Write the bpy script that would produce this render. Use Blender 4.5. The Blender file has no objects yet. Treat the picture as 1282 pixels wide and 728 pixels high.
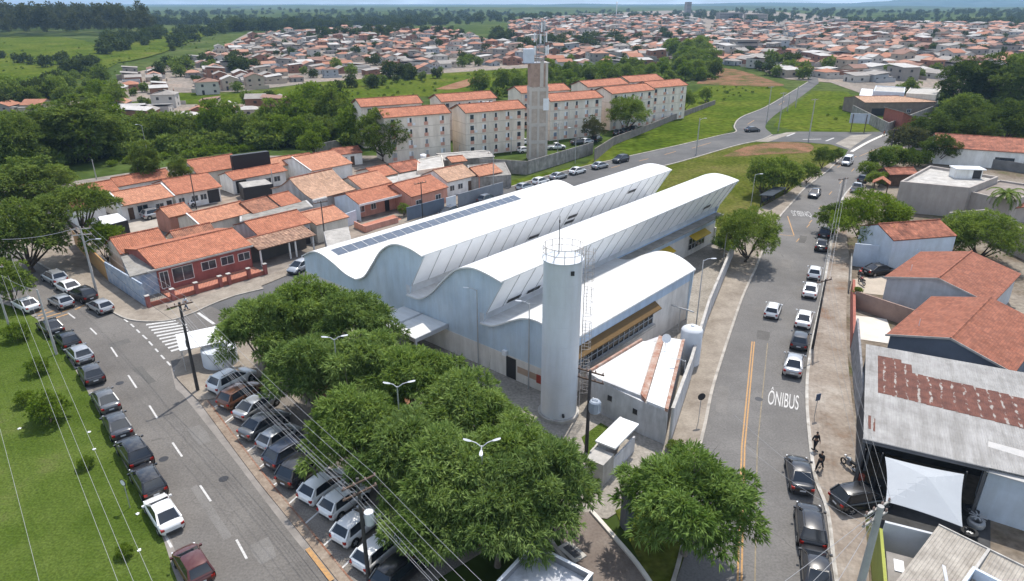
import bpy, bmesh, math, random
import numpy as np
from mathutils import Vector, Matrix
random.seed(7); RNG = np.random.default_rng(11)
R = math.radians
scene = bpy.context.scene
COL = scene.collection

# ------------------------------------------------------------------ camera, sky, sun, exposure
CAM_H, FPX, HOR = 35.0, 855.0, 4.0                      # the drone: 35 m up, a 24 mm lens
PITCH = math.atan((364 - HOR) / FPX)
cam = bpy.data.cameras.new('camera'); camo = bpy.data.objects.new('camera', cam); COL.objects.link(camo)
cam.sensor_width = 36; cam.lens = FPX / 1282 * 36; cam.clip_start = .5; cam.clip_end = 40000
camo.location = (0, 0, CAM_H); camo.rotation_euler = (math.pi / 2 - PITCH, 0, 0)
scene.camera = camo
SUN_EL, SUN_AZ = R(64), R(22)                           # azimuth clockwise from +Y (into the picture)
world = bpy.data.worlds.new('World'); scene.world = world; world.use_nodes = True
wn = world.node_tree.nodes; wl = world.node_tree.links
bg = wn['Background']; bg.inputs['Strength'].default_value = .15
sky = wn.new('ShaderNodeTexSky'); sky.sky_type = 'NISHITA'; sky.sun_disc = False
sky.sun_elevation = SUN_EL; sky.sun_rotation = SUN_AZ; sky.altitude = 600; sky.dust_density = 1.2
tc = wn.new('ShaderNodeTexCoord'); mp = wn.new('ShaderNodeMapping'); mp.inputs['Scale'].default_value = (2.2, 2.2, 14)
nz = wn.new('ShaderNodeTexNoise'); nz.inputs['Scale'].default_value = 2.4; nz.inputs['Detail'].default_value = 7
rp = wn.new('ShaderNodeValToRGB'); rp.color_ramp.elements[0].position = .50; rp.color_ramp.elements[1].position = .62
mx = wn.new('ShaderNodeMixRGB'); mx.inputs[2].default_value = (9.5, 9.8, 10.2, 1)
wl.new(tc.outputs['Generated'], mp.inputs['Vector']); wl.new(mp.outputs[0], nz.inputs['Vector'])
wl.new(nz.outputs[0], rp.inputs[0]); wl.new(rp.outputs[0], mx.inputs[0]); wl.new(sky.outputs[0], mx.inputs[1]); wl.new(mx.outputs[0], bg.inputs['Color'])
sl = bpy.data.lights.new('sun', 'SUN'); sl.energy = 3.6; sl.angle = R(.6); sl.color = (1, .945, .87)
so = bpy.data.objects.new('sun', sl); COL.objects.link(so); so.location = (0, 0, 200)
sd = Vector((math.sin(SUN_AZ) * math.cos(SUN_EL), math.cos(SUN_AZ) * math.cos(SUN_EL), math.sin(SUN_EL)))
so.rotation_euler = sd.to_track_quat('Z', 'Y').to_euler()
scene.view_settings.view_transform = 'Standard'; scene.view_settings.look = 'None'
scene.view_settings.exposure = 0.45; scene.view_settings.gamma = 1
scene.cycles.max_bounces = 6; scene.cycles.diffuse_bounces = 3; scene.cycles.transparent_max_bounces = 6
scene.cycles.caustics_reflective = False; scene.cycles.caustics_refractive = False

# ------------------------------------------------------------------ surveying helpers
CP, SP = math.cos(PITCH), math.sin(PITCH)
def G(px, py, z=0.0):
    """the point at height z seen at a spot of the survey photograph (1282 x 728)"""
    cx, cy = (px - 641) / FPX, (364 - py) / FPX
    d = (cx, CP + cy * SP, -SP + cy * CP); t = (z - CAM_H) / d[2]
    return Vector((d[0] * t, d[1] * t, z))
def proj(v):
    dz = v[1] * CP - (v[2] - CAM_H) * SP
    return 641 + FPX * v[0] / dz, 364 - FPX * (v[1] * SP + (v[2] - CAM_H) * CP) / dz
def hgt(base, ty):
    P = G(*base); lo, hi = 0, 60
    for _ in range(40):
        m = (lo + hi) / 2
        if proj((P.x, P.y, m))[1] > ty: lo = m
        else: hi = m
    return lo
def ang(a, b): return math.atan2(b[1] - a[1], b[0] - a[0])

# ------------------------------------------------------------------ materials
MATS = {}
def stain_mix(n, l, t, out, amt, sc=(.7, .7, .12)):
    """rain streaks and grime: a noise stretched down the wall"""
    mp = n.new('ShaderNodeMapping'); mp.inputs['Scale'].default_value = sc; a = n.new('ShaderNodeTexNoise'); a.inputs['Scale'].default_value = 1.4; a.inputs['Detail'].default_value = 7; a.inputs['Roughness'].default_value = .7
    l.new(t.outputs['Object'], mp.inputs['Vector']); l.new(mp.outputs[0], a.inputs['Vector'])
    r = n.new('ShaderNodeValToRGB'); r.color_ramp.elements[0].position = .36; r.color_ramp.elements[1].position = .60; c = 1 - amt
    r.color_ramp.elements[0].color = (c, c * .985, c * .96, 1); r.color_ramp.elements[1].color = (1.04, 1.04, 1.04, 1)
    x = n.new('ShaderNodeMixRGB'); x.blend_type = 'MULTIPLY'; x.inputs[0].default_value = 1; l.new(a.outputs[0], r.inputs[0]); l.new(out, x.inputs[1]); l.new(r.outputs[0], x.inputs[2]); return x.outputs[0]
def M(name, col, rough=.8, var=.12, scale=.6, metal=0., spec=.4, bump=0., bscale=8., col2=None, coat=0., stain=0.):
    if name in MATS: return MATS[name]
    m = bpy.data.materials.new(name); m.use_nodes = True; n = m.node_tree.nodes; l = m.node_tree.links
    b = n['Principled BSDF']; b.inputs['Roughness'].default_value = rough; b.inputs['Metallic'].default_value = metal
    b.inputs['Specular IOR Level'].default_value = spec; b.inputs['Coat Weight'].default_value = coat; b.inputs['Coat Roughness'].default_value = .08
    if var or col2:
        t = n.new('ShaderNodeTexCoord'); a = n.new('ShaderNodeTexNoise'); a.inputs['Scale'].default_value = scale; a.inputs['Detail'].default_value = 8; a.inputs['Roughness'].default_value = .65
        l.new(t.outputs['Object'], a.inputs['Vector'])
        r = n.new('ShaderNodeValToRGB'); r.color_ramp.elements[0].position = .32; r.color_ramp.elements[1].position = .68
        c2 = col2 or tuple(min(1, c * (1 + var)) for c in col); c1 = col if col2 else tuple(c * (1 - var) for c in col)
        r.color_ramp.elements[0].color = (*c1, 1); r.color_ramp.elements[1].color = (*c2, 1)
        l.new(a.outputs[0], r.inputs[0]); o_ = r.outputs[0]
        if stain: o_ = stain_mix(n, l, t, o_, stain)
        l.new(o_, b.inputs['Base Color'])
        if bump:
            a2 = n.new('ShaderNodeTexNoise'); a2.inputs['Scale'].default_value = bscale; a2.inputs['Detail'].default_value = 4; l.new(t.outputs['Object'], a2.inputs['Vector'])
            bp = n.new('ShaderNodeBump'); bp.inputs['Strength'].default_value = bump; bp.inputs['Distance'].default_value = .05
            l.new(a2.outputs[0], bp.inputs['Height']); l.new(bp.outputs[0], b.inputs['Normal'])
    else: b.inputs['Base Color'].default_value = (*col, 1)
    MATS[name] = m; return m
def M3(name, cols, pos, scale, rough=.95, scale2=None, bump=0., amt=.35, cracks=0.):
    """ground: a ramp through several tones by a broad noise, broken up by a fine one"""
    if name in MATS: return MATS[name]
    m = bpy.data.materials.new(name); m.use_nodes = True; n = m.node_tree.nodes; l = m.node_tree.links
    b = n['Principled BSDF']; b.inputs['Roughness'].default_value = rough; b.inputs['Specular IOR Level'].default_value = .12 if cracks else 0.
    t = n.new('ShaderNodeTexCoord'); a = n.new('ShaderNodeTexNoise'); a.inputs['Scale'].default_value = scale; a.inputs['Detail'].default_value = 10; a.inputs['Roughness'].default_value = .68
    l.new(t.outputs['Object'], a.inputs['Vector'])
    r = n.new('ShaderNodeValToRGB'); el = r.color_ramp.elements
    while len(el) < len(cols): el.new(.5)
    for e, c, p in zip(el, cols, pos): e.position = p; e.color = (*c, 1)
    l.new(a.outputs[0], r.inputs[0])
    a2 = n.new('ShaderNodeTexNoise'); a2.inputs['Scale'].default_value = scale2 or scale * 14; a2.inputs['Detail'].default_value = 6; l.new(t.outputs['Object'], a2.inputs['Vector'])
    r2 = n.new('ShaderNodeValToRGB'); r2.color_ramp.elements[0].position = .3; r2.color_ramp.elements[1].position = .7
    r2.color_ramp.elements[0].color = (1 - amt,) * 3 + (1,); r2.color_ramp.elements[1].color = (1 + amt,) * 3 + (1,)
    x = n.new('ShaderNodeMixRGB'); x.blend_type = 'MULTIPLY'; x.inputs[0].default_value = 1
    l.new(a2.outputs[0], r2.inputs[0]); l.new(r.outputs[0], x.inputs[1]); l.new(r2.outputs[0], x.inputs[2]); o_ = x.outputs[0]
    if cracks:
        w = n.new('ShaderNodeTexNoise'); w.inputs['Scale'].default_value = .9; w.inputs['Detail'].default_value = 5; l.new(t.outputs['Object'], w.inputs['Vector'])
        mxv = n.new('ShaderNodeMixRGB'); mxv.blend_type = 'ADD'; mxv.inputs[0].default_value = 1.6; l.new(t.outputs['Object'], mxv.inputs[1]); l.new(w.outputs['Color'], mxv.inputs[2])
        v = n.new('ShaderNodeTexVoronoi'); v.feature = 'DISTANCE_TO_EDGE'; v.inputs['Scale'].default_value = .24; l.new(mxv.outputs[0], v.inputs['Vector'])
        r3 = n.new('ShaderNodeValToRGB'); r3.color_ramp.elements[0].position = .002; r3.color_ramp.elements[1].position = .012; c = 1 - cracks; r3.color_ramp.elements[0].color = (c, c, c, 1); r3.color_ramp.elements[1].color = (1, 1, 1, 1)
        y = n.new('ShaderNodeMixRGB'); y.blend_type = 'MULTIPLY'; y.inputs[0].default_value = 1; l.new(v.outputs['Distance'], r3.inputs[0]); l.new(o_, y.inputs[1]); l.new(r3.outputs[0], y.inputs[2]); rk = n.new('ShaderNodeValToRGB'); rk.color_ramp.elements[0].position = .46; rk.color_ramp.elements[1].position = .62; l.new(a.outputs[0], rk.inputs[0]); l.new(rk.outputs[0], y.inputs[0]); o_ = y.outputs[0]
    l.new(o_, b.inputs['Base Color'])
    if bump:
        bp = n.new('ShaderNodeBump'); bp.inputs['Strength'].default_value = bump; bp.inputs['Distance'].default_value = .15
        l.new(a2.outputs[0], bp.inputs['Height']); l.new(bp.outputs[0], b.inputs['Normal'])
    MATS[name] = m; return m
def Mribs(name, col, axis='X', pitch=.25, rough=.5, depth=.03, var=.08, tile=None, metal=0., col2=None, nscale=.5, spec=.4, stain=0., ssc=(.7, .7, .12)):
    """ribbed sheet or tiles: ribs across local axis; tile = row length for tiled roofs"""
    if name in MATS: return MATS[name]
    m = bpy.data.materials.new(name); m.use_nodes = True; n = m.node_tree.nodes; l = m.node_tree.links
    b = n['Principled BSDF']; b.inputs['Roughness'].default_value = rough; b.inputs['Metallic'].default_value = metal; b.inputs['Specular IOR Level'].default_value = spec
    t = n.new('ShaderNodeTexCoord'); a = n.new('ShaderNodeTexNoise'); a.inputs['Scale'].default_value = nscale; a.inputs['Detail'].default_value = 9; a.inputs['Roughness'].default_value = .7
    l.new(t.outputs['Object'], a.inputs['Vector'])
    r = n.new('ShaderNodeValToRGB'); r.color_ramp.elements[0].position = .34; r.color_ramp.elements[1].position = .66
    r.color_ramp.elements[0].color = (*(tuple(c * (1 - var) for c in col)), 1); r.color_ramp.elements[1].color = (*(col2 or tuple(min(1, c * (1 + var)) for c in col)), 1)
    l.new(a.outputs[0], r.inputs[0]); out = r.outputs[0]
    w = n.new('ShaderNodeTexWave'); w.bands_direction = axis; w.inputs['Scale'].default_value = .314 / pitch
    w.inputs['Distortion'].default_value = 0; l.new(t.outputs['Object'], w.inputs['Vector'])
    bp = n.new('ShaderNodeBump'); bp.inputs['Strength'].default_value = .8; bp.inputs['Distance'].default_value = depth
    l.new(w.outputs['Fac'], bp.inputs['Height']); l.new(bp.outputs[0], b.inputs['Normal'])
    if tile:
        k = n.new('ShaderNodeTexBrick'); k.inputs['Scale'].default_value = 1; k.inputs['Brick Width'].default_value = pitch; k.inputs['Row Height'].default_value = tile; k.inputs['Mortar Size'].default_value = .012
        k.inputs['Color1'].default_value = (.70, .70, .70, 1); k.inputs['Color2'].default_value = (1.22, 1.18, 1.14, 1); k.inputs['Mortar'].default_value = (.45, .43, .42, 1)
        k.offset = 0
        l.new(t.outputs['Object'], k.inputs['Vector'])
        x = n.new('ShaderNodeMixRGB'); x.blend_type = 'MULTIPLY'; x.inputs[0].default_value = .8
        l.new(out, x.inputs[1]); l.new(k.outputs['Color'], x.inputs[2]); out = x.outputs[0]
    if stain: out = stain_mix(n, l, t, out, stain, ssc)
    l.new(out, b.inputs['Base Color']); MATS[name] = m; return m
def Mleaf(name, c1, c2, scale=.35, trans=.35):
    if name in MATS: return MATS[name]
    m = bpy.data.materials.new(name); m.use_nodes = True; n = m.node_tree.nodes; l = m.node_tree.links
    for x in list(n):
        if x.type != 'OUTPUT_MATERIAL': n.remove(x)
    o = [x for x in n if x.type == 'OUTPUT_MATERIAL'][0]
    t = n.new('ShaderNodeTexCoord'); a = n.new('ShaderNodeTexNoise'); a.inputs['Scale'].default_value = scale; a.inputs['Detail'].default_value = 6
    l.new(t.outputs['Object'], a.inputs['Vector'])
    gi = n.new('ShaderNodeNewGeometry')
    ad = n.new('ShaderNodeMath'); ad.operation = 'MULTIPLY_ADD'; ad.inputs[1].default_value = .35; l.new(gi.outputs['Random Per Island'], ad.inputs[0])
    sb = n.new('ShaderNodeMath'); sb.operation = 'ADD'; sb.inputs[1].default_value = -.175; l.new(a.outputs[0], sb.inputs[0]); l.new(sb.outputs[0], ad.inputs[2])
    r = n.new('ShaderNodeValToRGB'); r.color_ramp.elements[0].position = .28; r.color_ramp.elements[1].position = .74
    r.color_ramp.elements[0].color = (*c1, 1); r.color_ramp.elements[1].color = (*c2, 1); l.new(ad.outputs[0], r.inputs[0])
    d = n.new('ShaderNodeBsdfDiffuse'); tr = n.new('ShaderNodeBsdfTranslucent'); l.new(r.outputs[0], d.inputs[0]); 
    hs = n.new('ShaderNodeMixRGB'); hs.blend_type = 'MULTIPLY'; hs.inputs[0].default_value = 1; hs.inputs[2].default_value = (1.15, 1.1, .5, 1); l.new(r.outputs[0], hs.inputs[1]); l.new(hs.outputs[0], tr.inputs[0])
    s = n.new('ShaderNodeMixShader'); s.inputs[0].default_value = trans; l.new(d.outputs[0], s.inputs[1]); l.new(tr.outputs[0], s.inputs[2])
    l.new(s.outputs[0], o.inputs[0]); MATS[name] = m; return m
TERRA = (.43, .15, .08)
tile_a = Mribs('tile_orange', (.40, .145, .08), 'X', .24, .85, .05, .12, .38, col2=(.47, .185, .105), nscale=.8, stain=.13, ssc=(.4, .4, .4))
tile_b = Mribs('tile_salmon', (.47, .205, .12), 'X', .24, .85, .05, .10, .38, col2=(.53, .25, .15), nscale=.8, stain=.12, ssc=(.4, .4, .4))
tile_c = Mribs('tile_red', (.33, .11, .065), 'X', .24, .85, .05, .28, .38, col2=(.45, .17, .10), nscale=.8, stain=.4, ssc=(.6, .6, .6))
tile_d = Mribs('tile_weathered', (.26, .12, .08), 'X', .24, .9, .06, .35, .38, col2=(.44, .20, .12), nscale=.9)
tile_e = Mribs('tile_faded', (.42, .26, .17), 'X', .24, .9, .05, .15, .38, col2=(.55, .35, .24), nscale=.8)
fibre = Mribs('fibre_cement', (.36, .34, .31), 'X', .18, .9, .05, .25, col2=(.48, .45, .41), nscale=.7)
white_w = M('white_wall', (.76, .75, .72), .85, .12, .5, stain=.12)
cream_w = M('cream_wall', (.64, .59, .51), .88, .14, .6, stain=.14)
grey_w = M('grey_wall', (.42, .41, .40), .9, .2, .5, stain=.18)
dgrey_w = M('slate_wall', (.135, .16, .20), .85, .12, .5)
blue_w = M('pale_blue_wall', (.52, .58, .65), .85, .1, .5, stain=.07)
peach_w = M('peach_wall', (.56, .28, .21), .9, .12, .8, stain=.2)
brick_w = M('brick_wall', (.30, .10, .07), .9, .2, 1.5)
redpaint = M('red_paint_wall', (.31, .105, .09), .85, .2, .8, stain=.2)
block_w = M('block_wall', (.30, .28, .255), .95, .3, .9, stain=.35)
conc = M('concrete', (.42, .40, .37), .9, .2, .8, stain=.2)
concd = M('old_concrete', (.25, .235, .21), .95, .3, .8)
glass = M('dark_glass', (.018, .022, .028), .06, 0, spec=.7)
glassb = M('window_glass', (.045, .055, .065), .12, .5, 1.2, spec=.7)
dark = M('dark_metal', (.03, .03, .033), .5, .2)
black = M('black_rubber', (.018, .018, .018), .8, 0)
steel = M('galvanised_steel', (.48, .49, .50), .45, .1, 2, metal=.6)
whitem = M('white_metal', (.74, .75, .76), .45, .06, 1)
wood = M('dark_wood', (.10, .065, .045), .85, .3, 2)
bark = M('bark', (.085, .065, .05), .95, .35, 2.5)
barkl = M('pale_bark', (.16, .135, .11), .95, .3, 2.5)
amber = M('amber_awning', (.11, .058, .008), .6, .1, 1)
redm = M('red_plastic', (.45, .03, .025), .4, 0)

# ------------------------------------------------------------------ mesh helpers
class MB:
    def __init__(s): s.v = []; s.f = []; s.mi = []; s.m = 0
    def add(s, vs, fs):
        o = len(s.v); s.v += [tuple(p) for p in vs]; s.f += [tuple(i + o for i in f) for f in fs]; s.mi += [s.m] * len(fs); return s
    def box(s, x0, y0, z0, x1, y1, z1, T=None):
        vs = [(x, y, z) for z in (z0, z1) for x, y in ((x0, y0), (x1, y0), (x1, y1), (x0, y1))]
        if T is not None: vs = [T @ Vector(v) for v in vs]
        return s.add(vs, [(3, 2, 1, 0), (4, 5, 6, 7), (0, 1, 5, 4), (1, 2, 6, 5), (2, 3, 7, 6), (3, 0, 4, 7)])
    def beam(s, a, b, w, h):
        """a bar of width w (level) and height h from a to b"""
        a, b = Vector(a), Vector(b); d = (b - a).normalized(); up = Vector((0, 0, 1)) if abs(d.z) < .95 else Vector((1, 0, 0))
        sx = d.cross(up).normalized() * w / 2; sz = sx.cross(d).normalized() * h / 2
        vs = [p + i * sx + j * sz for p in (a, b) for i, j in ((-1, -1), (1, -1), (1, 1), (-1, 1))]
        return s.add(vs, [(0, 1, 2, 3), (7, 6, 5, 4), (0, 4, 5, 1), (1, 5, 6, 2), (2, 6, 7, 3), (3, 7, 4, 0)])
    def prism(s, poly, z0, z1):
        """poly: ring of (x, y); z0, z1 numbers or one per point"""
        n = len(poly); A = sum(poly[i][0] * poly[(i + 1) % n][1] - poly[(i + 1) % n][0] * poly[i][1] for i in range(n))
        if A < 0: poly = list(poly)[::-1]
        lo = [(p[0], p[1], z0) for p in poly]; hi = [(p[0], p[1], z1) for p in poly]
        return s.add(lo + hi, [tuple(range(n - 1, -1, -1)), tuple(range(n, 2 * n))] + [(i, (i + 1) % n, n + (i + 1) % n, n + i) for i in range(n)])
    def extr(s, prof, a, b, axis='x'):
        """closed profile ring (p, z) swept along an axis from a to b"""
        n = len(prof)
        pt = (lambda t, p: (t, p[0], p[1])) if axis == 'x' else (lambda t, p: (p[0], t, p[1]))
        vs = [pt(a, p) for p in prof] + [pt(b, p) for p in prof]
        return s.add(vs, [tuple(range(n)), tuple(range(2 * n - 1, n - 1, -1))] + [(i, n + i, n + (i + 1) % n, (i + 1) % n) for i in range(n)])
    def tube(s, pts, r, n=6, cap=True):
        pts = [Vector(p) for p in pts]; rs = r if isinstance(r, (list, tuple)) else [r] * len(pts); o = len(s.v); vs = []
        for i, p in enumerate(pts):
            d = (pts[min(i + 1, len(pts) - 1)] - pts[max(i - 1, 0)]).normalized()
            up = Vector((0, 0, 1)) if abs(d.z) < .9 else Vector((1, 0, 0)); a = d.cross(up).normalized(); b = d.cross(a).normalized()
            vs += [p + rs[i] * (math.cos(2 * math.pi * k / n) * a + math.sin(2 * math.pi * k / n) * b) for k in range(n)]
        fs = [(i * n + k, (i + 1) * n + k, (i + 1) * n + (k + 1) % n, i * n + (k + 1) % n) for i in range(len(pts) - 1) for k in range(n)]
        if cap: fs += [tuple(range(n)), tuple(range(len(vs) - 1, len(vs) - n - 1, -1))]
        return s.add(vs, fs)
    def lathe(s, prof, n=24, c=(0, 0, 0)):
        """prof: (r, z) from bottom to top"""
        vs = [(c[0] + r * math.cos(2 * math.pi * k / n), c[1] + r * math.sin(2 * math.pi * k / n), c[2] + z) for r, z in prof for k in range(n)]
        fs = [(i * n + k, i * n + (k + 1) % n, (i + 1) * n + (k + 1) % n, (i + 1) * n + k) for i in range(len(prof) - 1) for k in range(n)]
        if prof[0][0] > 1e-4: fs.append(tuple(range(n - 1, -1, -1)))
        if prof[-1][0] > 1e-4: fs.append(tuple(range(len(vs) - n, len(vs))))
        return s.add(vs, fs)
    def build(s, name, mat, parent=None, smooth=None, world=False):
        me = bpy.data.meshes.new(name); v = s.v
        if world and parent is not None:
            I = BM[parent.name].inverted(); v = [I @ Vector(p) for p in v]
        me.from_pydata([tuple(p) for p in v], [], s.f)
        for m in (mat if isinstance(mat, (list, tuple)) else [mat]): me.materials.append(m)
        me.polygons.foreach_set('material_index', s.mi)
        if smooth is not None:
            me.polygons.foreach_set('use_smooth', [True] * len(me.polygons)); me.set_sharp_from_angle(angle=R(smooth))
        o = bpy.data.objects.new(name, me); COL.objects.link(o)
        if parent is not None: o.parent = parent
        return o
BM = {}
def thing(name, label, cat, loc=(0, 0, 0), rz=0., group=None, sc=1.):
    o = bpy.data.objects.new(name, None); COL.objects.link(o); o.location = loc; o.rotation_euler = (0, 0, rz); o.empty_display_size = .3
    if sc != 1.: o.scale = sc if isinstance(sc, (tuple, list)) else (sc, sc, sc)
    BM[o.name] = Matrix.LocRotScale(Vector(loc), o.rotation_euler, o.scale)
    o['label'] = label; o['category'] = cat
    if group: o['group'] = group
    return o
def tag(o, label, cat, group=None):
    o['label'] = label; o['category'] = cat
    if group: o['group'] = group
    return o
def struct(o): o['kind'] = 'structure'; return o


def dup(root, loc, rz, label, group=None, sc=None, mat_swap=None):
    """a copy of a thing with copies of its parts and their sub-parts"""
    def cp(o, par):
        c = o.copy(); COL.objects.link(c); c.parent = par
        for k in CH.get(o.name, ()): cp(k, c)
        return c
    r = root.copy(); COL.objects.link(r); r.location = loc; r.rotation_euler = (0, 0, rz)
    if sc is not None: r.scale = sc if isinstance(sc, (tuple, list)) else (sc, sc, sc)
    r['label'] = label
    if group: r['group'] = group
    BM[r.name] = Matrix.LocRotScale(Vector(loc), r.rotation_euler, r.scale)
    for k in CH.get(root.name, ()): cp(k, r)
    return r
CH = {}
def index_children(root):
    def walk(o):
        CH[o.name] = [c for c in COL.objects if c.parent == o]
        for c in CH[o.name]: walk(c)
    walk(root)
def smooth_px(pts, n=6, closed=False):
    """Catmull-Rom through points"""
    P = [Vector((p[0], p[1], 0)) for p in pts]; out = []
    for i in range(len(P) - 1):
        a, b, c, d = P[max(i - 1, 0)], P[i], P[i + 1], P[min(i + 2, len(P) - 1)]
        for k in range(n):
            t = k / n
            out.append(.5 * ((2 * b) + (c - a) * t + (2 * a - 5 * b + 4 * c - d) * t * t + (3 * b - a - 3 * c + d) * t ** 3))
    out.append(P[-1]); return [(p.x, p.y) for p in out]
def gp(pts, z=0, n=5):
    """smooth ground line through photo spots"""
    return smooth_px([tuple(G(*p, z))[:2] for p in pts], n) if n > 1 else [tuple(G(*p, z))[:2] for p in pts]
def sheet(name, ring, z, mat, parent=None):
    bm = bmesh.new(); vs = [bm.verts.new((x, y, z)) for x, y in ring]; f = bm.faces.new(vs)
    bmesh.ops.triangulate(bm, faces=[f]); bmesh.ops.recalc_face_normals(bm, faces=bm.faces)
    if sum(f.normal.z for f in bm.faces) < 0: bmesh.ops.reverse_faces(bm, faces=bm.faces)
    me = bpy.data.meshes.new(name); bm.to_mesh(me); bm.free(); me.materials.append(mat)
    o = bpy.data.objects.new(name, me); COL.objects.link(o)
    if parent: o.parent = parent
    else: o['kind'] = 'structure'
    return o
def slab(name, ring, z0, z1, mat, parent=None):
    bm = bmesh.new(); vs = [bm.verts.new((x, y, z1)) for x, y in ring]; f = bm.faces.new(vs)
    f.normal_update()
    if f.normal.z < 0: f.normal_flip()
    r = bmesh.ops.extrude_face_region(bm, geom=[f]); 
    for e in r['geom']:
        if isinstance(e, bmesh.types.BMVert): e.co.z = z0
    bmesh.ops.triangulate(bm, faces=bm.faces[:]); bmesh.ops.recalc_face_normals(bm, faces=bm.faces[:])
    me = bpy.data.meshes.new(name); bm.to_mesh(me); bm.free(); me.materials.append(mat)
    o = bpy.data.objects.new(name, me); COL.objects.link(o)
    if parent: o.parent = parent
    else: o['kind'] = 'structure'
    return o
def ribbon(c, w0, w1):
    """ring of a strip offset w0..w1 to the left of line c"""
    L, Rr = [], []
    for i, p in enumerate(c):
        a, b = c[max(i - 1, 0)], c[min(i + 1, len(c) - 1)]; dx, dy = b[0] - a[0], b[1] - a[1]; l = math.hypot(dx, dy) or 1
        nx, ny = -dy / l, dx / l; L.append((p[0] + nx * w0, p[1] + ny * w0)); Rr.append((p[0] + nx * w1, p[1] + ny * w1))
    return L + Rr[::-1]
def wall(name, pts, h, t, mat, label, cat='wall', group=None, cap=None, z0=0.):
    """a boundary wall along ground points"""
    mb = MB(); pts = [Vector((p[0], p[1], 0)) for p in pts]
    o0 = pts[0]; th = thing(name, label, cat, tuple(o0), 0, group) if cap else None
    hs = h if isinstance(h, (list, tuple)) else [h] * len(pts)
    for (a, b), (h0, h1) in zip(zip(pts, pts[1:]), zip(hs, hs[1:])):
        d = (b - a).normalized(); n = Vector((-d.y, d.x, 0)) * t / 2; e = d * t / 2 * .98; a = a - o0; b = b - o0
        vs = [a - n, b - n, b + n, a + n]
        mb.add([(v.x, v.y, z0) for v in vs] + [(vs[0].x, vs[0].y, h0), (vs[1].x, vs[1].y, h1), (vs[2].x, vs[2].y, h1), (vs[3].x, vs[3].y, h0)], [(3, 2, 1, 0), (4, 5, 6, 7), (0, 1, 5, 4), (1, 2, 6, 5), (2, 3, 7, 6), (3, 0, 4, 7)])
    if not cap:
        o = mb.build(name, mat); o.location = o0; tag(o, label, cat, group); return o
    mb.build('wall_panel', mat, th); c = MB()
    for (a, b), (h0, h1) in zip(zip(pts, pts[1:]), zip(hs, hs[1:])): c.beam(a - o0 + Vector((0, 0, h0 + .05)), b - o0 + Vector((0, 0, h1 + .05)), t + .1, .09)
    c.build('coping', cap, th); return th
# ------------------------------------------------------------------ ground, roads, pavements
m_ground = M3('meadow', [(.032, .048, .015), (.052, .078, .02), (.085, .105, .034), (.13, .115, .065)], [.3, .47, .6, .78], .012, scale2=.25)
m_lawn = M3('lawn', [(.042, .068, .011), (.060, .092, .016), (.080, .112, .024), (.12, .12, .05)], [.3, .45, .58, .75], .14, scale2=5.5, bump=.7, amt=.32)
m_field = M3('field_grass', [(.036, .060, .007), (.064, .094, .011), (.094, .115, .018), (.13, .11, .042)], [.3, .45, .6, .76], .035, scale2=.6, bump=.5, amt=.45)
m_olive = M3('dry_grass', [(.045, .06, .009), (.075, .09, .016), (.115, .112, .033), (.16, .11, .06)], [.28, .45, .6, .74], .06, scale2=1.4, bump=.5, amt=.4)
m_asph = M3('asphalt', [(.115, .109, .103), (.148, .141, .133), (.185, .176, .165)], [.3, .5, .7], .13, scale2=6, amt=.16, cracks=.30)
m_asph2 = M3('fresh_asphalt', [(.085, .084, .084), (.115, .113, .111), (.15, .145, .138)], [.3, .5, .7], .1, scale2=6, amt=.14, cracks=.26)
m_pave = M3('pavement', [(.19, .16, .13), (.26, .225, .185), (.33, .29, .24)], [.3, .5, .7], .35, scale2=5, amt=.12)
m_kerb = M('kerb_concrete', (.34, .31, .27), .9, .3, .7)
m_gut = M('gutter_concrete', (.22, .20, .18), .9, .25, .5)
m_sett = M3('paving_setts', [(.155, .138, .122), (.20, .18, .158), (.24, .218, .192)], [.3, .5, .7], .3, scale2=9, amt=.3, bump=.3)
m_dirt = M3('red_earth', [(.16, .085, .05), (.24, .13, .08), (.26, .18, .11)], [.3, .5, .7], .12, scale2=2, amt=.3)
m_town = M3('town_ground', [(.16, .14, .12), (.24, .21, .18), (.30, .23, .18)], [.3, .5, .7], .05, scale2=.6, amt=.3)
m_yard = M3('yard_concrete', [(.20, .18, .155), (.28, .255, .22), (.36, .33, .29)], [.3, .5, .7], .25, scale2=4, amt=.2)
m_tilefloor = M('red_floor_tile', (.42, .17, .11), .8, .15, 2)
m_light = M('pale_slab', (.60, .56, .50), .85, .1, .6)
m_white = M('road_white', (.34, .33, .32), .8, .25, 5., col2=(.62, .61, .58))
m_yel = M('road_yellow', (.30, .19, .10), .8, .3, 4., col2=(.50, .27, .09))

def sstep(a, b, x): t = min(max((x - a) / (b - a), 0), 1); return t * t * (3 - 2 * t)
def relief(x, y):
    """the land is level round the school and rolls gently beyond the apartments"""
    r = math.hypot(x, y)
    if r < 340: return 0.
    a = .5 + .5 * math.sin(x / 170 + .8) * math.cos(y / 230 + .5); b = .5 + .5 * math.sin(x / 95 - y / 140 + 2)
    return sstep(340, 900, r) * (7 * a + 2.5 * b) + sstep(1200, 2600, r) * 13 * (.5 + .5 * math.sin(x / 420 + 1.7) * math.cos(y / 520))
rows = [-190, -60, 60, 180, 300] + [320 + 20 * i for i in range(65)]
while rows[-1] < 14400: rows.append(min(rows[-1] + max(20, (rows[-1] - 1500) * .06), 14400))
gv, gf, NC = [], [], 201
for y in rows:
    w = 700 + max(y, 0) * 1.15
    for k in range(NC): q = (k / (NC - 1) * 2 - 1); x = w * q * (1 if abs(q) < .995 else 14000 / w if w < 14000 else 1); gv.append((x, y, -.05 + relief(x, y)))
gf = [(i * NC + k, i * NC + k + 1, (i + 1) * NC + k + 1, (i + 1) * NC + k) for i in range(len(rows) - 1) for k in range(NC - 1)]
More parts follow.
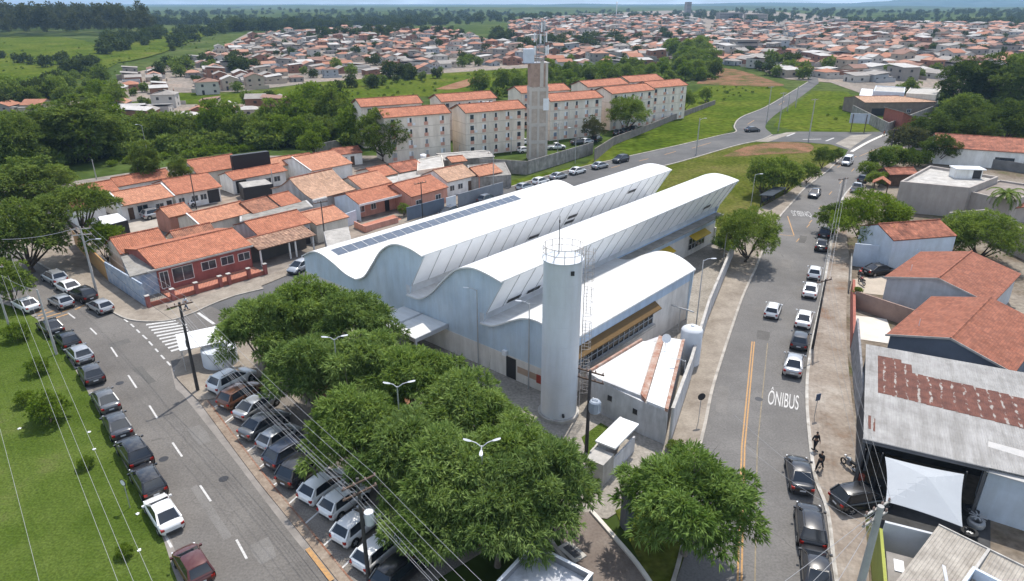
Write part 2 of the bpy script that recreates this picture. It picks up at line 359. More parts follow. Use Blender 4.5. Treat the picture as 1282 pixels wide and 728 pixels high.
gmesh = bpy.data.meshes.new('ground'); gmesh.from_pydata(gv, [], gf); gmesh.materials.append(m_ground); go = bpy.data.objects.new('ground', gmesh); COL.objects.link(go); go['kind'] = 'structure'
# left: lawn, avenue
LE = [(262, 800), (222, 728), (200, 665), (160, 590), (115, 500), (80, 440), (62, 415), (40, 396), (8, 382), (-60, 372)]
RE_near = [(450, 775), (404, 719), (340, 638), (290, 572), (222, 486)]
sheet('lawn', [(-16, 25)] + gp(LE) + [(-110, 70), (-75, 20)], .02, m_lawn)
HK = [(330, 362), (290, 372), (262, 383), (240, 393), (210, 402), (170, 402), (145, 393), (120, 374), (85, 352), (55, 333), (20, 314), (-60, 290)]
gutter = gp(RE_near)
m_aven = M3('avenue_asphalt', [(.112, .104, .096), (.145, .135, .124), (.18, .168, .154)], [.3, .5, .7], .13, scale2=6, amt=.18, cracks=.34)
road = sheet('avenue', gp(LE) + [tuple(G(-110, 325))[:2]] + gp(HK)[::-1] + [tuple(G(300, 392))[:2], tuple(G(262, 420))[:2]] + gp([(236, 442), (226, 452), (217, 464), (222, 486)], 0, 4) + gutter[::-1], .0, m_aven)
sheet('gutter_strip', gutter + [tuple(G(*p))[:2] for p in [(249, 503), (313, 590), (361, 650), (423, 728), (463, 778)]], .006, m_gut)
sheet('lawn_edge', ribbon(gp(LE), -.45, .0), .012, m_gut)
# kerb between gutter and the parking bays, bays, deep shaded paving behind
KB = gp([(249, 503), (313, 590), (361, 650), (423, 728), (463, 778)])
slab('kerb', ribbon(KB, .62, 0), -.05, .07, M3('beige_kerb', [(.20, .15, .115), (.25, .20, .155), (.29, .245, .20)], [.3, .5, .7], .5, scale2=4, amt=.15))
slab('kerb_edge', ribbon(KB, .74, .62), -.05, .085, M3('rust_edge', [(.20, .09, .055), (.24, .14, .10), (.27, .21, .16)], [.3, .5, .7], .35, scale2=4))
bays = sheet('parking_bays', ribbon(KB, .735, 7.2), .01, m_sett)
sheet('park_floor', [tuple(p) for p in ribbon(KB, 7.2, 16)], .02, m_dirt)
slab('park_path', ribbon(KB, 7.1, 8.9), -.05, .1, m_pave)
CORN = gp([(249, 503), (232, 486), (219, 470), (222, 458), (236, 443), (262, 424), (300, 400)], 0, 4)
slab('corner_pavement', CORN + [tuple(G(330, 420))[:2], tuple(G(330, 470))[:2], tuple(G(270, 500))[:2]], -.05, .13, m_pave)
# block of houses: pavement along avenue and side street, ground of the block
hk = gp(HK)
slab('pavement', ribbon(hk, 0, -3.0), -.05, .13, m_pave)
slab('house_kerb', ribbon(hk, .16, -.02), -.05, .14, m_kerb)
sheet('block_ground', [tuple(p)[:2] for p in [G(-40, 270), G(60, 330), G(140, 378), G(190, 392), G(300, 365), G(440, 312), G(560, 268), G(625, 240), G(640, 225), G(470, 195), G(300, 195), G(40, 235)]], -.02, m_town)
# side street behind the school, running on into the upper road
NE = [(262, 383), (330, 358), (390, 332), (450, 305), (520, 276), (570, 257), (632, 237), (700, 217), (780, 198), (850, 182.5), (902, 170), (922, 165.5), (920, 158), (929, 147), (960, 134), (993, 114.5), (1012, 103)]
SE = [(300, 400), (400, 352), (470, 318), (540, 286), (620, 262), (690, 243), (743, 229), (800, 215), (850, 203), (919, 183), (950, 176), (966, 169), (958, 159), (968, 146), (990, 130.5), (1012, 114.5), (1024, 105)]
sheet('side_street', gp(NE) + gp(SE)[::-1], .004, m_asph2)
slab('street_kerb', ribbon(gp(NE[6:]), .35, .0), -.05, .12, m_kerb)
slab('verge_kerb', ribbon(gp(SE[6:12]), 0, -.35), -.05, .12, m_kerb)
slab('street_pavement', ribbon(gp(NE[:7]), 2.2, .0), -.05, .12, m_pave)
# right street
WE = [(815, 800), (840, 745), (856, 690), (868, 620), (876, 570), (885, 530), (893, 490), (905, 450), (918, 410), (932, 370), (948, 335), (962, 300), (975, 275), (992, 255), (1010, 235), (1035, 216), (1050, 202), (1057, 196)]
EE = [(1052, 790), (1046, 740), (1041, 706), (1033, 640), (1018, 598), (1011, 545), (1008, 500), (1010, 459), (1018, 415), (1027, 375), (1034, 334), (1040, 300), (1046, 270), (1056, 245), (1075, 225), (1100, 200), (1135, 172), (1165, 148)]
we, ee = gp(WE), gp(EE)
street = sheet('bus_street', we + [tuple(G(1062, 188))[:2], tuple(G(1085, 176))[:2], tuple(G(1112, 163))[:2], tuple(G(1145, 145))[:2]] + ee[::-1], .002, m_asph)
slab('west_kerb', ribbon(we, .28, 0), -.05, .13, m_kerb)
slab('east_kerb', ribbon(ee, 0, -.28), -.05, .13, M('white_kerb', (.26, .235, .20), .85, .3, 1.1, col2=(.52, .50, .46)))
sheet('crossing_street', [tuple(G(*p))[:2] for p in [(941, 177.5), (966, 169), (1000, 165), (1080, 166), (1118, 164.5), (1085, 176), (1062, 188), (1040, 181), (1000, 178)]], .008, m_asph2)
sheet('pale_apron', [tuple(G(*p))[:2] for p in [(1046, 180), (1065, 170), (1092, 168), (1072, 181), (1064, 187)]], .02, m_yard)
sheet('road_shoulder', [tuple(G(*p))[:2] for p in [(941, 177.5), (985, 166), (998, 165.5), (962, 178)]], .02, m_yard)
slab('traffic_edge', ribbon(gp([(1064, 190), (1085, 178), (1112, 166), (1140, 155)]), 0, -.8), -.05, .06, m_light)
# pavements of the right street
WALLB = [(838, 553), (845, 530), (862, 480), (885, 400), (918, 318), (935, 290), (950, 262)]
slab('west_pavement', [tuple(p) for p in ribbon(we, .28, .3)][:len(we)][15:] + [tuple(G(1042, 203))[:2], tuple(G(1010, 224))[:2], tuple(G(985, 243))[:2]] + gp(WALLB)[::-1] + [tuple(G(838, 600))[:2]], -.05, .12, m_pave)
PB = [(1090, 770), (1086, 700), (1082, 640), (1076, 570), (1066, 500), (1060, 430), (1060, 370), (1064, 330), (1060, 300), (1062, 270), (1075, 245), (1096, 222), (1120, 202), (1150, 178)]
slab('east_pavement', [tuple(p) for p in ribbon(ee, -.28, -.3)][:len(ee)][:-8] + gp(PB)[::-1], -.05, .12, M3('east_pave', [(.20, .125, .085), (.22, .18, .145), (.29, .25, .21), (.38, .345, .30)], [.3, .42, .56, .72], .22, scale2=4, amt=.15))
sheet('lot_ground', [tuple(G(*p))[:2] for p in [(1082, 790), (1066, 600), (1050, 430), (1052, 330), (1066, 245), (1150, 185), (1420, 185), (1700, 800)]], -.01, M3('lot_earth', [(.07, .085, .03), (.15, .12, .09), (.22, .19, .155), (.28, .25, .21)], [.32, .44, .55, .72], .09, scale2=2, amt=.25))
# school grounds
sheet('school_yard', [tuple(G(*p))[:2] for p in [(838, 600), (845, 530), (885, 400), (918, 318), (880, 300), (700, 330), (540, 400), (430, 400), (350, 440), (520, 560), (690, 640), (760, 650)]], .015, m_yard)
sheet('school_lawn', [tuple(G(*p))[:2] for p in [(738, 575), (770, 540), (752, 530), (728, 548)]], .04, m_lawn)
sheet('driveway', [tuple(G(*p))[:2] for p in [(686, 648), (745, 640), (790, 700), (838, 770), (740, 790), (712, 700)]], .03, M3('driveway_asphalt', [(.13, .105, .09), (.18, .15, .13), (.22, .19, .165)], [.3, .5, .7], .3, scale2=6, amt=.15))
sheet('shaded_verge', [tuple(G(*p))[:2] for p in [(770, 640), (850, 600), (868, 640), (856, 700), (840, 745), (828, 760)]], .03, m_olive)
slab('driveway_kerb', ribbon(gp([(742, 640), (770, 672), (800, 707), (826, 745)]), 0, -.3), -.05, .2, m_light)
slab('garden_kerb', ribbon(gp([(682, 660), (700, 690), (722, 715), (735, 735)]), 0, -.25), -.05, .2, m_kerb)
# fields round the upper road
sheet('bank_field', [tuple(G(*p))[:2] for p in [(743, 229.5), (800, 215.5), (850, 203.5), (919, 183.5), (940, 179), (1000, 179), (1046, 182), (1056, 194), (1035, 214), (1008, 233), (985, 250), (950, 262), (920, 300), (860, 290), (760, 240)]], .0, m_olive)
sheet('north_verge', [tuple(G(*p))[:2] for p in [(632, 236.5), (700, 216.5), (780, 197.5), (850, 182), (902, 169.5), (918, 163), (916, 157), (958, 132.5), (990, 114), (970, 105), (880, 108), (850, 130), (760, 185), (735, 205), (640, 226)]], .0, m_field)
sheet('hill_meadow', [tuple(G(*p))[:2] for p in [(968, 158), (980, 142), (1018, 114), (1060, 115), (1120, 160), (1080, 165), (1000, 164)]], .0, m_field)
m_edirt = M3('earth_in_grass', [(.075, .088, .02), (.13, .095, .05), (.21, .115, .07), (.25, .15, .10)], [.36, .46, .56, .72], .14, scale2=2.5, amt=.3)
sheet('earth_patch', gp([(905, 196), (935, 184), (975, 178), (1015, 181), (1012, 191), (970, 193), (925, 196), (905, 196)], 0, 4)[:-1], .03, m_edirt)
sheet('bare_earth', gp([(872, 105), (890, 88), (920, 88), (968, 102), (980, 108), (930, 108), (872, 105)], 0, 4)[:-1], .06, m_edirt)
sheet('valley_field', gp([(190, 131), (205, 117), (310, 117), (400, 103), (540, 91), (660, 84), (720, 92), (700, 112), (640, 122), (540, 120), (440, 134), (330, 129), (190, 131)], 0, 4)[:-1], .02, m_field)
sheet('west_field', gp([(-60, 60), (60, 55), (150, 72), (115, 96), (40, 112), (-60, 112), (-60, 60)], 0, 4)[:-1], .02, m_field)
sheet('pasture', gp([(150, 70), (230, 42), (280, 44), (225, 66), (150, 82), (150, 70)], 0, 4)[:-1], .02, m_field)
sheet('earth_track', gp([(545, 112), (570, 104), (600, 96), (612, 96), (600, 104), (570, 112), (545, 112)], 0, 3)[:-1], .08, m_dirt)
for nm, rg in [('valley_town_ground', [(140, 118), (152, 96), (235, 80), (285, 64), (310, 52), (440, 40), (560, 45), (660, 60), (700, 84), (560, 92), (400, 103), (300, 115)]),
               ('valley_strip_ground', [(140, 153), (150, 132), (390, 130), (396, 146), (310, 157)]), ('low_town_ground', [(60, 130), (140, 111), (200, 109), (200, 124), (70, 138)]),
       ('hill_town_ground', [(690, 22), (860, 18), (1330, 36), (1360, 95), (1230, 125), (1080, 118), (1040, 104), (985, 100), (940, 85), (880, 80), (800, 70), (660, 60)])]:
    sheet(nm, [tuple(G(*p))[:2] for p in rg], .03 + .02 * len(nm) % .07, m_town)
sheet('town_road', gp([(1012, 103), (1003, 80), (985, 60), (975, 40), (979, 40), (992, 60), (1014, 80), (1025, 105), (1012, 103)], 0, 3)[:-1], .1, m_asph2)

# painted markings: parts of the road they lie on
def dash(a, b, w, mat, par, name='lane_dash', z=.012):
    a, b = Vector(a), Vector(b); d = (b - a).normalized(); n = Vector((-d.y, d.x, 0)) * w / 2
    return sheet(name, [tuple((p)[:2]) for p in (a - n, b - n, b + n, a + n)], z, mat, par)
for a, b in [((296, 676), (309, 700)), ((250.5, 608), (264, 628)), ((216, 554.5), (228, 572)), ((187, 508), (197, 524)), ((160.5, 470), (171, 486)), ((139, 435), (147, 447)), ((113, 411), (121, 419)), ((85, 392), (94, 399)), ((345, 742), (362, 768))]:
    dash(G(*a), G(*b), .16, m_white, road)
for a, b in [((178.5, 420), (184, 425)), ((186.5, 428), (191, 433)), ((194.5, 437), (198, 441)), ((201.5, 445), (206, 450)), ((209, 453), (213.5, 458)), ((155.5, 400), (160, 403.5)), ((163.5, 406), (168, 410)), ((171, 413), (175, 417)), ((218, 464), (224, 472)), ((205, 667), (215, 686))]:
    dash(G(*a), G(*b), .18, m_white, road, 'edge_dash', .02)
for a, b in [((33, 396), (58, 388)), ((38, 399), (68, 389)), ((45, 401), (76, 392)), ((55, 403), (86, 393)), ((78, 391), (90, 386)), ((94, 388), (106, 382))]:
    dash(G(*a), G(*b), .28, m_yel, road, 'hatch_stripe')
cw0, cw1 = G(183, 407), G(214, 440); cw2, cw3 = G(232, 400), G(240, 432)
for i in range(10):
    t = i / 9; a = cw0.lerp(cw1, t); b = cw2.lerp(cw3, t) if i > 1 else cw0.lerp(cw2, .75) + (cw1 - cw0) * t
    dash(a, b, .42, m_white, road, 'crosswalk_stripe')
dash(G(248, 392), G(268, 406), .35, m_white, road, 'stop_line')
for a, b in [((925.5, 740), (930.5, 560)), ((930.5, 560), (943, 428))]:
    for off in (-.12, .12):
        A, B = G(*a), G(*b); n = Vector((1, -.15, 0)) * off; dash(A + n, B + n, .13, m_yel, street, 'yellow_line', .014)
dash(G(948, 560), G(961, 430), .09, M('faded_yellow', (.22, .18, .12), .85, .3, 2), street, 'faded_line', .014)
dash(G(945, 735), G(948, 560), .09, MATS['faded_yellow'], street, 'faded_line', .014)
for a, b in [((986, 271), (994, 295)), ((976, 294), (995, 296)), ((1020, 222), (985, 258)), ((1048, 210), (1072, 196)), ((1076, 196), (1104, 184)), ((1022, 216), (1062, 201)), ((985, 258), (978, 270))]:
    dash(G(*a), G(*b), .16, m_yel, street, 'yellow_line', .014)
for x, y in [(997, 303), (1010, 285), (1013, 280), (1025, 262), (1038, 244), (1051, 230), (1066, 215)]:
    dash(G(x, y), G(x + 3.5, y - 4), .14, m_yel, street, 'lane_dash', .014)
for a, b in [((985, 171), (995, 167)), ((1034, 177), (1044, 173)), ((1005, 175), (1028, 174.5))]:
    dash(G(*a), G(*b), .5, m_white, road, 'crossing_stripe', .03)
for a, b in [((765, 210.5), (776, 207.5)), ((800, 202), (812, 199)), ((832, 194), (846, 190)), ((866, 186), (890, 179)), ((936, 156), (944, 151)), ((975, 132), (982, 127))]:
    dash(G(*a), G(*b), .2, m_yel, road, 'lane_dash', .03)
BAYL = [((278.5, 531.8), (293, 521)), ((265, 512), (280, 503)), ((294, 549), (309, 537)), ((306.5, 568), (323, 556)), ((322.5, 588), (338, 575)), ((339.5, 610.5), (357.5, 596)), ((357.5, 635), (376, 618.5)), ((376.5, 661), (398, 642)), ((399, 689), (416, 674)), ((422, 718), (440, 700))]
for a, b in BAYL:
    A, B = G(*a), G(*b); dash(A + (B - A).normalized() * .3, A + (B - A).normalized() * 5.2, .14, M('bay_white', (.55, .54, .52), .8, .15, 3.), bays, 'bay_line', .022)
dash(G(385, 688), G(416, 728), .34, m_yel, bays, 'kerb_paint', .09)
def lettering(txt, pos, rz, size, mat, par, stretch=1., name='road_lettering', z=.016, rot=None, depth=0., fit=None):
    cu = bpy.data.curves.new(name, 'FONT'); cu.body = txt; cu.size = size; cu.align_x = 'CENTER'; cu.align_y = 'CENTER'; cu.extrude = depth
    t = bpy.data.objects.new('tmp', cu); COL.objects.link(t); bpy.context.view_layer.update()
    me = bpy.data.meshes.new_from_object(t.evaluated_get(bpy.context.evaluated_depsgraph_get())); bpy.data.objects.remove(t)
    me.name = name; me.materials.clear(); me.materials.append(mat)
    o = bpy.data.objects.new(name, me); COL.objects.link(o); o.parent = par; o.scale = (1, stretch, 1)
    if fit:
        xs_ = [v.co.x for v in me.vertices]; ys_ = [v.co.y for v in me.vertices]; o.scale = (fit[0] / (max(xs_) - min(xs_)), fit[1] / (max(ys_) - min(ys_)), 1)
    o.location = (pos[0], pos[1], z if rot is None else pos[2]); o.rotation_euler = rot or (0, 0, rz); return o
lettering('ÔNIBUS', G(980.5, 502), ang(G(963.5, 510.3), G(996.8, 517)), 1.0, m_white, street, 1, fit=((G(1000, 517.6) - G(961, 509.8)).length, (G(963, 487) - G(963, 510)).length))
lettering('ÔNIBUS', G(1003, 267.5), ang(G(1016, 265), G(993.7, 263.6)), 1.0, M('worn_white', (.20, .195, .19), .8, .3, 3., col2=(.55, .54, .52)), street, 1, fit=((G(1017, 265) - G(993, 263.5)).length, (G(1003, 263.5) - G(1001, 271.5)).length))

m_patch = M3('patch_asphalt', [(.10, .096, .09), (.12, .115, .108), (.14, .134, .125)], [.3, .5, .7], .5, scale2=8, amt=.15)
m_patch2 = M3('old_patch', [(.15, .142, .132), (.175, .166, .155), (.20, .19, .178)], [.3, .5, .7], .5, scale2=8, amt=.15)
for i, (px, py, w, l, rz, par) in enumerate([(250, 545, 1.1, 3.2, 2.3, road), (180, 470, .8, 4.5, 2.35, road), (330, 690, 1.4, 2.2, 2.2, road), (150, 430, 2.0, 1.2, 2.4, road), (262, 640, .5, 7.5, 2.28, road), (120, 395, 1.2, 2.5, 2.5, road), (905, 500, 1.0, 5.0, 1.25, street), (955, 420, 1.3, 2.6, 1.15, street), (985, 330, 1.5, 3.5, 1.1, street), (1000, 440, .6, 8.0, 1.2, street), (925, 640, .8, 4.0, 1.35, street), (1005, 300, 1.0, 4.0, 1.1, street)]):
    p = G(px, py); c, s_ = math.cos(rz), math.sin(rz); rr = random.Random(i)
    ring = [(p.x + (x * l + rr.uniform(-.12, .12)) * c - (y * w + rr.uniform(-.12, .12)) * s_, p.y + (x * l + rr.uniform(-.12, .12)) * s_ + (y * w + rr.uniform(-.1, .1)) * c) for x, y in ((-.5, -.5), (0, -.53), (.5, -.5), (.5, .5), (0, .47), (-.5, .5))]
    sheet('asphalt_patch', ring, .009, m_patch if i % 2 else m_patch2, par)
for px, py, par in [(205, 575, road), (280, 600, road), (150, 480, road), (950, 500, street), (975, 400, street)]:
    p = G(px, py); sheet('manhole_cover', [(p.x + .38 * math.cos(k * .5236), p.y + .38 * math.sin(k * .5236)) for k in range(12)], .016, dark, par)

sheet('corner_gutter', [tuple(G(*p))[:2] for p in [(214, 462), (220, 487), (236, 500), (258, 520), (262, 512), (240, 488), (226, 468), (224, 455)]], .003, m_gut)

# ------------------------------------------------------------------ the school under wave roofs
m_roof = Mribs('white_roof_sheet', (.66, .66, .65), 'Y', .9, .45, .035, .05, nscale=.35, stain=.10, ssc=(.12, .9, .3))
m_metal = Mribs('blue_white_cladding', (.49, .60, .70), 'X', .22, .5, .03, .06, nscale=.25, col2=(.57, .66, .74), stain=.10)
m_metaly = Mribs('side_cladding', (.43, .54, .68), 'Y', .22, .5, .03, .05, nscale=.25, stain=.14)
m_glaz = M('polycarbonate', (.76, .78, .81), .35, .06, .4)
m_solar = M('solar_cell', (.075, .095, .125), .25, .2, 1.5, spec=.8)
m_band = M('beige_base', (.68, .64, .59), .85, .1, .5, stain=.16)
SP0 = G(650, 478); SRZ = R(-41)
sch = thing('school_hall', 'long white school hall with wave shaped roofs, blue grey end wall and slanted skylights', 'school', SP0, SRZ)
def spline(pts, n=7): return smooth_px(pts, n)
W0 = spline([(-36.9, 4.6), (-34.6, 5.7), (-32.7, 5.95), (-30.2, 5.4), (-27.6, 4.5), (-25.6, 4.3)])
W1 = spline([(-25.6, 4.3), (-23.9, 5.1), (-22.2, 7.0), (-20.6, 8.9), (-18.9, 10.1), (-17.2, 10.6), (-15.2, 10.55), (-13.4, 10.15)])
W2 = spline([(-16.3, 4.9), (-14.2, 5.0), (-12.2, 6.3), (-10.2, 8.3), (-8.3, 9.9), (-6.2, 10.65), (-4.2, 10.6), (-2.1, 10.2)])
W3 = spline([(-5.0, 4.95), (-3.2, 5.2), (-1.0, 6.4), (.8, 7.25), (2.6, 7.45), (4.4, 7.0), (5.9, 6.2)])
LEN = {0: 49.5, 1: 53.2, 2: 53.2, 3: 24.5}
def roof_part(W, L, v0=-.35, t=.16):
    mb = MB(); n = len(W); top = [(u, z + t) for u, z in W]; ring = list(W) + top[::-1]
    mb.extr(ring, v0, L + .35, 'y'); return mb.build('roof', m_roof, sch, 40)
for k, W in ((0, W0), (1, W1), (2, W2), (3, W3)): roof_part(W, LEN[k])
rim = M('roof_edge_trim', (.30, .30, .31), .6, .1)
def poly_wall(ring, v0, v1, mat, name='gable_wall'):
    """upright wall of any outline (u, z), from v0 to v1"""
    bm = bmesh.new(); f = bm.faces.new([bm.verts.new((u, v0, z)) for u, z in ring])
    r = bmesh.ops.extrude_face_region(bm, geom=[f])
    for e in r['geom']:
        if isinstance(e, bmesh.types.BMVert): e.co.y = v1
    bmesh.ops.triangulate(bm, faces=bm.faces[:]); bmesh.ops.recalc_face_normals(bm, faces=bm.faces[:])
    me = bpy.data.meshes.new(name); bm.to_mesh(me); bm.free(); me.materials.append(mat)
    o = bpy.data.objects.new(name, me); COL.objects.link(o); o.parent = sch; return o
lower = lambda W, u0=-99: [(u, z - .03) for u, z in W if u > u0]
front_top = lower(W0)[:-1] + lower(W1)[1:] + [(-15.85, 6.1), (-16.2, 4.93)] + lower(W2, -16.1) + [(-4.55, 6.1), (-4.95, 4.98)] + lower(W3, -4.9)
poly_wall([(-36.9, 2.5)] + front_top + [(5.6, 2.5)], 0, .2, m_metal)
back_top = lower(W1) + [(-15.85, 6.1), (-16.2, 4.93)] + lower(W2, -16.1) + [(-4.55, 6.1), (-4.9, 4.98)]
poly_wall([(-25.6, 2.5)] + back_top + [(-4.9, 2.5)], 53.0, 53.2, m_metal)
poly_wall([(-36.9, 0)] + lower(W0) + [(-25.6, 0)], LEN[0] - .2, LEN[0], m_metal)
poly_wall([(-4.8, 0)] + lower(W3, -4.8) + [(5.6, 0)], LEN[3] - .2, LEN[3], m_metal)
mb = MB(); mb.box(-36.8, -.03, 0, 5.7, .2, 2.5); mb.build('base_wall', m_band, sch); mb = MB(); mb.box(-36.8, 52.9, 0, -4.6, 53.2, 2.5); mb.build('base_wall', m_band, sch)
mb = MB(); mb.box(-36.9, .02, 0, -36.7, 49.3, 4.5); mb.build('side_wall', m_metaly, sch)
mb = MB(); mb.box(-5.1, 24.6, 0, -4.85, 53.0, 3.3); mb.build('side_wall', m_band, sch)
mb = MB(); mb.box(-5.06, .05, 3.3, -4.82, 53.0, 5.1); mb.build('side_cladding', m_metaly, sch)
mb = MB(); mb.box(5.3, .05, 0, 5.55, 24.4, 5.0); mb.build('side_wall', m_band, sch)
mb = MB(); mb.box(5.32, .05, 5.0, 5.6, 24.4, 6.25); mb.build('side_cladding', m_metaly, sch)
def skylight(ue, zt, ub, zb_, zl, L, openings):
    # slanted glazing strip under the overhanging crest, its mullions, and the short wall below
    d = Vector((ub - ue, 0, zb_ - zt)); n = Vector((-d.z, 0, d.x)).normalized()
    if n.x < 0: n = -n
    mb = MB(); a = Vector((ue - .05, 0, zt - .02)); b = Vector((ub, 0, zb_))
    mb.add([(a.x, .05, a.z), (b.x, .05, b.z), (b.x, L - .1, b.z), (a.x, L - .1, a.z)] + [(a.x - .1, .05, a.z), (b.x - .1, .05, b.z), (b.x - .1, L - .1, b.z), (a.x - .1, L - .1, a.z)],
           [(0, 1, 2, 3), (7, 6, 5, 4), (0, 4, 5, 1), (1, 5, 6, 2), (2, 6, 7, 3), (3, 7, 4, 0)])
    mb.build('skylight', m_glaz, sch)
    fr = MB(); k = 2.45
    for i in range(int(L / k) + 1):
        v = .1 + i * k
        if v > L - .15: break
        fr.beam(a + n * .03 + Vector((0, v, 0)), b + n * .03 + Vector((0, v, 0)), .05, .05)
    fr.build('mullion', M('mullion_grey', (.40, .41, .42), .6, .1), sch)
    lo = MB(); lo.box(ub - .75, .06, zl, ub - .5, L - .15, zb_ + .0); lo.box(ub - .75, .06, zb_, ub + .04, L - .15, zb_ + .08); lo.box(ub - .76, -.05, zl + .0, ub - .2, .0, zb_ + .0)
    lo.build('parapet', M('parapet_grey', (.56, .58, .60), .8, .15, .5), sch)
    for v, t0 in openings:
        o = MB(); c = a.lerp(b, t0) + n * .05; c2 = a.lerp(b, t0 + .12) + n * .05
        o.add([(c.x, v, c.z), (c2.x, v, c2.z), (c2.x, v + 2.2, c2.z), (c.x, v + 2.2, c.z)], [(0, 1, 2, 3)]); o.build('vent_opening', dark, sch)
skylight(-13.4, 10.15, -15.8, 6.1, 4.95, 53.0, [(27.5, .72), (27.5, .5), (42.0, .3), (20, .8)])
skylight(-2.1, 10.2, -4.5, 6.1, 5.0, 53.0, [(3.0, .83), (6.2, .83), (46.0, .65)])
mb = MB(); mb.box(-16.4, .3, 4.8, -15.0, 52.8, 4.98); mb.box(-5.0, .3, 4.85, -3.4, 52.8, 5.02); mb.build('gutter', concd, sch)
# photovoltaic strip along the low outer edge
for i in range(22):
    v = 1.2 + i * 1.62; mb = MB(); u0, z0, u1, z1 = -32.5, 5.93, -30.9, 5.58
    mb.add([(u0, v, z0 + .2), (u1, v, z1 + .2), (u1, v + 1.56, z1 + .2), (u0, v + 1.56, z0 + .2), (u0, v, z0 + .15), (u1, v, z1 + .15), (u1, v + 1.56, z1 + .15), (u0, v + 1.56, z0 + .15)], [(0, 1, 2, 3), (7, 6, 5, 4), (0, 4, 5, 1), (1, 5, 6, 2), (2, 6, 7, 3), (3, 7, 4, 0)])
    p = mb.build('solar_panel', m_solar, sch); fr = MB(); w = .022
    for a, b in (((u0, v, z0), (u1, v, z1)), ((u0, v + 1.56, z0), (u1, v + 1.56, z1)), ((u0, v, z0), (u0, v + 1.56, z0)), ((u1, v, z1), (u1, v + 1.56, z1))):
        fr.beam(Vector(a) + Vector((0, 0, .2)), Vector(b) + Vector((0, 0, .2)), w, .03)
    fr.build('panel_frame', steel, p)
# entrance with plaque and lintel band, glazed strip under the amber awning
def opening(x0, x1, z0, z1, mat=dark, name='door', y=-.035):
    mb = MB(); mb.box(x0, y, z0, x1, y + .03, z1); return mb.build(name, mat, sch)
opening(-1.7, -.4, .02, 2.35, dark)
mb = MB(); mb.box(-.2, -.06, 1.0, 3.2, -.031, 1.7); mb.build('tan_band', M('tan_band', (.42, .30, .22), .8, .1), sch)
mb = MB(); mb.box(2.3, -.14, .85, 3.1, -.062, 1.75); mb.build('plaque', M('red_plaque', (.33, .05, .03), .6, .15, 3), sch)
mb = MB(); mb.box(-2.0, -.35, 2.45, -1.5, -.04, 3.0); mb.build('floodlight', whitem, sch)
mb = MB(); mb.add([(5.62, .3, 5.1), (6.5, .3, 4.5), (6.5, 16.2, 4.5), (5.62, 16.2, 5.1), (5.62, .3, 5.0), (6.5, .3, 4.4), (6.5, 16.2, 4.4), (5.62, 16.2, 5.0)], [(0, 1, 2, 3), (7, 6, 5, 4), (0, 4, 5, 1), (1, 5, 6, 2), (2, 6, 7, 3), (3, 7, 4, 0)]); mb.build('awning', amber, sch)
mb = MB(); mb.box(5.56, .4, 2.5, 5.6, 16.0, 4.6); win = mb.build('window', glass, sch)
fr = MB()
for i in range(17): fr.box(5.59, .4 + i * .975 - .04, 2.5, 5.66, .4 + i * .975 + .04, 4.6)
for z in (2.5, 3.2, 3.9, 4.56): fr.box(5.592, .4, z - .04, 5.655, 16.0, z + .04)
fr.build('frame', M('frame_grey', (.42, .44, .46), .6, .1), win)
mb = MB(); mb.box(5.56, .3, 2.1, 5.95, 16.2, 2.42); mb.build('sill', conc, sch)
for v0, v1 in ((33.5, 38.5), (44.5, 49.5)):
    mb = MB(); mb.add([(-4.84, v0, 3.25), (-3.7, v0, 2.75), (-3.7, v1, 2.75), (-4.84, v1, 3.25), (-4.84, v0, 3.15), (-3.7, v0, 2.65), (-3.7, v1, 2.65), (-4.84, v1, 3.15)], [(0, 1, 2, 3), (7, 6, 5, 4), (0, 4, 5, 1), (1, 5, 6, 2), (2, 6, 7, 3), (3, 7, 4, 0)])
    mb.build('awning', M('yellow_awning', (.55, .36, .02), .6, .1), sch)
    mb = MB(); mb.box(-4.845, v0, .9, -4.8, v1, 2.6); w_ = mb.build('window', glass, sch); fr = MB()
    for i in range(6): fr.box(-4.81, v0 + (v1 - v0) * i / 5 - .05, .9, -4.74, v0 + (v1 - v0) * i / 5 + .05, 2.6)
    fr.box(-4.812, v0, 1.7, -4.745, v1, 1.8); fr.build('frame', conc, w_)

# entrance canopy, half hidden by the trees
can = thing('entrance_canopy', 'flat white entrance canopy with grey frame joined to the school end wall', 'canopy', SP0, SRZ)
mb = MB(); mb.box(-17.2, -4.6, 3.1, -10.1, -.06, 3.25); mb.build('roof_sheet', m_roof, can)
mb = MB(); mb.box(-17.3, -4.75, 2.85, -9.95, -4.6, 3.3); mb.box(-10.1, -4.6, 2.85, -9.95, -.06, 3.3); mb.box(-14.2, -4.58, 3.26, -14.0, -.08, 3.34); mb.build('fascia', M('grey_frame', (.42, .43, .44), .7, .1), can)
mb = MB()
mb.box(-10.2, -4.72, 0, -9.97, -4.5, 2.85); mb.build('post', M('grey_frame', ()), can) if False else mb.build('post', MATS['grey_frame'], can)
mb = MB(); mb.box(-17.2, -4.72, 0, -17.0, -4.5, 2.85); mb.build('post', MATS['grey_frame'], can)

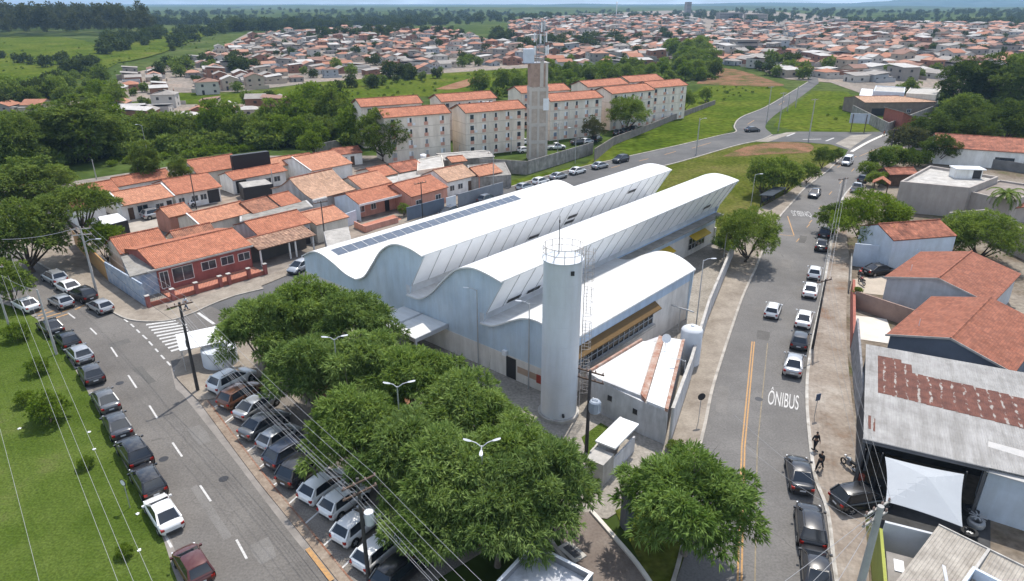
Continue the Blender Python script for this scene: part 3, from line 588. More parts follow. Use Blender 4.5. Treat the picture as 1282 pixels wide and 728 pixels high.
# ------------------------------------------------------------------ water tower
tw = thing('water_tower', 'tall white cylindrical steel water tower with railing on top and caged ladder', 'water tower', G(699, 530) + Vector((.1, 1.6, 0)))
m_tank = M('tank_paint', (.58, .61, .645), .42, .04, .35, spec=.45, stain=.07)
TR, TH = 1.66, 15.3
MB().lathe([(TR + .25, 0), (TR + .25, .35), (TR, .36)], 36).build('base_ring', conc, tw)
mb = MB(); mb.lathe([(TR, .3)] + [(TR, .3 + i * (TH - .3) / 8) for i in range(1, 9)] + [(TR + .1, TH - .05), (TR + .1, TH + .03), (TR - .1, TH + .06), (.3, TH + .32), (0, TH + .34)], 48); mb.build('tank_shell', m_tank, tw, 35)
sm = MB()
for i in range(1, 8): sm.lathe([(TR + .004, i * 1.9), (TR + .012, i * 1.9 + .02), (TR + .004, i * 1.9 + .04)], 48)
sm.build('weld_seam', M('seam', (.54, .57, .605), .5, .1), tw, 60)
mb = MB()
for k in range(12):
    a = k * math.pi / 6; x, y = 1.7 * math.cos(a), 1.7 * math.sin(a); mb.tube([(x, y, TH), (x, y, TH + 1.2)], .034, 5)
for z in (TH + .62, TH + 1.18): mb.tube([(1.7 * math.cos(k * math.pi / 18), 1.7 * math.sin(k * math.pi / 18), z) for k in range(37)], .034, 5, False)
mb.build('railing', M('rail_paint', (.44, .40, .37), .5, .15, 2), tw)
mb = MB(); mb.tube([(-.35, .2, TH + .2), (-.35, .2, TH + 2.6), (-.35, .2, TH + 3.6)], [.05, .035, .02], 6); mb.tube([(-.35, .2, TH + 3.0), (-.35, .2, TH + 3.25)], .06, 6); mb.build('antenna', dark, tw)
la = MB(); cage = MB(); lx = TR + .22
dl = Vector((math.cos(R(-10)), math.sin(R(-10)), 0)); pl = Vector((-dl.y, dl.x, 0))
for sgn in (-1, 1): la.tube([dl * lx + pl * .24 * sgn + Vector((0, 0, .8)), dl * lx + pl * .24 * sgn + Vector((0, 0, TH + 1.1))], .025, 5)
for i in range(46): la.tube([dl * lx + pl * -.24 + Vector((0, 0, 1 + i * .32)), dl * lx + pl * .24 + Vector((0, 0, 1 + i * .32))], .015, 4)
la.build('ladder', MATS['rail_paint'], tw)
for seg in ((2.6, 6.2), (7.0, 9.6), (10.2, 12.8), (13.4, 16.3)):
    z = seg[0]
    while z <= seg[1]:
        cage.tube([dl * (lx + .02) + pl * (.36 * math.cos(t)) + dl * (.75 * math.sin(t)) + Vector((0, 0, z)) for t in np.linspace(0, math.pi, 9)], .02, 4); z += .62
    for t in np.linspace(.3, math.pi - .3, 5):
        q = dl * (lx + .02) + pl * (.36 * math.cos(t)) + dl * (.75 * math.sin(t)); cage.tube([q + Vector((0, 0, seg[0])), q + Vector((0, 0, seg[1]))], .014, 4)
cage.build('ladder_cage', MATS['rail_paint'], tw)
mb = MB(); mb.box(.55, -1.62, TH - 1.0, .85, -1.5, TH - .62); mb.build('vent_box', dark, tw)
mb = MB(); mb.tube([(.3, -1.66, .9), (.3, -2.0, .9)], .12, 8); mb.build('outlet_pipe', dark, tw)

# ------------------------------------------------------------------ low service building beside the tower
sb = thing('service_building', 'low grey service building with white sheet roof and brick parapets beside the tower', 'building', SP0, SRZ)
ISB = Matrix.Rotation(-SRZ, 3, 'Z')
def sloc(px, py, z): q = ISB @ (G(px, py, z) - SP0); return (q.x, q.y)
ringw = [sloc(*p, 3.3) for p in [(737, 468), (749, 477), (806, 504), (836, 516), (857, 426), (826, 421), (803, 429)]]
mb = MB(); mb.prism(ringw, 0, 3.3); mb.build('wall', M('service_wall', (.52, .52, .53), .85, .15, .6, stain=.25), sb)
m_wr = Mribs('white_fibre_roof', (.66, .65, .63), 'Y', .5, .7, .03, .06)
mb = MB(); mb.prism([sloc(*p, 3.5) for p in [(737, 466), (750, 473.5), (801, 493.5), (821, 428), (803, 426.5)]], 3.305, [3.42, 3.42, 3.42, 3.6, 3.6][0]); mb.build('roof', m_wr, sb)
mb = MB(); mb.prism([sloc(*p, 3.5) for p in [(809.5, 502), (832, 511), (853, 426), (832.5, 424)]], 3.306, 3.5); mb.build('roof', M('plain_white_roof', (.72, .72, .71), .6, .04), sb)
rusty = M('rusty_brick_top', (.26, .10, .055), .95, .3, 1.5, col2=(.45, .36, .30))
mb = MB(); mb.prism([sloc(*p, 3.7) for p in [(802, 493), (808.5, 500), (832, 422), (825, 420)]], 3.307, 3.7); mb.build('parapet', rusty, sb)
mb = MB(); mb.prism([sloc(*p, 3.6) for p in [(832.5, 511), (836.5, 513), (857.5, 425), (853.5, 425.5)]], 3.308, 3.62); mb.build('parapet', rusty, sb)
mb = MB(); mb.prism([sloc(*p, 3.5) for p in [(735, 466), (738, 466.5), (804.5, 426.5), (802, 425.5)]], 3.309, 3.66); mb.build('parapet', rusty, sb)
mb = MB(); mb.prism([sloc(*p, 3.5) for p in [(736, 467.5), (749.5, 475.5), (803.5, 497), (803.5, 494.3), (750, 473.8), (738, 466.8)]], 3.3095, 3.58); mb.build('parapet', MATS['service_wall'], sb)
for u, z in ((10.4, 2.1), (13.2, 2.0)):
    t = (u - ringw[1][0]) / (ringw[2][0] - ringw[1][0]); v = ringw[1][1] + t * (ringw[2][1] - ringw[1][1]); mb = MB(); mb.box(u - .22, v - .06, z - .25, u + .22, v + .05, z + .25); w_ = mb.build('window', dark, sb)
    fr = MB(); fr.box(u - .28, v - .09, z - .32, u + .28, v - .02, z - .26); fr.build('sill', conc, w_)
mb = MB(); mb.tube([(11.2, ringw[1][1] - .1, 0), (11.2, ringw[1][1] - .1, 1.9)], .05, 6); mb.build('drain_pipe', steel, sb)

def local_sch(u, v, z=0): return SP0 + Matrix.Rotation(SRZ, 3, 'Z') @ Vector((u, v, z))
st = thing('storage_tank', 'white domed water tank behind the service building roof', 'tank', local_sch(11.0, 14.6))
mb = MB(); mb.lathe([(1.1, 0), (1.1, 3.9), (1.02, 4.05), (.6, 4.3), (0, 4.4)], 28); mb.build('tank_shell', M('tank_grey', (.58, .60, .62), .6, .1), st, 40)
mb = MB(); mb.lathe([(.2, 4.38), (.2, 4.5), (0, 4.52)], 12); mb.build('lid', whitem, st)
dish = thing('satellite_dish', 'small round satellite dish on a pole behind the white roof', 'dish', local_sch(10.6, 9.8, 3.3))
mb = MB(); mb.tube([(0, 0, 0), (0, 0, 1.1)], .035, 6); mb.build('pole', steel, dish)
mb = MB(); T = Matrix.Translation((0, -.05, 1.35)) @ Matrix.Rotation(R(70), 4, 'X')
prof = [(0, 0), (.25, .03), (.45, .1), (.46, .12), (.25, .05), (0, .02)]
n = 16; vs = []; 
for r, z in prof:
    for k in range(n): vs.append(T @ Vector((r * math.cos(2 * math.pi * k / n), r * math.sin(2 * math.pi * k / n), z)))
mb.add(vs, [(i * n + k, i * n + (k + 1) % n, (i + 1) * n + (k + 1) % n, (i + 1) * n + k) for i in range(5) for k in range(n)]); mb.build('reflector', whitem, dish, 60)
fr0 = [G(*p, 3.2) for p in [(827, 379), (838.5, 381.5), (852, 386), (861, 388.5), (868.5, 391)]]
gate = thing('pipe_frame', 'grey steel pipe frame over the yard beside the storage tank', 'frame', (fr0[0].x, fr0[0].y, 0))
fr1 = [p - Vector((fr0[0].x, fr0[0].y, 0)) for p in fr0]; mb = MB(); mb.tube(fr1, .08, 6); mb.build('top_rail', steel, gate)
for p in fr1[:4]: mb = MB(); mb.tube([(p.x, p.y, 0), (p.x, p.y, p.z)], .05, 6); mb.build('post', steel, gate)

wallpts = [G(838, 553), G(845, 533), G(862, 480), G(885, 400), G(918, 318)]
wall('street_wall', wallpts, [3.3, 3.3, 2.7, 2.5, 2.3], .2, M('grey_render', (.50, .495, .49), .88, .2, .6, col2=(.64, .635, .63), stain=.35), 'long pale grey rendered wall between the school and the bus street', cap=conc)
gh = G(742, 585); gr = ang(G(735, 578), G(768, 545))
gt = thing('gate_shelter', 'small white roofed gate shelter with grey walls at the foot of the tower', 'shelter', G(757, 590), gr)
mb = MB(); mb.box(-.2, -.9, 2.55, 4.0, .9, 2.7); mb.build('roof', MATS['plain_white_roof'], gt)
mb = MB(); mb.box(.0, .6, 0, 3.8, .75, 2.55); mb.box(.0, -.75, 0, 3.8, -.6, 1.5); mb.build('wall', MATS['service_wall'], gt)
mb = MB(); mb.box(-1.9, -.8, 0, -.1, .8, 2.0); mb.box(-1.9, -.8, 2.0, -.1, .8, 2.08); mb.build('meter_box', conc, gt)
wall('yard_wall', [G(752, 600), G(738, 590), G(776, 545)], 1.9, .16, conc, 'low grey wall round the lawn beside the gate shelter')

# guard house at the bottom edge, kiosk on the corner
gb = G(667, 680, 3.1); ax = ang(G(667, 680, 3.1), G(740, 717, 3.1))
hut = thing('guard_house', 'flat roofed guard house with grey parapet and vent pipe at the bottom edge', 'hut', (gb.x, gb.y, 0), ax)
LX, LY = 4.4, 5.2
mb = MB(); mb.box(.05, -LY + .05, 0, LX - .05, -.05, 2.55); mb.build('wall', M('hut_wall', (.40, .40, .41), .9, .2), hut)
mb = MB(); mb.box(.0, -.16, 2.55, LX, 0, 3.1); mb.box(.0, -LY, 2.55, .16, -.16, 3.1); mb.box(LX - .16, -LY, 2.55, LX, -.16, 3.1); mb.box(.16, -LY, 2.55, LX - .16, -LY + .16, 3.1); mb.build('parapet', M('dark_parapet', (.20, .205, .22), .85, .2), hut)
mb = MB(); mb.box(-.02, -.18, 3.1, LX + .02, .02, 3.15); mb.box(-.02, -LY, 3.1, .18, -.18, 3.15); mb.box(LX - .18, -LY, 3.1, LX + .02, -.18, 3.15); mb.build('coping', whitem, hut)
mb = MB(); mb.box(.16, -LY + .16, 2.5, LX - .16, -.16, 2.62); mb.build('roof', Mribs('roof_felt', (.42, .43, .45), 'X', 1.4, .7, .02, .25, nscale=1.2), hut)
mb = MB(); mb.lathe([(.22, 0), (.22, 1.1), (.34, 1.12), (.34, 1.2), (.05, 1.32), (0, 1.32)], 18, (.45, -.42, 2.6)); mb.build('vent_pipe', M('zinc', (.22, .24, .26), .5, .2, metal=.5), hut, 40)

ks = thing('street_kiosk', 'round pale kiosk under a white tarpaulin roof on the street corner', 'kiosk', G(277, 455), R(30))
mb = MB(); mb.lathe([(1.75, 0), (1.75, 1.9), (1.6, 2.0), (0, 2.05)], 28); mb.build('body', M('kiosk_body', (.60, .63, .66), .6, .1), ks, 40)
mb = MB(); c0 = (-1.4, 1.9); pk = (c0[0], c0[1], 3.05)
cs = [(-3.6, -.3, 2.55), (.9, -.3, 2.55), (.9, 4.0, 2.55), (-3.6, 4.0, 2.55)]
mb.add(cs + [pk] + [(x, y, z - .05) for x, y, z in cs] + [(pk[0], pk[1], pk[2] - .05)], [(0, 1, 4), (1, 2, 4), (2, 3, 4), (3, 0, 4), (6, 5, 9), (7, 6, 9), (8, 7, 9), (5, 8, 9), (0, 5, 6, 1), (1, 6, 7, 2), (2, 7, 8, 3), (3, 8, 5, 0)])
mb.build('canopy', M('white_tarp', (.70, .70, .70), .7, .05), ks)
for x, y, z in cs:
    mb = MB(); mb.tube([(x * .95, y * .95, 0), (x * .95, y * .95, 2.52)], .04, 6); mb.build('post', steel, ks)
# ------------------------------------------------------------------ houses of the block on the left
trim = M('white_trim', (.70, .69, .66), .8, .1)
def add_window(par, x, y, z0, w, h, T=None, frame=trim, bars=2, mat=glassb):
    mb = MB(); mb.box(x - w / 2, y - .03, z0, x + w / 2, y + .02, z0 + h, T); wd = mb.build('window', mat, par)
    fr = MB(); t = .07
    for a in ((x - w / 2 - t, z0 - t, x + w / 2 + t, z0), (x - w / 2 - t, z0 + h, x + w / 2 + t, z0 + h + t), (x - w / 2 - t, z0, x - w / 2, z0 + h), (x + w / 2, z0, x + w / 2 + t, z0 + h)): fr.box(a[0], y - .06, a[1], a[2], y + .015, a[3], T)
    for i in range(1, bars): fr.box(x - w / 2 + w * i / bars - .025, y - .05, z0, x - w / 2 + w * i / bars + .025, y - .0, z0 + h, T)
    fr.build('frame', frame, wd); return wd
def add_door(par, x, y, w=.9, h=2.1, T=None, mat=wood, z0=.02):
    mb = MB(); mb.box(x - w / 2, y - .04, z0, x + w / 2, y + .02, z0 + h, T); d = mb.build('door', mat, par)
    return d
def house(A, rz, L, d, ze, rise, roofm, wallm, label, ridge=None, front=(), name='house', cat='house', group=None, back_eave=None, oh=.3, sag=0., barge=None, porch=0., left=None, fascia=None):
    """A: front left eave corner on the ground; front faces the camera, x along the eave, y away"""
    t = thing(name, label, cat, (A[0], A[1], 0), R(rz), group)
    s = ridge if ridge is not None else d / 2; zb = ze if back_eave is None else back_eave
    N = 5 if sag else 1; prof = []
    for i in range(N + 1):
        q = i / N; prof.append((s * q, ze + rise * q - sag * math.sin(math.pi * q)))
    for i in range(1, N + 1):
        q = i / N; prof.append((s + (d - s) * q, ze + rise + (zb - ze - rise) * q - sag * math.sin(math.pi * q)))
    ring = prof + [(y, z - .13) for y, z in prof[::-1]]
    mb = MB(); mb.extr(ring, 0, L); rf = mb.build('roof', roofm, t)
    mb = MB(); mb.tube([(0.02, s, ze + rise + .01), (L - .02, s, ze + rise + .01)], .13, 6); mb.build('ridge_cap', MATS['tile_red'] if roofm != MATS['fibre_cement'] else conc, rf)
    y0 = oh + porch; wp = [(y0, 0)] + [(d - oh, 0), (d - oh, zb - .1 + oh * (ze + rise - zb) / max(d - s, .1) - .05)] + ([(s, ze + rise - .2)] if not sag else [(y, z - .16) for y, z in prof[::-1] if y0 < y < d - oh]) + [(y0, ze - .1 + (y0) * rise / s - .08)]
    mb = MB(); mb.extr(wp[::-1], oh * .6, L - oh * .6); mb.build('wall', wallm, t)
    if left: mb = MB(); mb.extr(([(.05, 0)] + wp[1:-1] + [(.05, ze - .12)])[::-1], oh * .6 - .06, oh * .6 - .002); mb.build('side_wall', left, t)
    if fascia: mb = MB(); mb.box(-.02, -.1, ze - .32, L + .02, -.01, ze + .04); mb.build('fascia', fascia, rf)
    if barge:
        for x in barge: mb = MB(); mb.beam((x, .0, ze + .06), (x, s, ze + rise + .06), .22, .16); mb.build('barge_board', trim, rf)
    for f in front:
        k = f[0]
        if k == 'w': add_window(t, f[1], y0, f[2] if len(f) > 2 else 1.0, f[3] if len(f) > 3 else 1.3, f[4] if len(f) > 4 else 1.0, frame=f[5] if len(f) > 5 else trim)
        elif k == 'd': add_door(t, f[1], y0, f[2] if len(f) > 2 else .9, mat=f[3] if len(f) > 3 else wood)
        elif k == 'p':
            mb = MB(); mb.box(f[1] - .1, .35, 0, f[1] + .1, .55, ze - .02); mb.build('post', trim, t)
        elif k == 'o': mb = MB(); mb.box(f[1], y0 - .012, .05, f[2], y0 + .02, f[3]); mb.build('garage_door', dark, t)
    return t
# A, L, depth, roof colour ... (surveyed roof by roof)
house((-66.7, 113.2), 47, 9.0, 10.6, 3, 1.4, tile_b, white_w, 'white house with wide salmon roof and white edge trim behind the paved forecourt', front=[('w', 3.6, 1.0, 1.7, 1.2), ('d', 1.6), ('w', 6.5, .9, 1.3), ('d', 8.2, .9, dark)], barge=[.1, 8.9], porch=.9)
house((-60.9, 120.6), 45, 8.6, 12, 3, 1.7, tile_a, white_w, 'orange roofed house with white arched windows and dark eave line', front=[('w', 1.2, 1.0, 1.0), ('w', 3.6, 1.0, 1.1), ('w', 5.2, 1.0, 1.1), ('o', 6.0, 8.2, 2.5)], porch=.6)
house((-74.5, 126.5), 50, 10.5, 5, 3, 1.3, tile_a, white_w, 'long low orange roof running behind the salmon roofed house', front=[('w', 3.4, .4, 1.9, 1.4, wood)])
house((-64.0, 137.0), 47, 10, 9, 3, 2.0, tile_a, cream_w, 'orange hipped house furthest back beside the overgrown meadow')
house((-77.0, 119.2), 49, 6.4, 6, 3, 1.5, tile_a, cream_w, 'small orange roof next to the big grey beige roof')
house((-73.5, 110.8), 47, 5.0, 6, 2.9, 1.2, tile_c, white_w, 'little red roof behind the white flat garage roof', barge=[4.9])
house((-55.5, 106.3), 52, 4.2, 5, 3, 1.2, tile_b, peach_w, 'tiny salmon roofed annex with brick side at the corner of the forecourt')
house((-48.8, 102.1), 52, 9.6, 7.2, 3, 1.25, tile_b, cream_w, 'long salmon roof with a pale gable between forecourt and mottled roof', barge=[.1])
house((-42.6, 108.6), 53, 5.0, 7, 3, 1.3, tile_d, grey_w, 'house under dark mottled old tiles')
house((-39.3, 112.8), 53, 4.2, 7, 3.02, 1.3, tile_a, grey_w, 'narrow bright orange roof joined to the dark mottled roof')
house((-54.0, 88.6), 46, 6.6, 6.4, 3.1, 1.6, tile_a, cream_w, 'orange roof just behind the red corner house')
house((-48.0, 92.9), 46, 6.0, 4.6, 3.3, 1.2, tile_d, cream_w, 'low dark tiled roof squeezed behind the red corner house')
house((-37.3, 95.6), 47.5, 9.0, 7.8, 3.5, 1.3, tile_a, grey_w, 'orange roof with small chimney above a tiled veranda', front=[('d', 5.6), ('w', 2.5), ('o', 6.4, 8.6, 2.6)])
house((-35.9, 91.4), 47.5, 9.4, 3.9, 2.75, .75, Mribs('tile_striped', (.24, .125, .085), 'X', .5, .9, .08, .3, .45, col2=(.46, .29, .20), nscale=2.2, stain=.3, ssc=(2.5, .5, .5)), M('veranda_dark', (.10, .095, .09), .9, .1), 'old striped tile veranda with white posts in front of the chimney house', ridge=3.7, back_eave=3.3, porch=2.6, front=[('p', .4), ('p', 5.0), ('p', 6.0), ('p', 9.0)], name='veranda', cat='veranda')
house((-30.5, 102.0), 47.7, 6.2, 8.4, 3.1, 1.15, tile_b, cream_w, 'salmon roof beside the blue white side wall')
house((-34.9, 116.8), 52, 9.6, 13, 3.1, 2.9, tile_e, grey_w, 'big faded sagging tile roof in the middle of the block', sag=.45)
house((-27.8, 124.2), 52, 7.4, 8, 3.1, 1.7, tile_b, cream_w, 'bright salmon roof adjoining the faded sagging roof')
house((-26.6, 134.0), 48, 5.0, 8, 3, 1.2, tile_a, cream_w, 'orange roof with a dark gap on its left near the beige block')
house((-23.0, 138.0), 44, 7.0, 7.6, 3, 1.2, tile_c, cream_w, 'red tiled house between the orange roof and the beige block')
house((-41.5, 139.5), 48, 10.5, 14, 3, 1.9, tile_b, white_w, 'broad salmon roof with pale verges at the back of the block', barge=[.1])
house((-54.6, 131.6), 46.7, 11.8, 6.6, 3, 1.0, tile_a, white_w, 'long orange roof in front of the black panel', front=[('w', 7.6), ('w', 9.6), ('o', .8, 3, 2.5)], porch=.5)
house((-50.5, 143.0), 46, 6, 7, 3, 1.2, tile_b, cream_w, 'small salmon roof to the right of the black panel')
house((-67.0, 139.6), 46, 6, 6, 3, 1.6, tile_c, brick_w, 'small red roof left of the black panel')
house((-26.3, 114.1), 47.4, 10.4, 8, 3.0, 1.25, tile_a, peach_w, 'peach house with orange roof, white fascia and porch behind a tiled front yard', front=[('w', 1.6, 1.0, 1.2), ('w', 4.2, 1.0, 1.0), ('d', 7.2, 1.0, dark), ('p', 9.9)], porch=1.5, left=blue_w, fascia=trim)
house((-18.0, 119.0), 51, 9.6, 9.4, 3, 1.7, tile_a, peach_w, 'orange roofed house behind the grey street wall', front=[('w', 2), ('w', 7)])
house((-12.5, 130.1), 47, 8.0, 8.4, 3, 1.7, tile_e, white_w, 'tan roofed white house near the street bend', front=[('w', 1.4, 1, 1.1), ('w', 3.6, 1, 1.2), ('d', 6.2)])
house((-6.6, 135.2), 42, 6.4, 6, 2.9, 1.3, tile_b, peach_w, 'small tan roofed end house at the street bend', front=[('w', 3.0), ('o', 4.4, 6, 2.3)])
house((-13.4, 150.5), 30, 4.0, 5, 2.4, .8, tile_b, block_w, 'tiny orange roofed shed at the foot of the apartments', name='shed', cat='shed')
house((-40.5, 156.5), 30, 6.5, 6, 2.8, 1.0, tile_c, white_w, 'small white lodge with red roof beneath the apartment trees', front=[('w', 2), ('d', 4)])
house((-47.5, 148.3), 40, 5, 6, 2.8, 1.1, tile_b, cream_w, 'orange roof corner beside the lodge under the apartment trees')

# the red corner house with its fence
rh = house((-45.9, 82.0), 46, 13.2, 11.2, 3.5, 1.25, tile_a, redpaint, 'low red corner house with orange roof, white framed windows and a fenced tiled terrace', oh=.35,
           front=[('w', 1.0, .5, 1.0, 2.2), ('w', 3.4, .9, 2.6, 1.9), ('w', 6.9, 1.5, 1.9, 1.1), ('w', 9.5, 1.5, 1.7, 1.1), ('w', 11.9, 1.5, 1.6, 1.0)])
mb = MB(); mb.box(-1.0, -.12, 3.2, 13.3, .12, 3.42); mb.build('eave_band', conc, rh)
mb = MB(); mb.prism([(-3.0, .3), (.3, .3), (.3, 9.0), (-1.2, 9.0)], 3.0, 3.2); mb.build('flat_roof', concd, rh)
mb = MB(); mb.prism([(-2.9, .45), (.2, .45), (.2, 8.9), (-1.1, 8.9)], 0, 3.0); mb.build('side_wall', M('graffiti_blue', (.20, .27, .38), .9, .3, 1.4, col2=(.44, .46, .48)), rh)
fl = MB(); fl.box(.2, -3.2, 0, 13.0, .3, .16); fl.build('terrace', m_tilefloor, rh)
fence = thing('terrace_fence', 'low red brick fence with piers round the terrace of the red house', 'fence', (-45.9, 82.0, 0), R(46))
mb = MB(); mb.box(-2.7, -3.4, 0, 13.2, -3.2, .55); mb.build('low_wall', brick_w, fence)
for x in (-2.6, .4, 3.4, 6.6, 7.8, 10.6, 13.0):
    mb = MB(); mb.box(x - .22, -3.55, 0, x + .22, -3.1, 1.5); p = mb.build('pier', redpaint, fence); mb = MB(); mb.box(x - .28, -3.6, 1.5, x + .28, -3.05, 1.58); mb.build('cap', conc, p)
mb = MB()
for i in range(78): mb.tube([(-2.4 + i * .2, -3.3, .55), (-2.4 + i * .2, -3.3, 1.35)], .012, 4, False)
mb.tube([(-2.5, -3.3, 1.3), (13, -3.3, 1.3)], .02, 4); mb.build('railing', dark, fence)
def wall_local(A, B, *a, **k): return wall('garden_wall', [A, B], *a, **k)
w1 = G(184, 384); w2 = G(137, 352); w3 = G(112, 326); w4 = G(95, 306)
wall('painted_wall', [w2, w3, w4], [2.7, 2.6, 2.5], .2, M('mural_paint', (.36, .26, .10), .9, .3, .9, col2=(.36, .17, .08)), 'ochre painted boundary wall under the tree left of the red house')
wall('graffiti_wall', [w1, w2], [3.1, 2.8], .2, MATS['graffiti_blue'], 'blue grey graffiti wall along the avenue beside the red house')
# beige sheds, garages and walls of the block
def flat_block(pts, z, wallm, roofm, label, name='outbuilding', cat='outbuilding', par=.25, extra=None):
    """flat roofed block over ground ring pts"""
    c = sum((Vector((p[0], p[1], 0)) for p in pts), Vector()) / len(pts); t = thing(name, label, cat, c)
    ring = [(p[0] - c.x, p[1] - c.y) for p in pts]; mb = MB(); mb.prism(ring, 0, z); mb.build('wall', wallm, t)
    inn = [(x * .94, y * .94) for x, y in ring]
    mb = MB(); mb.prism(inn, z + .003, z + .05); mb.build('roof', roofm, t)
    if par:
        mb = MB(); n = len(ring)
        for i in range(n):
            a, b, ai, bi = ring[i], ring[(i + 1) % n], inn[i], inn[(i + 1) % n]; mb.prism([a, b, bi, ai], z + .002, z + par)
        mb.build('parapet', wallm, t)
    return t
Z = 2.8
house((G(48, 263, 3).x, G(48, 263, 3).y), ang(G(48, 263, 3), G(112, 244, 3)) * 57.2958, 10.5, 19, 3, 1.5, M('beige_sheet', (.36, .32, .27), .9, .12, .3), cream_w, 'wide beige sheet roof among the trees on the far left', name='warehouse', cat='warehouse', ridge=12)
flat_block([G(128, 284.5, Z), G(160, 276, Z), G(148, 267, Z), G(122, 272, Z)], Z, dark, MATS['plain_white_roof'], 'white flat garage roof with dark opening next to the umbrella tree', name='garage', cat='garage', par=0)
flat_block([G(522, 213, 4), G(556, 208, 4), G(553, 193, 4), G(523, 199, 4)], 3.6, cream_w, conc, 'plain beige flat roofed block with a white roof tank in front of the apartments')
bp = flat_block([G(290, 196, 6.4), G(337, 190, 6.4), G(337, 190, 6.4) + Vector((-.8, 1.0, 0)), G(290, 196, 6.4) + Vector((-.8, 1.0, 0))], 6.4, M('black_panel', (.012, .012, .014), .6, 0), dark, 'big black panelled screen wall standing among the orange roofs', name='panel_wall', cat='wall', par=0)
flat_block([G(410, 310, 2.6), G(440, 301, 2.6), G(436, 284, 2.6), G(405, 290, 2.6)], 2.6, grey_w, fibre, 'grey garage with weathered fibre sheet roof beside the street', name='garage', cat='garage', par=0)
flat_block([G(304, 236, 2.6), G(342, 230.5, 2.6), G(333, 224.5, 2.6), G(298, 229, 2.6)], 2.6, dark, fibre, 'grey sheet carport roof below the long orange roof', name='carport', cat='carport', par=0)
flat_block([G(300, 277, 3), G(392, 258, 3), G(384, 250, 3), G(300, 268, 3)], 2.9, grey_w, concd, 'narrow grey concrete roof between mottled and orange roofs', par=0)
flat_block([G(392, 253, 2.9), G(410, 249, 2.9), G(402, 240, 2.9), G(385, 245, 2.9)], 3.1, grey_w, conc, 'pale grey sheet roof under the faded sagging roof', par=0)
flat_block([G(452, 236, 3), G(505, 226, 3), G(500, 218, 3), G(450, 226, 3)], 2.7, grey_w, conc, 'light concrete strip roof behind the peach house', par=0)
flat_block([G(590, 222, 2.8), G(640, 218, 2.8), G(632, 202, 2.8), G(585, 206, 2.8)], 2.5, block_w, concd, 'old grey concrete roof behind the tan roofed house', par=.15)
flat_block([G(496, 228, 3), G(540, 219, 3), G(534, 212, 3), G(498, 219, 3)], 3.0, grey_w, fibre, 'dull fibre roof behind the grey street wall house', par=0)
house((-15.2, 152.0), 20, 12, 8, 2.6, .5, fibre, block_w, 'long grey shed roof by the apartments fence', name='shed', cat='shed')
# street walls of that block
wall('street_wall', [(-18.2, 114.3), (-12.4, 120.8)], 2.4, .18, dgrey_w, 'dark grey street wall with a white gate in front of the orange roofed house')
wall('street_wall', [(-12.0, 121.2), (-10.4, 123.0)], 2.3, .14, whitem, 'white sliding gate between the two grey street walls', cat='gate')
wall('street_wall', [(-10.0, 123.4), (-1.8, 132.8)], 2.4, .18, M('mid_grey_wall', (.24, .25, .27), .85, .12), 'long mid grey street wall in front of the tan roofed house')
wall('side_wall', [(-29.9, 107.6), (-26.8, 113.2)], [2.3, 2.3], .18, blue_w, 'pale blue garden wall beside the peach house')
wall('front_wall', [(-26.6, 110.6), (-24.2, 107.8), (-19.6, 113.0)], [1.1, 1.1, 1.1], .18, peach_w, 'low peach wall round the tiled yard of the peach house')
sheet('tiled_yard', [(-26.8, 110.9), (-24.3, 108.0), (-18.6, 114.4), (-21.2, 118)], .05, m_tilefloor)
sheet('forecourt', [tuple(G(*p))[:2] for p in [(128, 306), (200, 284), (222, 270), (205, 258), (160, 275), (150, 290)]], .01, M('forecourt_slab', (.36, .32, .27), .85, .18, .6))
wall('curved_wall', [(-54.5, 111.8), (-52.2, 114.6), (-50.4, 117.2), (-49.3, 119.5)], [1.5, 2.1, 1.4, 2.0], .18, cream_w, 'low cream wall with curved top in front of the arched windows')
wall('field_wall', [G(600, 215), G(660, 219), G(742, 193)], 3.0, .2, block_w, 'stained grey block wall between apartments and grass verge')
wall('field_wall', [G(744, 202), G(768, 182), G(800, 169), G(840, 152), G(895, 131)], [3.0, 2.2, 2.0, 1.8, 1.6], .2, M('brown_block', (.22, .19, .165), .95, .25), 'long brown grey wall climbing the grass bank by the apartments')
wall('yard_wall', [G(395, 192), G(444, 182)], 2.2, .2, block_w, 'old grey yard wall left of the apartments')
rt = thing('roof_tank', 'small round white water tank on the beige flat roofed block', 'tank', (G(530, 197, 3.9).x, G(530, 197, 3.9).y, 3.65))
MB().lathe([(.6, 0), (.7, .7), (.72, .75), (.3, .95), (0, 1)], 20).build('shell', whitem, rt, 40)

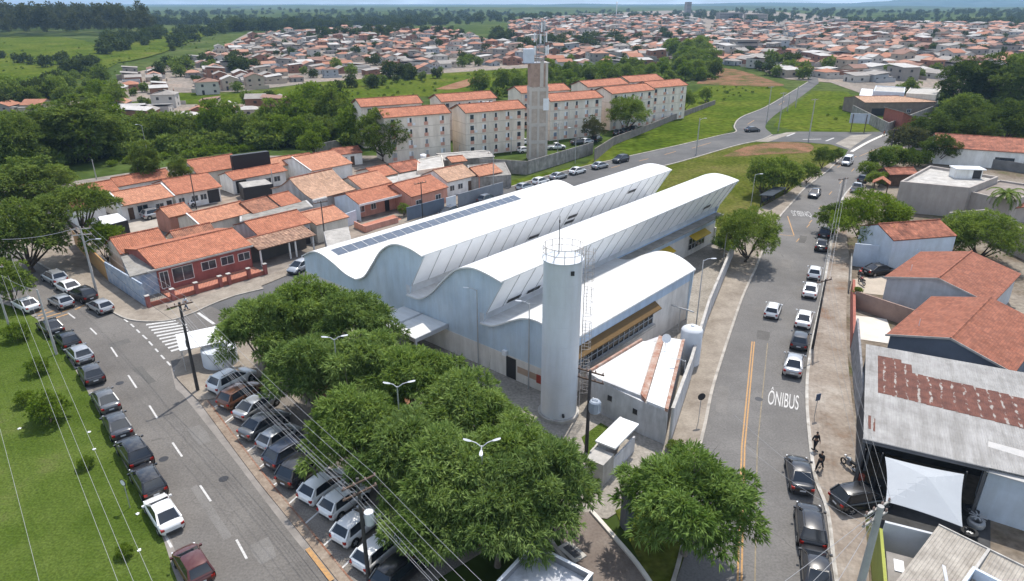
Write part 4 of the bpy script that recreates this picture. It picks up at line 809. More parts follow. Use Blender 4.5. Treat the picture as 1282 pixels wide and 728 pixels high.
# ------------------------------------------------------------------ apartment blocks
apw = M('apartment_wall', (.76, .68, .585), .88, .06, .4, stain=.16); aps = M('salmon_panel', (.58, .32, .24), .85, .1, .8); aptr = M('floor_band', (.55, .48, .40), .85, .1)
WP = [glassb, M('blind_pale', (.40, .39, .37), .7, .1), glassb, M('curtain_blue', (.20, .24, .30), .8, .1), dark, glassb, M('blind_grey', (.26, .26, .26), .7, .1)]
def apartment_bar(name, A, rz, L, label, nw=5, d=8.6, skip=()):
    t = thing(name, label, 'apartments', (A[0], A[1], 0), R(rz), 'four storey apartment blocks')
    ze, rise = 10.6, 1.5; prof = [(0, ze), (d / 2, ze + rise), (d, ze)]; ring = prof + [(y, z - .14) for y, z in prof[::-1]]
    mb = MB(); mb.extr(ring, -.35, L + .35); rf = mb.build('roof', tile_a, t)
    mb = MB(); mb.tube([(-.3, d / 2, ze + rise), (L + .3, d / 2, ze + rise)], .14, 6); mb.build('ridge_cap', tile_c, rf)
    mb = MB()
    for x in (-.42, L + .3): mb.beam((x + .06, 0, ze + .05), (x + .06, d / 2, ze + rise + .05), .1, .22); mb.beam((x + .06, d / 2, ze + rise + .05), (x + .06, d, ze + .05), .1, .22)
    mb.build('barge_board', wood, rf)
    mb = MB(); mb.extr([(.4, 0), (d - .4, 0), (d - .4, ze - .05), (d / 2, ze + rise - .2), (.4, ze - .05)][::-1], 0, L); mb.build('wall', apw, t)
    mb = MB()
    for f in range(1, 4): mb.box(-.03, .37, f * 2.62 + .02, L + .03, d - .37, f * 2.62 + .16)
    mb.build('floor_band', aptr, t)
    for f in range(4):
        z = f * 2.62
        for i in range(nw):
            x = L * (i + .5) / nw
            if (i, f) in skip: continue
            mb = MB(); mb.box(x - .5, .34, z + .3, x + .5, .41, z + 1.08); mb.build('panel', aps, t)
            w = .62 if i % 3 == 2 else 1.0; mb = MB(); mb.box(x - w / 2, .355, z + 1.1, x + w / 2, .42, z + 2.15); wd = mb.build('window', WP[(i * 7 + f * 5 + int(abs(A[0]))) % 7], t)
            fr = MB(); fr.box(x - w / 2 - .06, .33, z + 1.08, x - w / 2, .41, z + 2.21); fr.box(x + w / 2, .33, z + 1.08, x + w / 2 + .06, .41, z + 2.21); fr.box(x - w / 2, .33, z + 2.15, x + w / 2, .41, z + 2.21)
            if i % 2: fr.box(x - w / 2, .335, z + 1.1, x + .0, .354, z + 2.15)
            fr.build('frame', whitem, wd)
            if (i * 5 + f * 3 + int(abs(A[1]))) % 6 == 0: mb = MB(); mb.box(x + .62, .05, z + .45, x + 1.3, .38, z + .95); mb.build('air_conditioner', whitem, t)
    return t
def apartment_core(A, rz, w, d, label):
    t = thing('stair_block', label, 'stairwell', (A[0], A[1], 0), R(rz), 'apartment stair blocks')
    mb = MB(); mb.box(0, 0, 0, w, d, 9.4); mb.build('wall', aps, t)
    mb = MB(); mb.box(-.1, -.1, 9.4, w + .1, d + .1, 9.6); mb.build('roof', conc, t)
    for k in range(3): mb = MB(); mb.lathe([(.65, 0), (.72, .8), (.3, 1.1), (0, 1.12)], 14, (w * (k + 1) / 4, d * .5, 9.6)); mb.build('water_tank', whitem, t, 40)
for fa, ra, az, L, lab in [((-29.4, 160.6), (-38.3, 178.5), 28, 16.4, 'leftmost'), ((-11.0, 168.0), (-18.7, 188.2), 30, 16.6, 'second from left'), ((10.6, 189.0), (2.9, 207.3), 30, 17.2, 'middle'), ((29.3, 205.5), (24.0, 222.7), 36, 17.6, 'second from right'), ((43.8, 220.6), (39.5, 237.6), 33, 15.5, 'rightmost')]:
    apartment_bar('apartment_block', fa, az, L, 'cream apartment block with orange roof, front bar of the %s pair' % lab, 4 if L < 16.5 else 5)
    apartment_bar('apartment_block', ra, az, L, 'cream apartment block with orange roof, rear bar of the %s pair' % lab, 4 if L < 16.5 else 5)
    u = Vector((math.cos(R(az)), math.sin(R(az)), 0)); n = Vector((-u.y, u.x, 0)); f = Vector((*fa, 0)); r_ = Vector((*ra, 0)); dd = (r_ - f).dot(n) - 8.3
    apartment_core(f + u * (L - 5) + n * 8.3, az, 4.6, dd + .6, 'narrow stair block joining the bars of the %s apartment pair' % lab)

bt = thing('telecom_tower', 'tall square block and brick water tower carrying telecom antennas before the apartments', 'tower', G(672, 202) + Vector((0, 2, 0)), R(8))
mb = MB(); mb.box(-2.1, -2.1, 0, 2.1, 2.1, 17.2); mb.build('shaft', M('tower_block', (.43, .36, .30), .9, .15, 1.2), bt)
mb = MB(); lt = M('tower_band', (.50, .455, .405), .85, .1)
for z in (.1, 4.2, 8.2, 12.2, 16.2): mb.box(-2.16, -2.16, z, 2.16, 2.16, z + .75)
for x, y in ((-2.2, -2.2), (-.35, -2.2), (1.7, -2.2)): mb.box(x, y, 0, x + .5, y + .4, 17.2)
mb.box(1.8, 1.7, 0, 2.2, 2.2, 17.2); mb.build('frame_band', lt, bt)
mb = MB(); mb.box(-2.0, -2.0, 17.2, 2.0, 2.0, 22.3); mb.build('brick_top', M('tower_brick', (.36, .255, .20), .9, .2, 1.2), bt)
mb = MB(); mb.box(.2, -2.12, 17.2, 1.0, -1.99, 22.8); mb.box(1.5, -2.06, 17.2, 2.06, 2.06, 22.5); mb.build('frame_band', lt, bt)
mb = MB(); mb.box(1.0, -2.4, 11.9, 2.3, -2.15, 14.6); mb.build('antenna_panel', whitem, bt)
mb = MB(); mb.box(-3.4, -1.5, 22.4, -1.1, .5, 25.4); mb.build('equipment_cabinet', M('cabinet', (.55, .60, .66), .6, .1), bt)
mb = MB(); mb.box(-3.5, -1.8, 22.3, 2.4, 2.0, 22.42)
for x, y in ((-.5, -1), (1.2, -1.2), (.4, .8), (1.6, .9)): mb.tube([(x, y, 22.4), (x, y, 31.2)], .08, 6)
for z in (24, 26.2, 28.4, 30.4): mb.tube([(-.5, -1, z), (1.2, -1.2, z), (1.6, .9, z), (.4, .8, z), (-.5, -1, z)], .06, 5); mb.tube([(-.5, -1, z), (1.6, .9, z - 1.6)], .05, 5)
mb.build('mast', M('mast_grey', (.30, .31, .33), .6, .1), bt)
for x, y, z in ((-.9, -1.2, 25), (1.6, -1.5, 25), (.3, -1.6, 27.6), (1.9, 0, 27.8), (-.8, .2, 27.8), (.5, -1.5, 30), (1.5, .4, 30.4), (2.2, -.8, 25.2)):
    mb = MB(); mb.box(x - .16, y - .1, z - 1.0, x + .16, y + .1, z + 1.0); mb.build('antenna', whitem, bt)

# ------------------------------------------------------------------ buildings on the right
def gable_end_house(FL, axis, L, halfw, ze, rise, roofm, wallm, label, win=None):
    """gable end towards the camera: FL front-left eave corner, axis = heading of the ridge (deg)"""
    t = thing('house', label, 'house', (FL[0], FL[1], 0), R(axis - 90))         # x = across the front, y = along the ridge
    w = halfw * 2; prof = [(-.35, ze - .12), (halfw, ze + rise), (w + .35, ze - .12)]; ring = prof + [(x, z - .13) for x, z in prof[::-1]]
    mb = MB(); mb.extr(ring, -.35, L + .3, 'y'); rf = mb.build('roof', roofm, t)
    mb = MB(); mb.tube([(halfw, -.34, ze + rise), (halfw, L + .28, ze + rise)], .14, 6); mb.build('ridge_cap', tile_c, rf)
    mb = MB(); mb.beam((-.36, -.37, ze - .14), (halfw, -.37, ze + rise - .04), .06, .2); mb.beam((halfw, -.37, ze + rise - .04), (w + .36, -.37, ze - .14), .06, .2); mb.build('fascia', conc, rf)
    mb = MB(); mb.extr([(0, 0), (w, 0), (w, ze - .1), (halfw, ze + rise - .2), (0, ze - .1)], 0, L, 'y'); mb.build('wall', wallm, t)
    if win: add_window(t, win, -.0, 2.0, .8, .7, frame=MATS['frame_grey'], bars=3)
    mb = MB(); mb.tube([(1.6, 3.0, ze + .1), (1.6, 3.0, ze + 1.2)], .03, 5); mb.build('vent_pipe', whitem, rf)
    return t
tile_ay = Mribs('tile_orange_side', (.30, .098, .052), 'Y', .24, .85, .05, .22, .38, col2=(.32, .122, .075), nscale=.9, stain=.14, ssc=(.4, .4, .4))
gable_end_house((38.5, 62.3), 44, 13.6, 5.2, 4.0, 1.5, tile_ay, dgrey_w, 'slate grey gabled house with orange roof beside the rusty tin shed', win=6.4)
gable_end_house((46.2, 78.1), 44, 13.0, 5.4, 4.0, 1.4, tile_ay, M('lilac_grey_wall', (.48, .49, .51), .85, .12, stain=.15), 'grey blue gabled house with orange roof behind the slate grey one')
t = house((G(1120, 297, 5.5).x, G(1120, 297, 5.5).y), 12, 10.2, 7, 5.0, 1.3, tile_c, blue_w, 'pale blue house with mossy old orange roof under the bushy tree', oh=.1)
wall('side_wall', [(49.0, 92.4), (56.5, 89.8)], [3.4, 3.4], .2, blue_w, 'pale blue wall behind the parked black car on the right')
wall('yard_wall', [G(1066, 366), G(1066, 436)], [1.8, 1.8], .3, brick_w, 'red topped boundary wall beside the pavement near the light yard')
wall('yard_wall', [G(1068, 385), G(1146, 412)], [2.2, 2.2], .2, M('brown_pink_wall', (.30, .21, .17), .9, .2), 'brown pink wall between the two gabled house yards')
wall('yard_wall', [G(1064, 330), G(1062, 366)], [1.6, 1.6], .18, concd, 'grey side gate wall beside the motorbikes')
sheet('light_yard', [tuple(G(*p))[:2] for p in [(1068, 395), (1110, 400), (1122, 432), (1068, 424)]], .03, m_light)
sheet('beige_yard', [tuple(G(*p))[:2] for p in [(1068, 350), (1110, 345), (1122, 372), (1068, 366)]], .03, M('beige_yard', (.42, .36, .29), .85, .15))

# tin roofed workshop
Z = 4.6
c = [G(1085, 546, Z), G(1238, 581, Z), G(1290, 500, Z), G(1261, 491, Z), G(1067, 431, Z)]
ws = thing('tin_workshop', 'long workshop with white corrugated tin roof streaked by rust red sheets', 'workshop', (c[0].x, c[0].y, 0), ang(c[0], c[1]))
I = Matrix.Rotation(-ang(c[0], c[1]), 3, 'Z'); lc = [I @ (p - c[0]) for p in c]
WX, WY = lc[1].x, 15.5
m_tin = Mribs('tin_roof', (.31, .295, .275), 'X', .18, .6, .04, .25, nscale=.7, col2=(.375, .365, .35), stain=.24, ssc=(1.2, .12, 1))
mb = MB(); ZF = lambda y: Z - .1 + y * .045
prof = [(-.3, ZF(-.3)), (WY, ZF(WY))]; ring = prof + [(y, z - .06) for y, z in prof[::-1]]
mb.extr(ring, -.2, WX + 7.5); mb.build('roof', m_tin, ws)
m_rust = Mribs('rusty_tin', (.112, .042, .030), 'X', .18, .85, .04, .3, nscale=1.4, col2=(.175, .068, .046))
nt = m_rust.node_tree; nn, nl = nt.nodes, nt.links; bs_ = nn['Principled BSDF']; old = bs_.inputs['Base Color'].links[0].from_socket
t_ = nn.new('ShaderNodeTexCoord'); wv = nn.new('ShaderNodeTexWave'); wv.bands_direction = 'X'; wv.inputs['Scale'].default_value = .314 / .86; wv.inputs['Distortion'].default_value = 1.2; wv.inputs['Detail'].default_value = 3; wv.inputs['Detail Scale'].default_value = 2.5
mp_ = nn.new('ShaderNodeMapping'); mp_.inputs['Scale'].default_value = (1.6, .8, 1); nz_ = nn.new('ShaderNodeTexNoise'); nz_.inputs['Scale'].default_value = 2.2; nz_.inputs['Detail'].default_value = 7; nl.new(t_.outputs['Object'], mp_.inputs[0]); nl.new(mp_.outputs[0], nz_.inputs['Vector']); nl.new(t_.outputs['Object'], wv.inputs['Vector'])
mu = nn.new('ShaderNodeMath'); mu.operation = 'MULTIPLY'; nl.new(wv.outputs['Fac'], mu.inputs[0]); nl.new(nz_.outputs[0], mu.inputs[1])
rr_ = nn.new('ShaderNodeValToRGB'); rr_.color_ramp.elements[0].position = .47; rr_.color_ramp.elements[1].position = .58; nl.new(mu.outputs[0], rr_.inputs[0])
mm = nn.new('ShaderNodeMixRGB'); mm.inputs[2].default_value = (.33, .30, .27, 1); nl.new(rr_.outputs[0], mm.inputs[0]); nl.new(old, mm.inputs[1]); nl.new(mm.outputs[0], bs_.inputs['Base Color'])
def rust_sheet(x0, x1, y0, y1):
    zf = ZF; mb = MB(); vs = []
    for y in (y0, y1): vs += [(x0, y, zf(y) + .02), (x1, y, zf(y) + .02), (x0, y, zf(y) + .008), (x1, y, zf(y) + .008)]
    mb.add(vs, [(0, 1, 5, 4), (6, 7, 3, 2), (0, 4, 6, 2), (3, 7, 5, 1), (2, 3, 1, 0), (4, 5, 7, 6)]); return mb.build('rusty_sheet', m_rust, ws)
random.seed(3); x = .8
for i, (w, y0, y1) in enumerate([(1.05, 6.95, 13.6), (.85, 6.85, 13.6), (.8, 6.78, 13.0), (.82, 6.7, 11.5), (.85, 6.6, 11.4), (.3, 6.58, 11.3), (.95, 6.5, 11.4), (.85, 6.42, 11.3), (.8, 6.34, 11.3), (.9, 6.25, 11.1), (.82, 6.15, 11.1), (.72, 6.1, 11.0), (1.05, 6.0, 10.8), (.9, 5.9, 10.7)]):
    rust_sheet(x, x + w, y0, y1); x += w + .004
rust_sheet(.1, .3, 1.2, 3.1); rust_sheet(.45, .6, 1.0, 2.8)
mb = MB(); mb.box(0, 5.5, 0, WX + 7.3, WY - .1, Z - .1); mb.box(0.0, .3, 0, .15, 5.5, Z - .2); mb.build('wall', M('soot_wall', (.045, .045, .048), .9, .3, 1), ws)  # near-black wall filling the space under the tin roof
mb = MB(); mb.box(-.25, -.42, Z - .3, WX, -.3, Z - .1); mb.tube([(-.2, -.36, Z - .35), (WX, -.36, Z - .35)], .09, 6); mb.build('gutter', M('gutter_dark', (.10, .10, .105), .6, .2), ws)
for x in (-.1, WX - .1): mb = MB(); mb.box(x - .1, -.3, 0, x + .1, -.1, Z - .2); mb.build('post', MATS['gutter_dark'], ws)
wl_ = [G(1066, 436), G(1071, 500), G(1078, 556), G(1082, 590)]
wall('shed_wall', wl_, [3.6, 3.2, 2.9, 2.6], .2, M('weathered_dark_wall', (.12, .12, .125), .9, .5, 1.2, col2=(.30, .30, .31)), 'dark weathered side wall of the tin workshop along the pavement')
# lean-to with rust stained white sheets, blue white wall below
q = [G(1240, 586, 4.4), G(1310, 606, 4.4)]
lt_ = thing('lean_to', 'rust spotted white sheet lean-to with pale blue wall at the right edge', 'outbuilding', (q[0].x, q[0].y, 0), ang(q[0], q[1]))
mb = MB(); mb.extr([(-.3, 4.2), (3.2, 4.7), (3.2, 4.64), (-.3, 4.14)], -.2, 6); mb.build('roof', M('spotted_sheet', (.38, .375, .36), .6, .1, 2.5, col2=(.45, .43, .41)), lt_)
for i, (x, y) in enumerate([(.8, .4), (2.1, .5), (1.2, 1.4), (2.8, 1.5), (.9, 2.2)]):
    z = 4.2 + (y + .3) / 3.5 * .5 + .01; mb = MB(); mb.add([(x, y, z), (x + random.uniform(.5, 1.1), y, z), (x + .8, y + .1, z + .015), (x + .1, y + .12, z + .017)], [(0, 1, 2, 3)]); mb.build('rust_patch', m_rust, lt_)
mb = MB(); mb.box(0, .2, 0, 6, 3.1, 4.1); mb.build('wall', blue_w, lt_)
# shade sail over the yard
sail = thing('shade_sail', 'pale grey peaked shade sail stretched over the workshop yard', 'shade sail', G(1155, 625))
A = [G(1090, 566, 4.1), G(1207, 594, 4.0), G(1205, 660, 3.6), G(1109, 628, 3.9)]; pk = G(1150, 606, 5.0)
A[0] = G(1108, 572, 4.1)
N = 9; mb = MB(); vs = []
for i in range(N):
    for j in range(N):
        s, t_ = i / (N - 1), j / (N - 1); p = A[0] * (1 - s) * (1 - t_) + A[1] * s * (1 - t_) + A[2] * s * t_ + A[3] * (1 - s) * t_
        e = 1 - max(abs(s - .5), abs(t_ - .5)) * 2; pull = .06 * math.sin(math.pi * s) * (1 - 2 * t_) * (1 if t_ in (0, 1) else 0) + 0
        c_ = (A[0] + A[1] + A[2] + A[3]) / 4; p = p + (c_ - p) * .05 * (4 * s * (1 - s) + 4 * t_ * (1 - t_)) * (1 - e)
        p.z += 1.0 * e - .15 * (1 - abs(2 * s - 1)) * (1 - abs(2 * t_ - 1)) * 0; vs.append(p)
V0 = Vector((sail.location.x, sail.location.y, 0)); vs = [v - V0 for v in vs]; n_ = len(vs)
mb.add(vs + [v - Vector((0, 0, .02)) for v in vs], [(i * N + j, (i + 1) * N + j, (i + 1) * N + j + 1, i * N + j + 1) for i in range(N - 1) for j in range(N - 1)] + [(n_ + i * N + j + 1, n_ + (i + 1) * N + j + 1, n_ + (i + 1) * N + j, n_ + i * N + j) for i in range(N - 1) for j in range(N - 1)])
mb.build('membrane', M('sail_cloth', (.35, .37, .39), .8, .04), sail)
for p in A + [A[0] + Vector((-1.0, .5, 0))]:
    d = (p - (A[0] + A[2]) / 2); d.z = 0; d.normalize(); b = p + d * .25 - V0; mb = MB(); mb.tube([(b.x + d.x * .15, b.y + d.y * .15, 0), (b.x, b.y, p.z + .15)], .055, 7); mb.build('mast', dark, sail)
sheet('workshop_yard', [tuple(G(*p))[:2] for p in [(1090, 596), (1240, 640), (1240, 720), (1120, 690), (1092, 640)]], .01, M('oily_yard', (.05, .05, .05), .9, .4, 1))  # dark mottled ground across the whole workshop yard
for i, (x, y) in enumerate([(1215, 640), (1222, 655), (1213, 668), (1225, 690)]):
    P = G(x, y, .3); tg = thing('scrap_coil', ['coil of dark hose standing right of the sail', 'ribbed metal fan wheel right of the sail', 'stack of old tyres right of the sail', 'dark tyre lowest beside the sail'][i], 'scrap', (P.x, P.y, 0))
    mb = MB(); mb.lathe([(.35, .05), (.55, .1), (.6, .3), (.55, .5), (.35, .55), (.3, .3), (.35, .05)], 18); mb.build('ring', [dark, steel, black, black][i], tg, 50)
    mb = MB()
    for k in range(10): a = k * math.pi / 5; mb.beam((.1 * math.cos(a), .1 * math.sin(a), .3 + .6 * (i == 1)), (.58 * math.cos(a), .58 * math.sin(a), .32 + .6 * (i == 1)), .1, .04)
    mb.build('vane', steel, tg)
# low grey houses at the bottom right
Z = 3.6
p0, p1 = G(1108, 652, Z), G(1172, 668, Z); a1 = ang(p0, p1); 
lh = thing('yard_house', 'low grey house with brown grey roof, two white roof patches and a lime green side', 'house', (p0.x, p0.y, 0), a1)
w_ = (p1 - p0).length
mb = MB(); mb.box(0, -7.0, 0, w_, -2.3, 2.5); mb.build('wall', conc, lh)
mb = MB(); mb.extr([(-7.2, 2.5), (-2.0, 2.8), (-2.0, 2.7), (-7.2, 2.4)], .1, w_ - .05); mb.build('roof', Mribs('brown_sheet', (.22, .20, .175), 'X', .9, .9, .02, .25), lh)
mb = MB(); mb.box(0, -.2, 0, w_, 0, Z); mb.box(w_ - .0, -7, 0, w_ + .18, 0, Z); mb.build('high_wall', M('pale_render', (.46, .47, .48), .85, .12), lh)
mb = MB(); mb.box(-.2, -7.2, 0, -.01, 0, 2.9); mb.build('side_wall', M('lime_wall', (.28, .30, .06), .85, .15), lh)
for x, y in ((.5, -3.0), (2.0, -3.3)): z = 2.8 - (-2.0 - y) * .0577 + .01; mb = MB(); mb.box(x, y - .55, z - .03, x + .55, y + .5, z + .03); mb.build('roof_patch', MATS['plain_white_roof'], lh)
Z = 3.9; p0, p1 = G(1174, 659, Z), G(1237, 690, Z); a1 = ang(p0, p1); w_ = (p1 - p0).length
ch = thing('sheet_roof_house', 'house corner under ribbed beige fibre cement roof at the bottom right', 'house', (p0.x, p0.y, 0), a1)
m_fib2 = Mribs('ribbed_fibre', (.36, .32, .27), 'X', .2, .9, .07, .25, col2=(.46, .42, .36), nscale=1.2)
mb = MB(); mb.extr([(-7, Z - .7), (.1, Z), (.1, Z - .08), (-7, Z - .78)], 0, w_ - .1); mb.build('roof', m_fib2, ch)
mb = MB(); mb.box(.05, -6.9, 0, w_ - .15, -.1, Z - .8); mb.build('wall', MATS['pale_render'], ch)
mb = MB(); mb.extr([(-7, Z - .72), (.1, Z - .02), (.1, Z - .1), (-7, Z - .8)], w_ + .1, w_ + 5); mb.build('roof', m_fib2, ch)
mb = MB(); mb.box(w_ - .08, -6.9, 0, w_ + .08, .1, Z + .12); mb.box(.0, .1, Z - .15, w_ + 5, .2, Z + .08); mb.build('ridge_wall', conc, ch)
mb = MB(); x0 = w_ - .1; mb.box(x0, -2.8, 3.3, x0 + 3.4, -2.62, 4.3); mb.box(x0, -4.6, 3.3, x0 + .18, -2.8, 4.3); mb.box(x0 + 3.22, -4.6, 3.3, x0 + 3.4, -2.8, 4.3); mb.box(x0, -4.78, 3.3, x0 + 3.4, -4.6, 4.3); mb.box(x0 + .18, -4.6, 3.3, x0 + 3.22, -2.8, 3.5); mb.build('light_well', MATS['pale_blue_wall'], ch)

# flat roofed grey house, tiled villas and walls further up the right side
fz = 5.4
fb = flat_block([G(1127, 228, fz), G(1214, 236, fz), G(1250, 222, fz), G(1164, 208, fz)], fz - .4, M('warm_grey_wall', (.37, .33, .30), .9, .1, .4, stain=.12), conc, 'tall blank grey house with pale flat roof and parapet above the green hedge', name='house', cat='house', par=.5)
P = G(1210, 216, 6); pb = thing('roof_room', 'small white roof room on the flat grey house', 'roof room', (P.x, P.y, 5.06), R(-8))
mb = MB(); mb.box(-2.4, -1.2, 0, 2.2, 1.2, 1.7); mb.build('wall', white_w, pb); mb = MB(); mb.box(-2.6, -1.5, 1.7, 2.6, 1.4, 1.85); mb.build('roof', whitem, pb); mb = MB(); mb.box(.6, -1.23, .05, 2.0, -1.19, 1.6); mb.build('opening', dark, pb)
wall('blank_wall', [G(1180, 300), G(1225, 296), G(1290, 330)], [4.5, 4.5, 4.0], .25, MATS['warm_grey_wall'], 'tall brown grey wall behind the bushy tree at the right edge')
v0 = G(1172, 184, 4.0); v1 = G(1300, 193, 4.0)
house((v0.x, v0.y), ang(v0, v1) * 57.2958, 26, 15, 4.0, 2.0, tile_c, white_w, 'long white house with red tiled roof and barred windows at the right edge', front=[('w', 14.0, 1.2, 3.6, 1.3, dark), ('w', 19.5, .9, 3.4, 1.6, dark), ('d', 24)])
wall('yard_wall', [G(1142, 196), G(1200, 204), G(1310, 222)], [2.0, 2.0, 2.2], .2, M('dark_block', (.17, .165, .16), .95, .2), 'dark grey yard wall in front of the long white house')
house((G(1114, 219, 2.6).x, G(1114, 219, 2.6).y), 5, 6.4, 4.5, 2.6, .9, tile_c, wood, 'small red tiled garden shelter beside the hedge', name='garden_shelter', cat='shelter')
pv = thing('gate_pavilion', 'tiny gabled gate pavilion with orange tiles on timber posts', 'pavilion', G(1101, 242), R(60))
mb = MB(); mb.extr([(-1.6, 2.2), (0, 3.2), (1.6, 2.2), (1.6, 2.08), (0, 3.08), (-1.6, 2.08)], -1.4, 1.4); mb.build('roof', tile_a, pv)
for x in (-1.1, 1.1):
    for y in (-1.2, 1.2): mb = MB(); mb.box(x - .09, y - .09, 0, x + .09, y + .09, 2.35); mb.build('post', wood, pv)
# hilltop cluster beyond the meadow
bb = house((G(1082, 134, 3).x, G(1082, 134, 3).y), 4, 25, 14, 4.4, 1.2, tile_e, M('brown_wall', (.20, .16, .13), .9, .2), 'sprawling house with faded tile roof behind the meadow wall', front=[('o', 3, 9, 2.4), ('w', 16)])
gp2 = G(1103, 160); wg = thing('brick_gable_house', 'red brick gable wall leaning on the corner of the sprawling house', 'house', gp2, ang(G(1092, 152), G(1128, 163)))
mb = MB(); mb.extr([(0, 0), (7, 0), (7, 3.0), (0, 6.0)], 0, 10); mb.build('wall', brick_w, wg); mb = MB(); mb.extr([(-.3, 6.2), (7.5, 2.95), (7.5, 2.8), (-.3, 6.05)], -.3, 10.3); mb.build('roof', fibre, wg)
flat_block([G(1093, 117, 6), G(1132, 119, 6), G(1133, 112, 6), G(1096, 110, 6)], 6.5, blue_w, conc, 'pale blue two storey building with three dark windows on the hilltop', name='building', cat='building')
flat_block([G(1134, 119, 6), G(1172, 121, 6), G(1178, 113, 6), G(1140, 111, 6)], 6.3, cream_w, conc, 'plain beige two storey block next to the pale blue building', name='building', cat='building')
flat_block([G(1075, 122, 3), G(1092, 123, 3), G(1093, 114, 3), G(1078, 113, 3)], 3.6, dgrey_w, MATS['plain_white_roof'], 'white flat roofed shed beside the hilltop meadow', name='shed', cat='shed', par=0)
wall('meadow_wall', [G(1066, 143), G(1110, 168), G(1172, 142)], [3.0, 3.2, 3.0], .25, block_w, 'grey block wall round the corner of the hilltop property')

flat_block([G(1212, 239, 4.6), G(1252, 225, 4.6), G(1310, 234, 4.6), G(1268, 252, 4.6)], 4.2, MATS['warm_grey_wall'], M('brown_flat_roof', (.22, .185, .16), .9, .25, .8), 'lower brown roofed wing right of the blank grey house', name='house', cat='house', par=.35)
house((G(1262, 262, 3).x, G(1262, 262, 3).y), 20, 9, 6, 3, 1.0, tile_c, MATS['warm_grey_wall'], 'red roof corner behind the feather palm at the right edge')
# ------------------------------------------------------------------ trees
def quads_mesh(name, V, mat):
    n = len(V) // 4; me = bpy.data.meshes.new(name); me.vertices.add(4 * n); me.vertices.foreach_set('co', V.astype(np.float32).ravel())
    me.loops.add(4 * n); me.loops.foreach_set('vertex_index', np.arange(4 * n, dtype=np.int32)); me.polygons.add(n); me.polygons.foreach_set('loop_start', np.arange(0, 4 * n, 4, dtype=np.int32))
    me.update(); me.materials.append(mat); return me
def unit(v): return v / np.maximum(np.linalg.norm(v, axis=1, keepdims=True), 1e-6)
def sprays(C, D, k, length, width, droop, rng, spread=.9):
    """k narrow leaflets fanning out from each point C along D"""
    n = len(C); C = np.repeat(C, k, 0); D = np.repeat(D, k, 0)
    d = unit(D + rng.normal(0, spread, (n * k, 3))); d[:, 2] -= droop; d = unit(d)
    L = length * rng.uniform(.6, 1.25, (n * k, 1)); Wd = width * rng.uniform(.7, 1.2, (n * k, 1))
    s = unit(np.cross(d, rng.normal(0, 1, (n * k, 3)) * .6 + np.array([0, 0, 1.]))) * Wd / 2
    mid = C + d * L * .5; tip = C + d * L - np.array([0, 0, 1.]) * L * .12
    return np.stack([C, mid + s, tip, mid - s], 1).reshape(-1, 3)
def crown(rng, R_, Hc, base, lobes, per, k, length, width, droop=.25, lobe_r=.34, flat=.7, low=-.35, dome=0., rag=.16):
    """lobed crown: leaf clumps spread over an uneven ellipsoid of radius R_ and height Hc above base"""
    i = np.arange(lobes) + .5; zc = 1 - i / lobes * (1 - low); th = i * 2.39996 + rng.normal(0, .3, lobes); sr = np.sqrt(np.clip(1 - zc ** 2, 0, 1))
    D = np.stack([sr * np.cos(th), sr * np.sin(th), zc], 1); q = rng.uniform(1 - rag * 2.2, 1 + rag * .4, (lobes, 1)); q[rng.random(lobes) < .15] *= .62
    c0 = np.array([0, 0, base + Hc * .42]); s = np.array([R_ * (1 - lobe_r * .75), R_ * (1 - lobe_r * .75), Hc * .5]); LC = c0 + D * q * s
    LC[:, 2] -= dome * (np.hypot(LC[:, 0], LC[:, 1]) / R_) ** 2 * Hc * .3
    lr = R_ * lobe_r * rng.uniform(.62, 1.3, lobes); out = []
    for c, r in zip(LC, lr):
        m = int(per * (r / (R_ * lobe_r)) ** 2); d = unit(rng.normal(0, 1, (m, 3))); d[:, 2] = np.where((d[:, 2] < -.2) & (rng.random(m) < .8), -d[:, 2], d[:, 2])
        rr = rng.uniform(.12, 1, (m, 1)) ** .45; p = c + d * rr * r * np.array([1, 1, flat]); o = unit(p - c0 + np.array([0, 0, Hc * .1]))
        out.append(sprays(p, d * .85 + o * .5, k, length, width, droop, rng, .7))
    return np.concatenate(out), LC
def tree_proto(kind, seed):
    rng = np.random.default_rng(seed); P = KINDS[kind]
    V, LC = crown(rng, **P['crown'])
    me = quads_mesh('crown', V, P['leaf'])
    mb = MB(); h = P['crown']['base']; tr = P['trunk']; fork = h * P.get('fork', .45)
    lean = rng.normal(0, .18, 2); mb.tube([(0, 0, -.2), (lean[0] * .3, lean[1] * .3, fork * .5), (lean[0], lean[1], fork)], [tr * 1.3, tr, tr * .85], 8)
    idx = rng.permutation(len(LC))[:P.get('limbs', 7)]
    for i in idx:
        c = LC[i]; a = np.array([lean[0], lean[1], fork - .1]); m = a * .45 + c * .55; m[2] = a[2] + (c[2] - a[2]) * .45; m[:2] *= .85
        mb.tube([a, (a + m) / 2 + rng.normal(0, .12, 3), m, c], [tr * .62, tr * .48, tr * .34, tr * .12], 6)
        for _ in range(2): mb.tube([m * .4 + c * .6, c + rng.normal(0, P['crown']['R_'] * .12, 3) + np.array([0, 0, P['crown']['R_'] * .10])], [tr * .14, tr * .04], 4)
    return me, mb
leaf_sib = Mleaf('leaf_sibipiruna', (.082, .142, .032), (.275, .37, .125), .45)
leaf_sib2 = Mleaf('leaf_sibipiruna_deep', (.068, .122, .032), (.225, .31, .105), .45)
leaf_sib3 = Mleaf('leaf_sibipiruna_pale', (.082, .142, .030), (.265, .36, .11), .4)
leaf_grove = Mleaf('leaf_grove', (.040, .070, .018), (.135, .185, .05), .35)
leaf_dark = Mleaf('leaf_dark', (.070, .116, .026), (.220, .285, .080), .35)
leaf_mid = Mleaf('leaf_mid', (.088, .145, .026), (.255, .325, .085), .4)
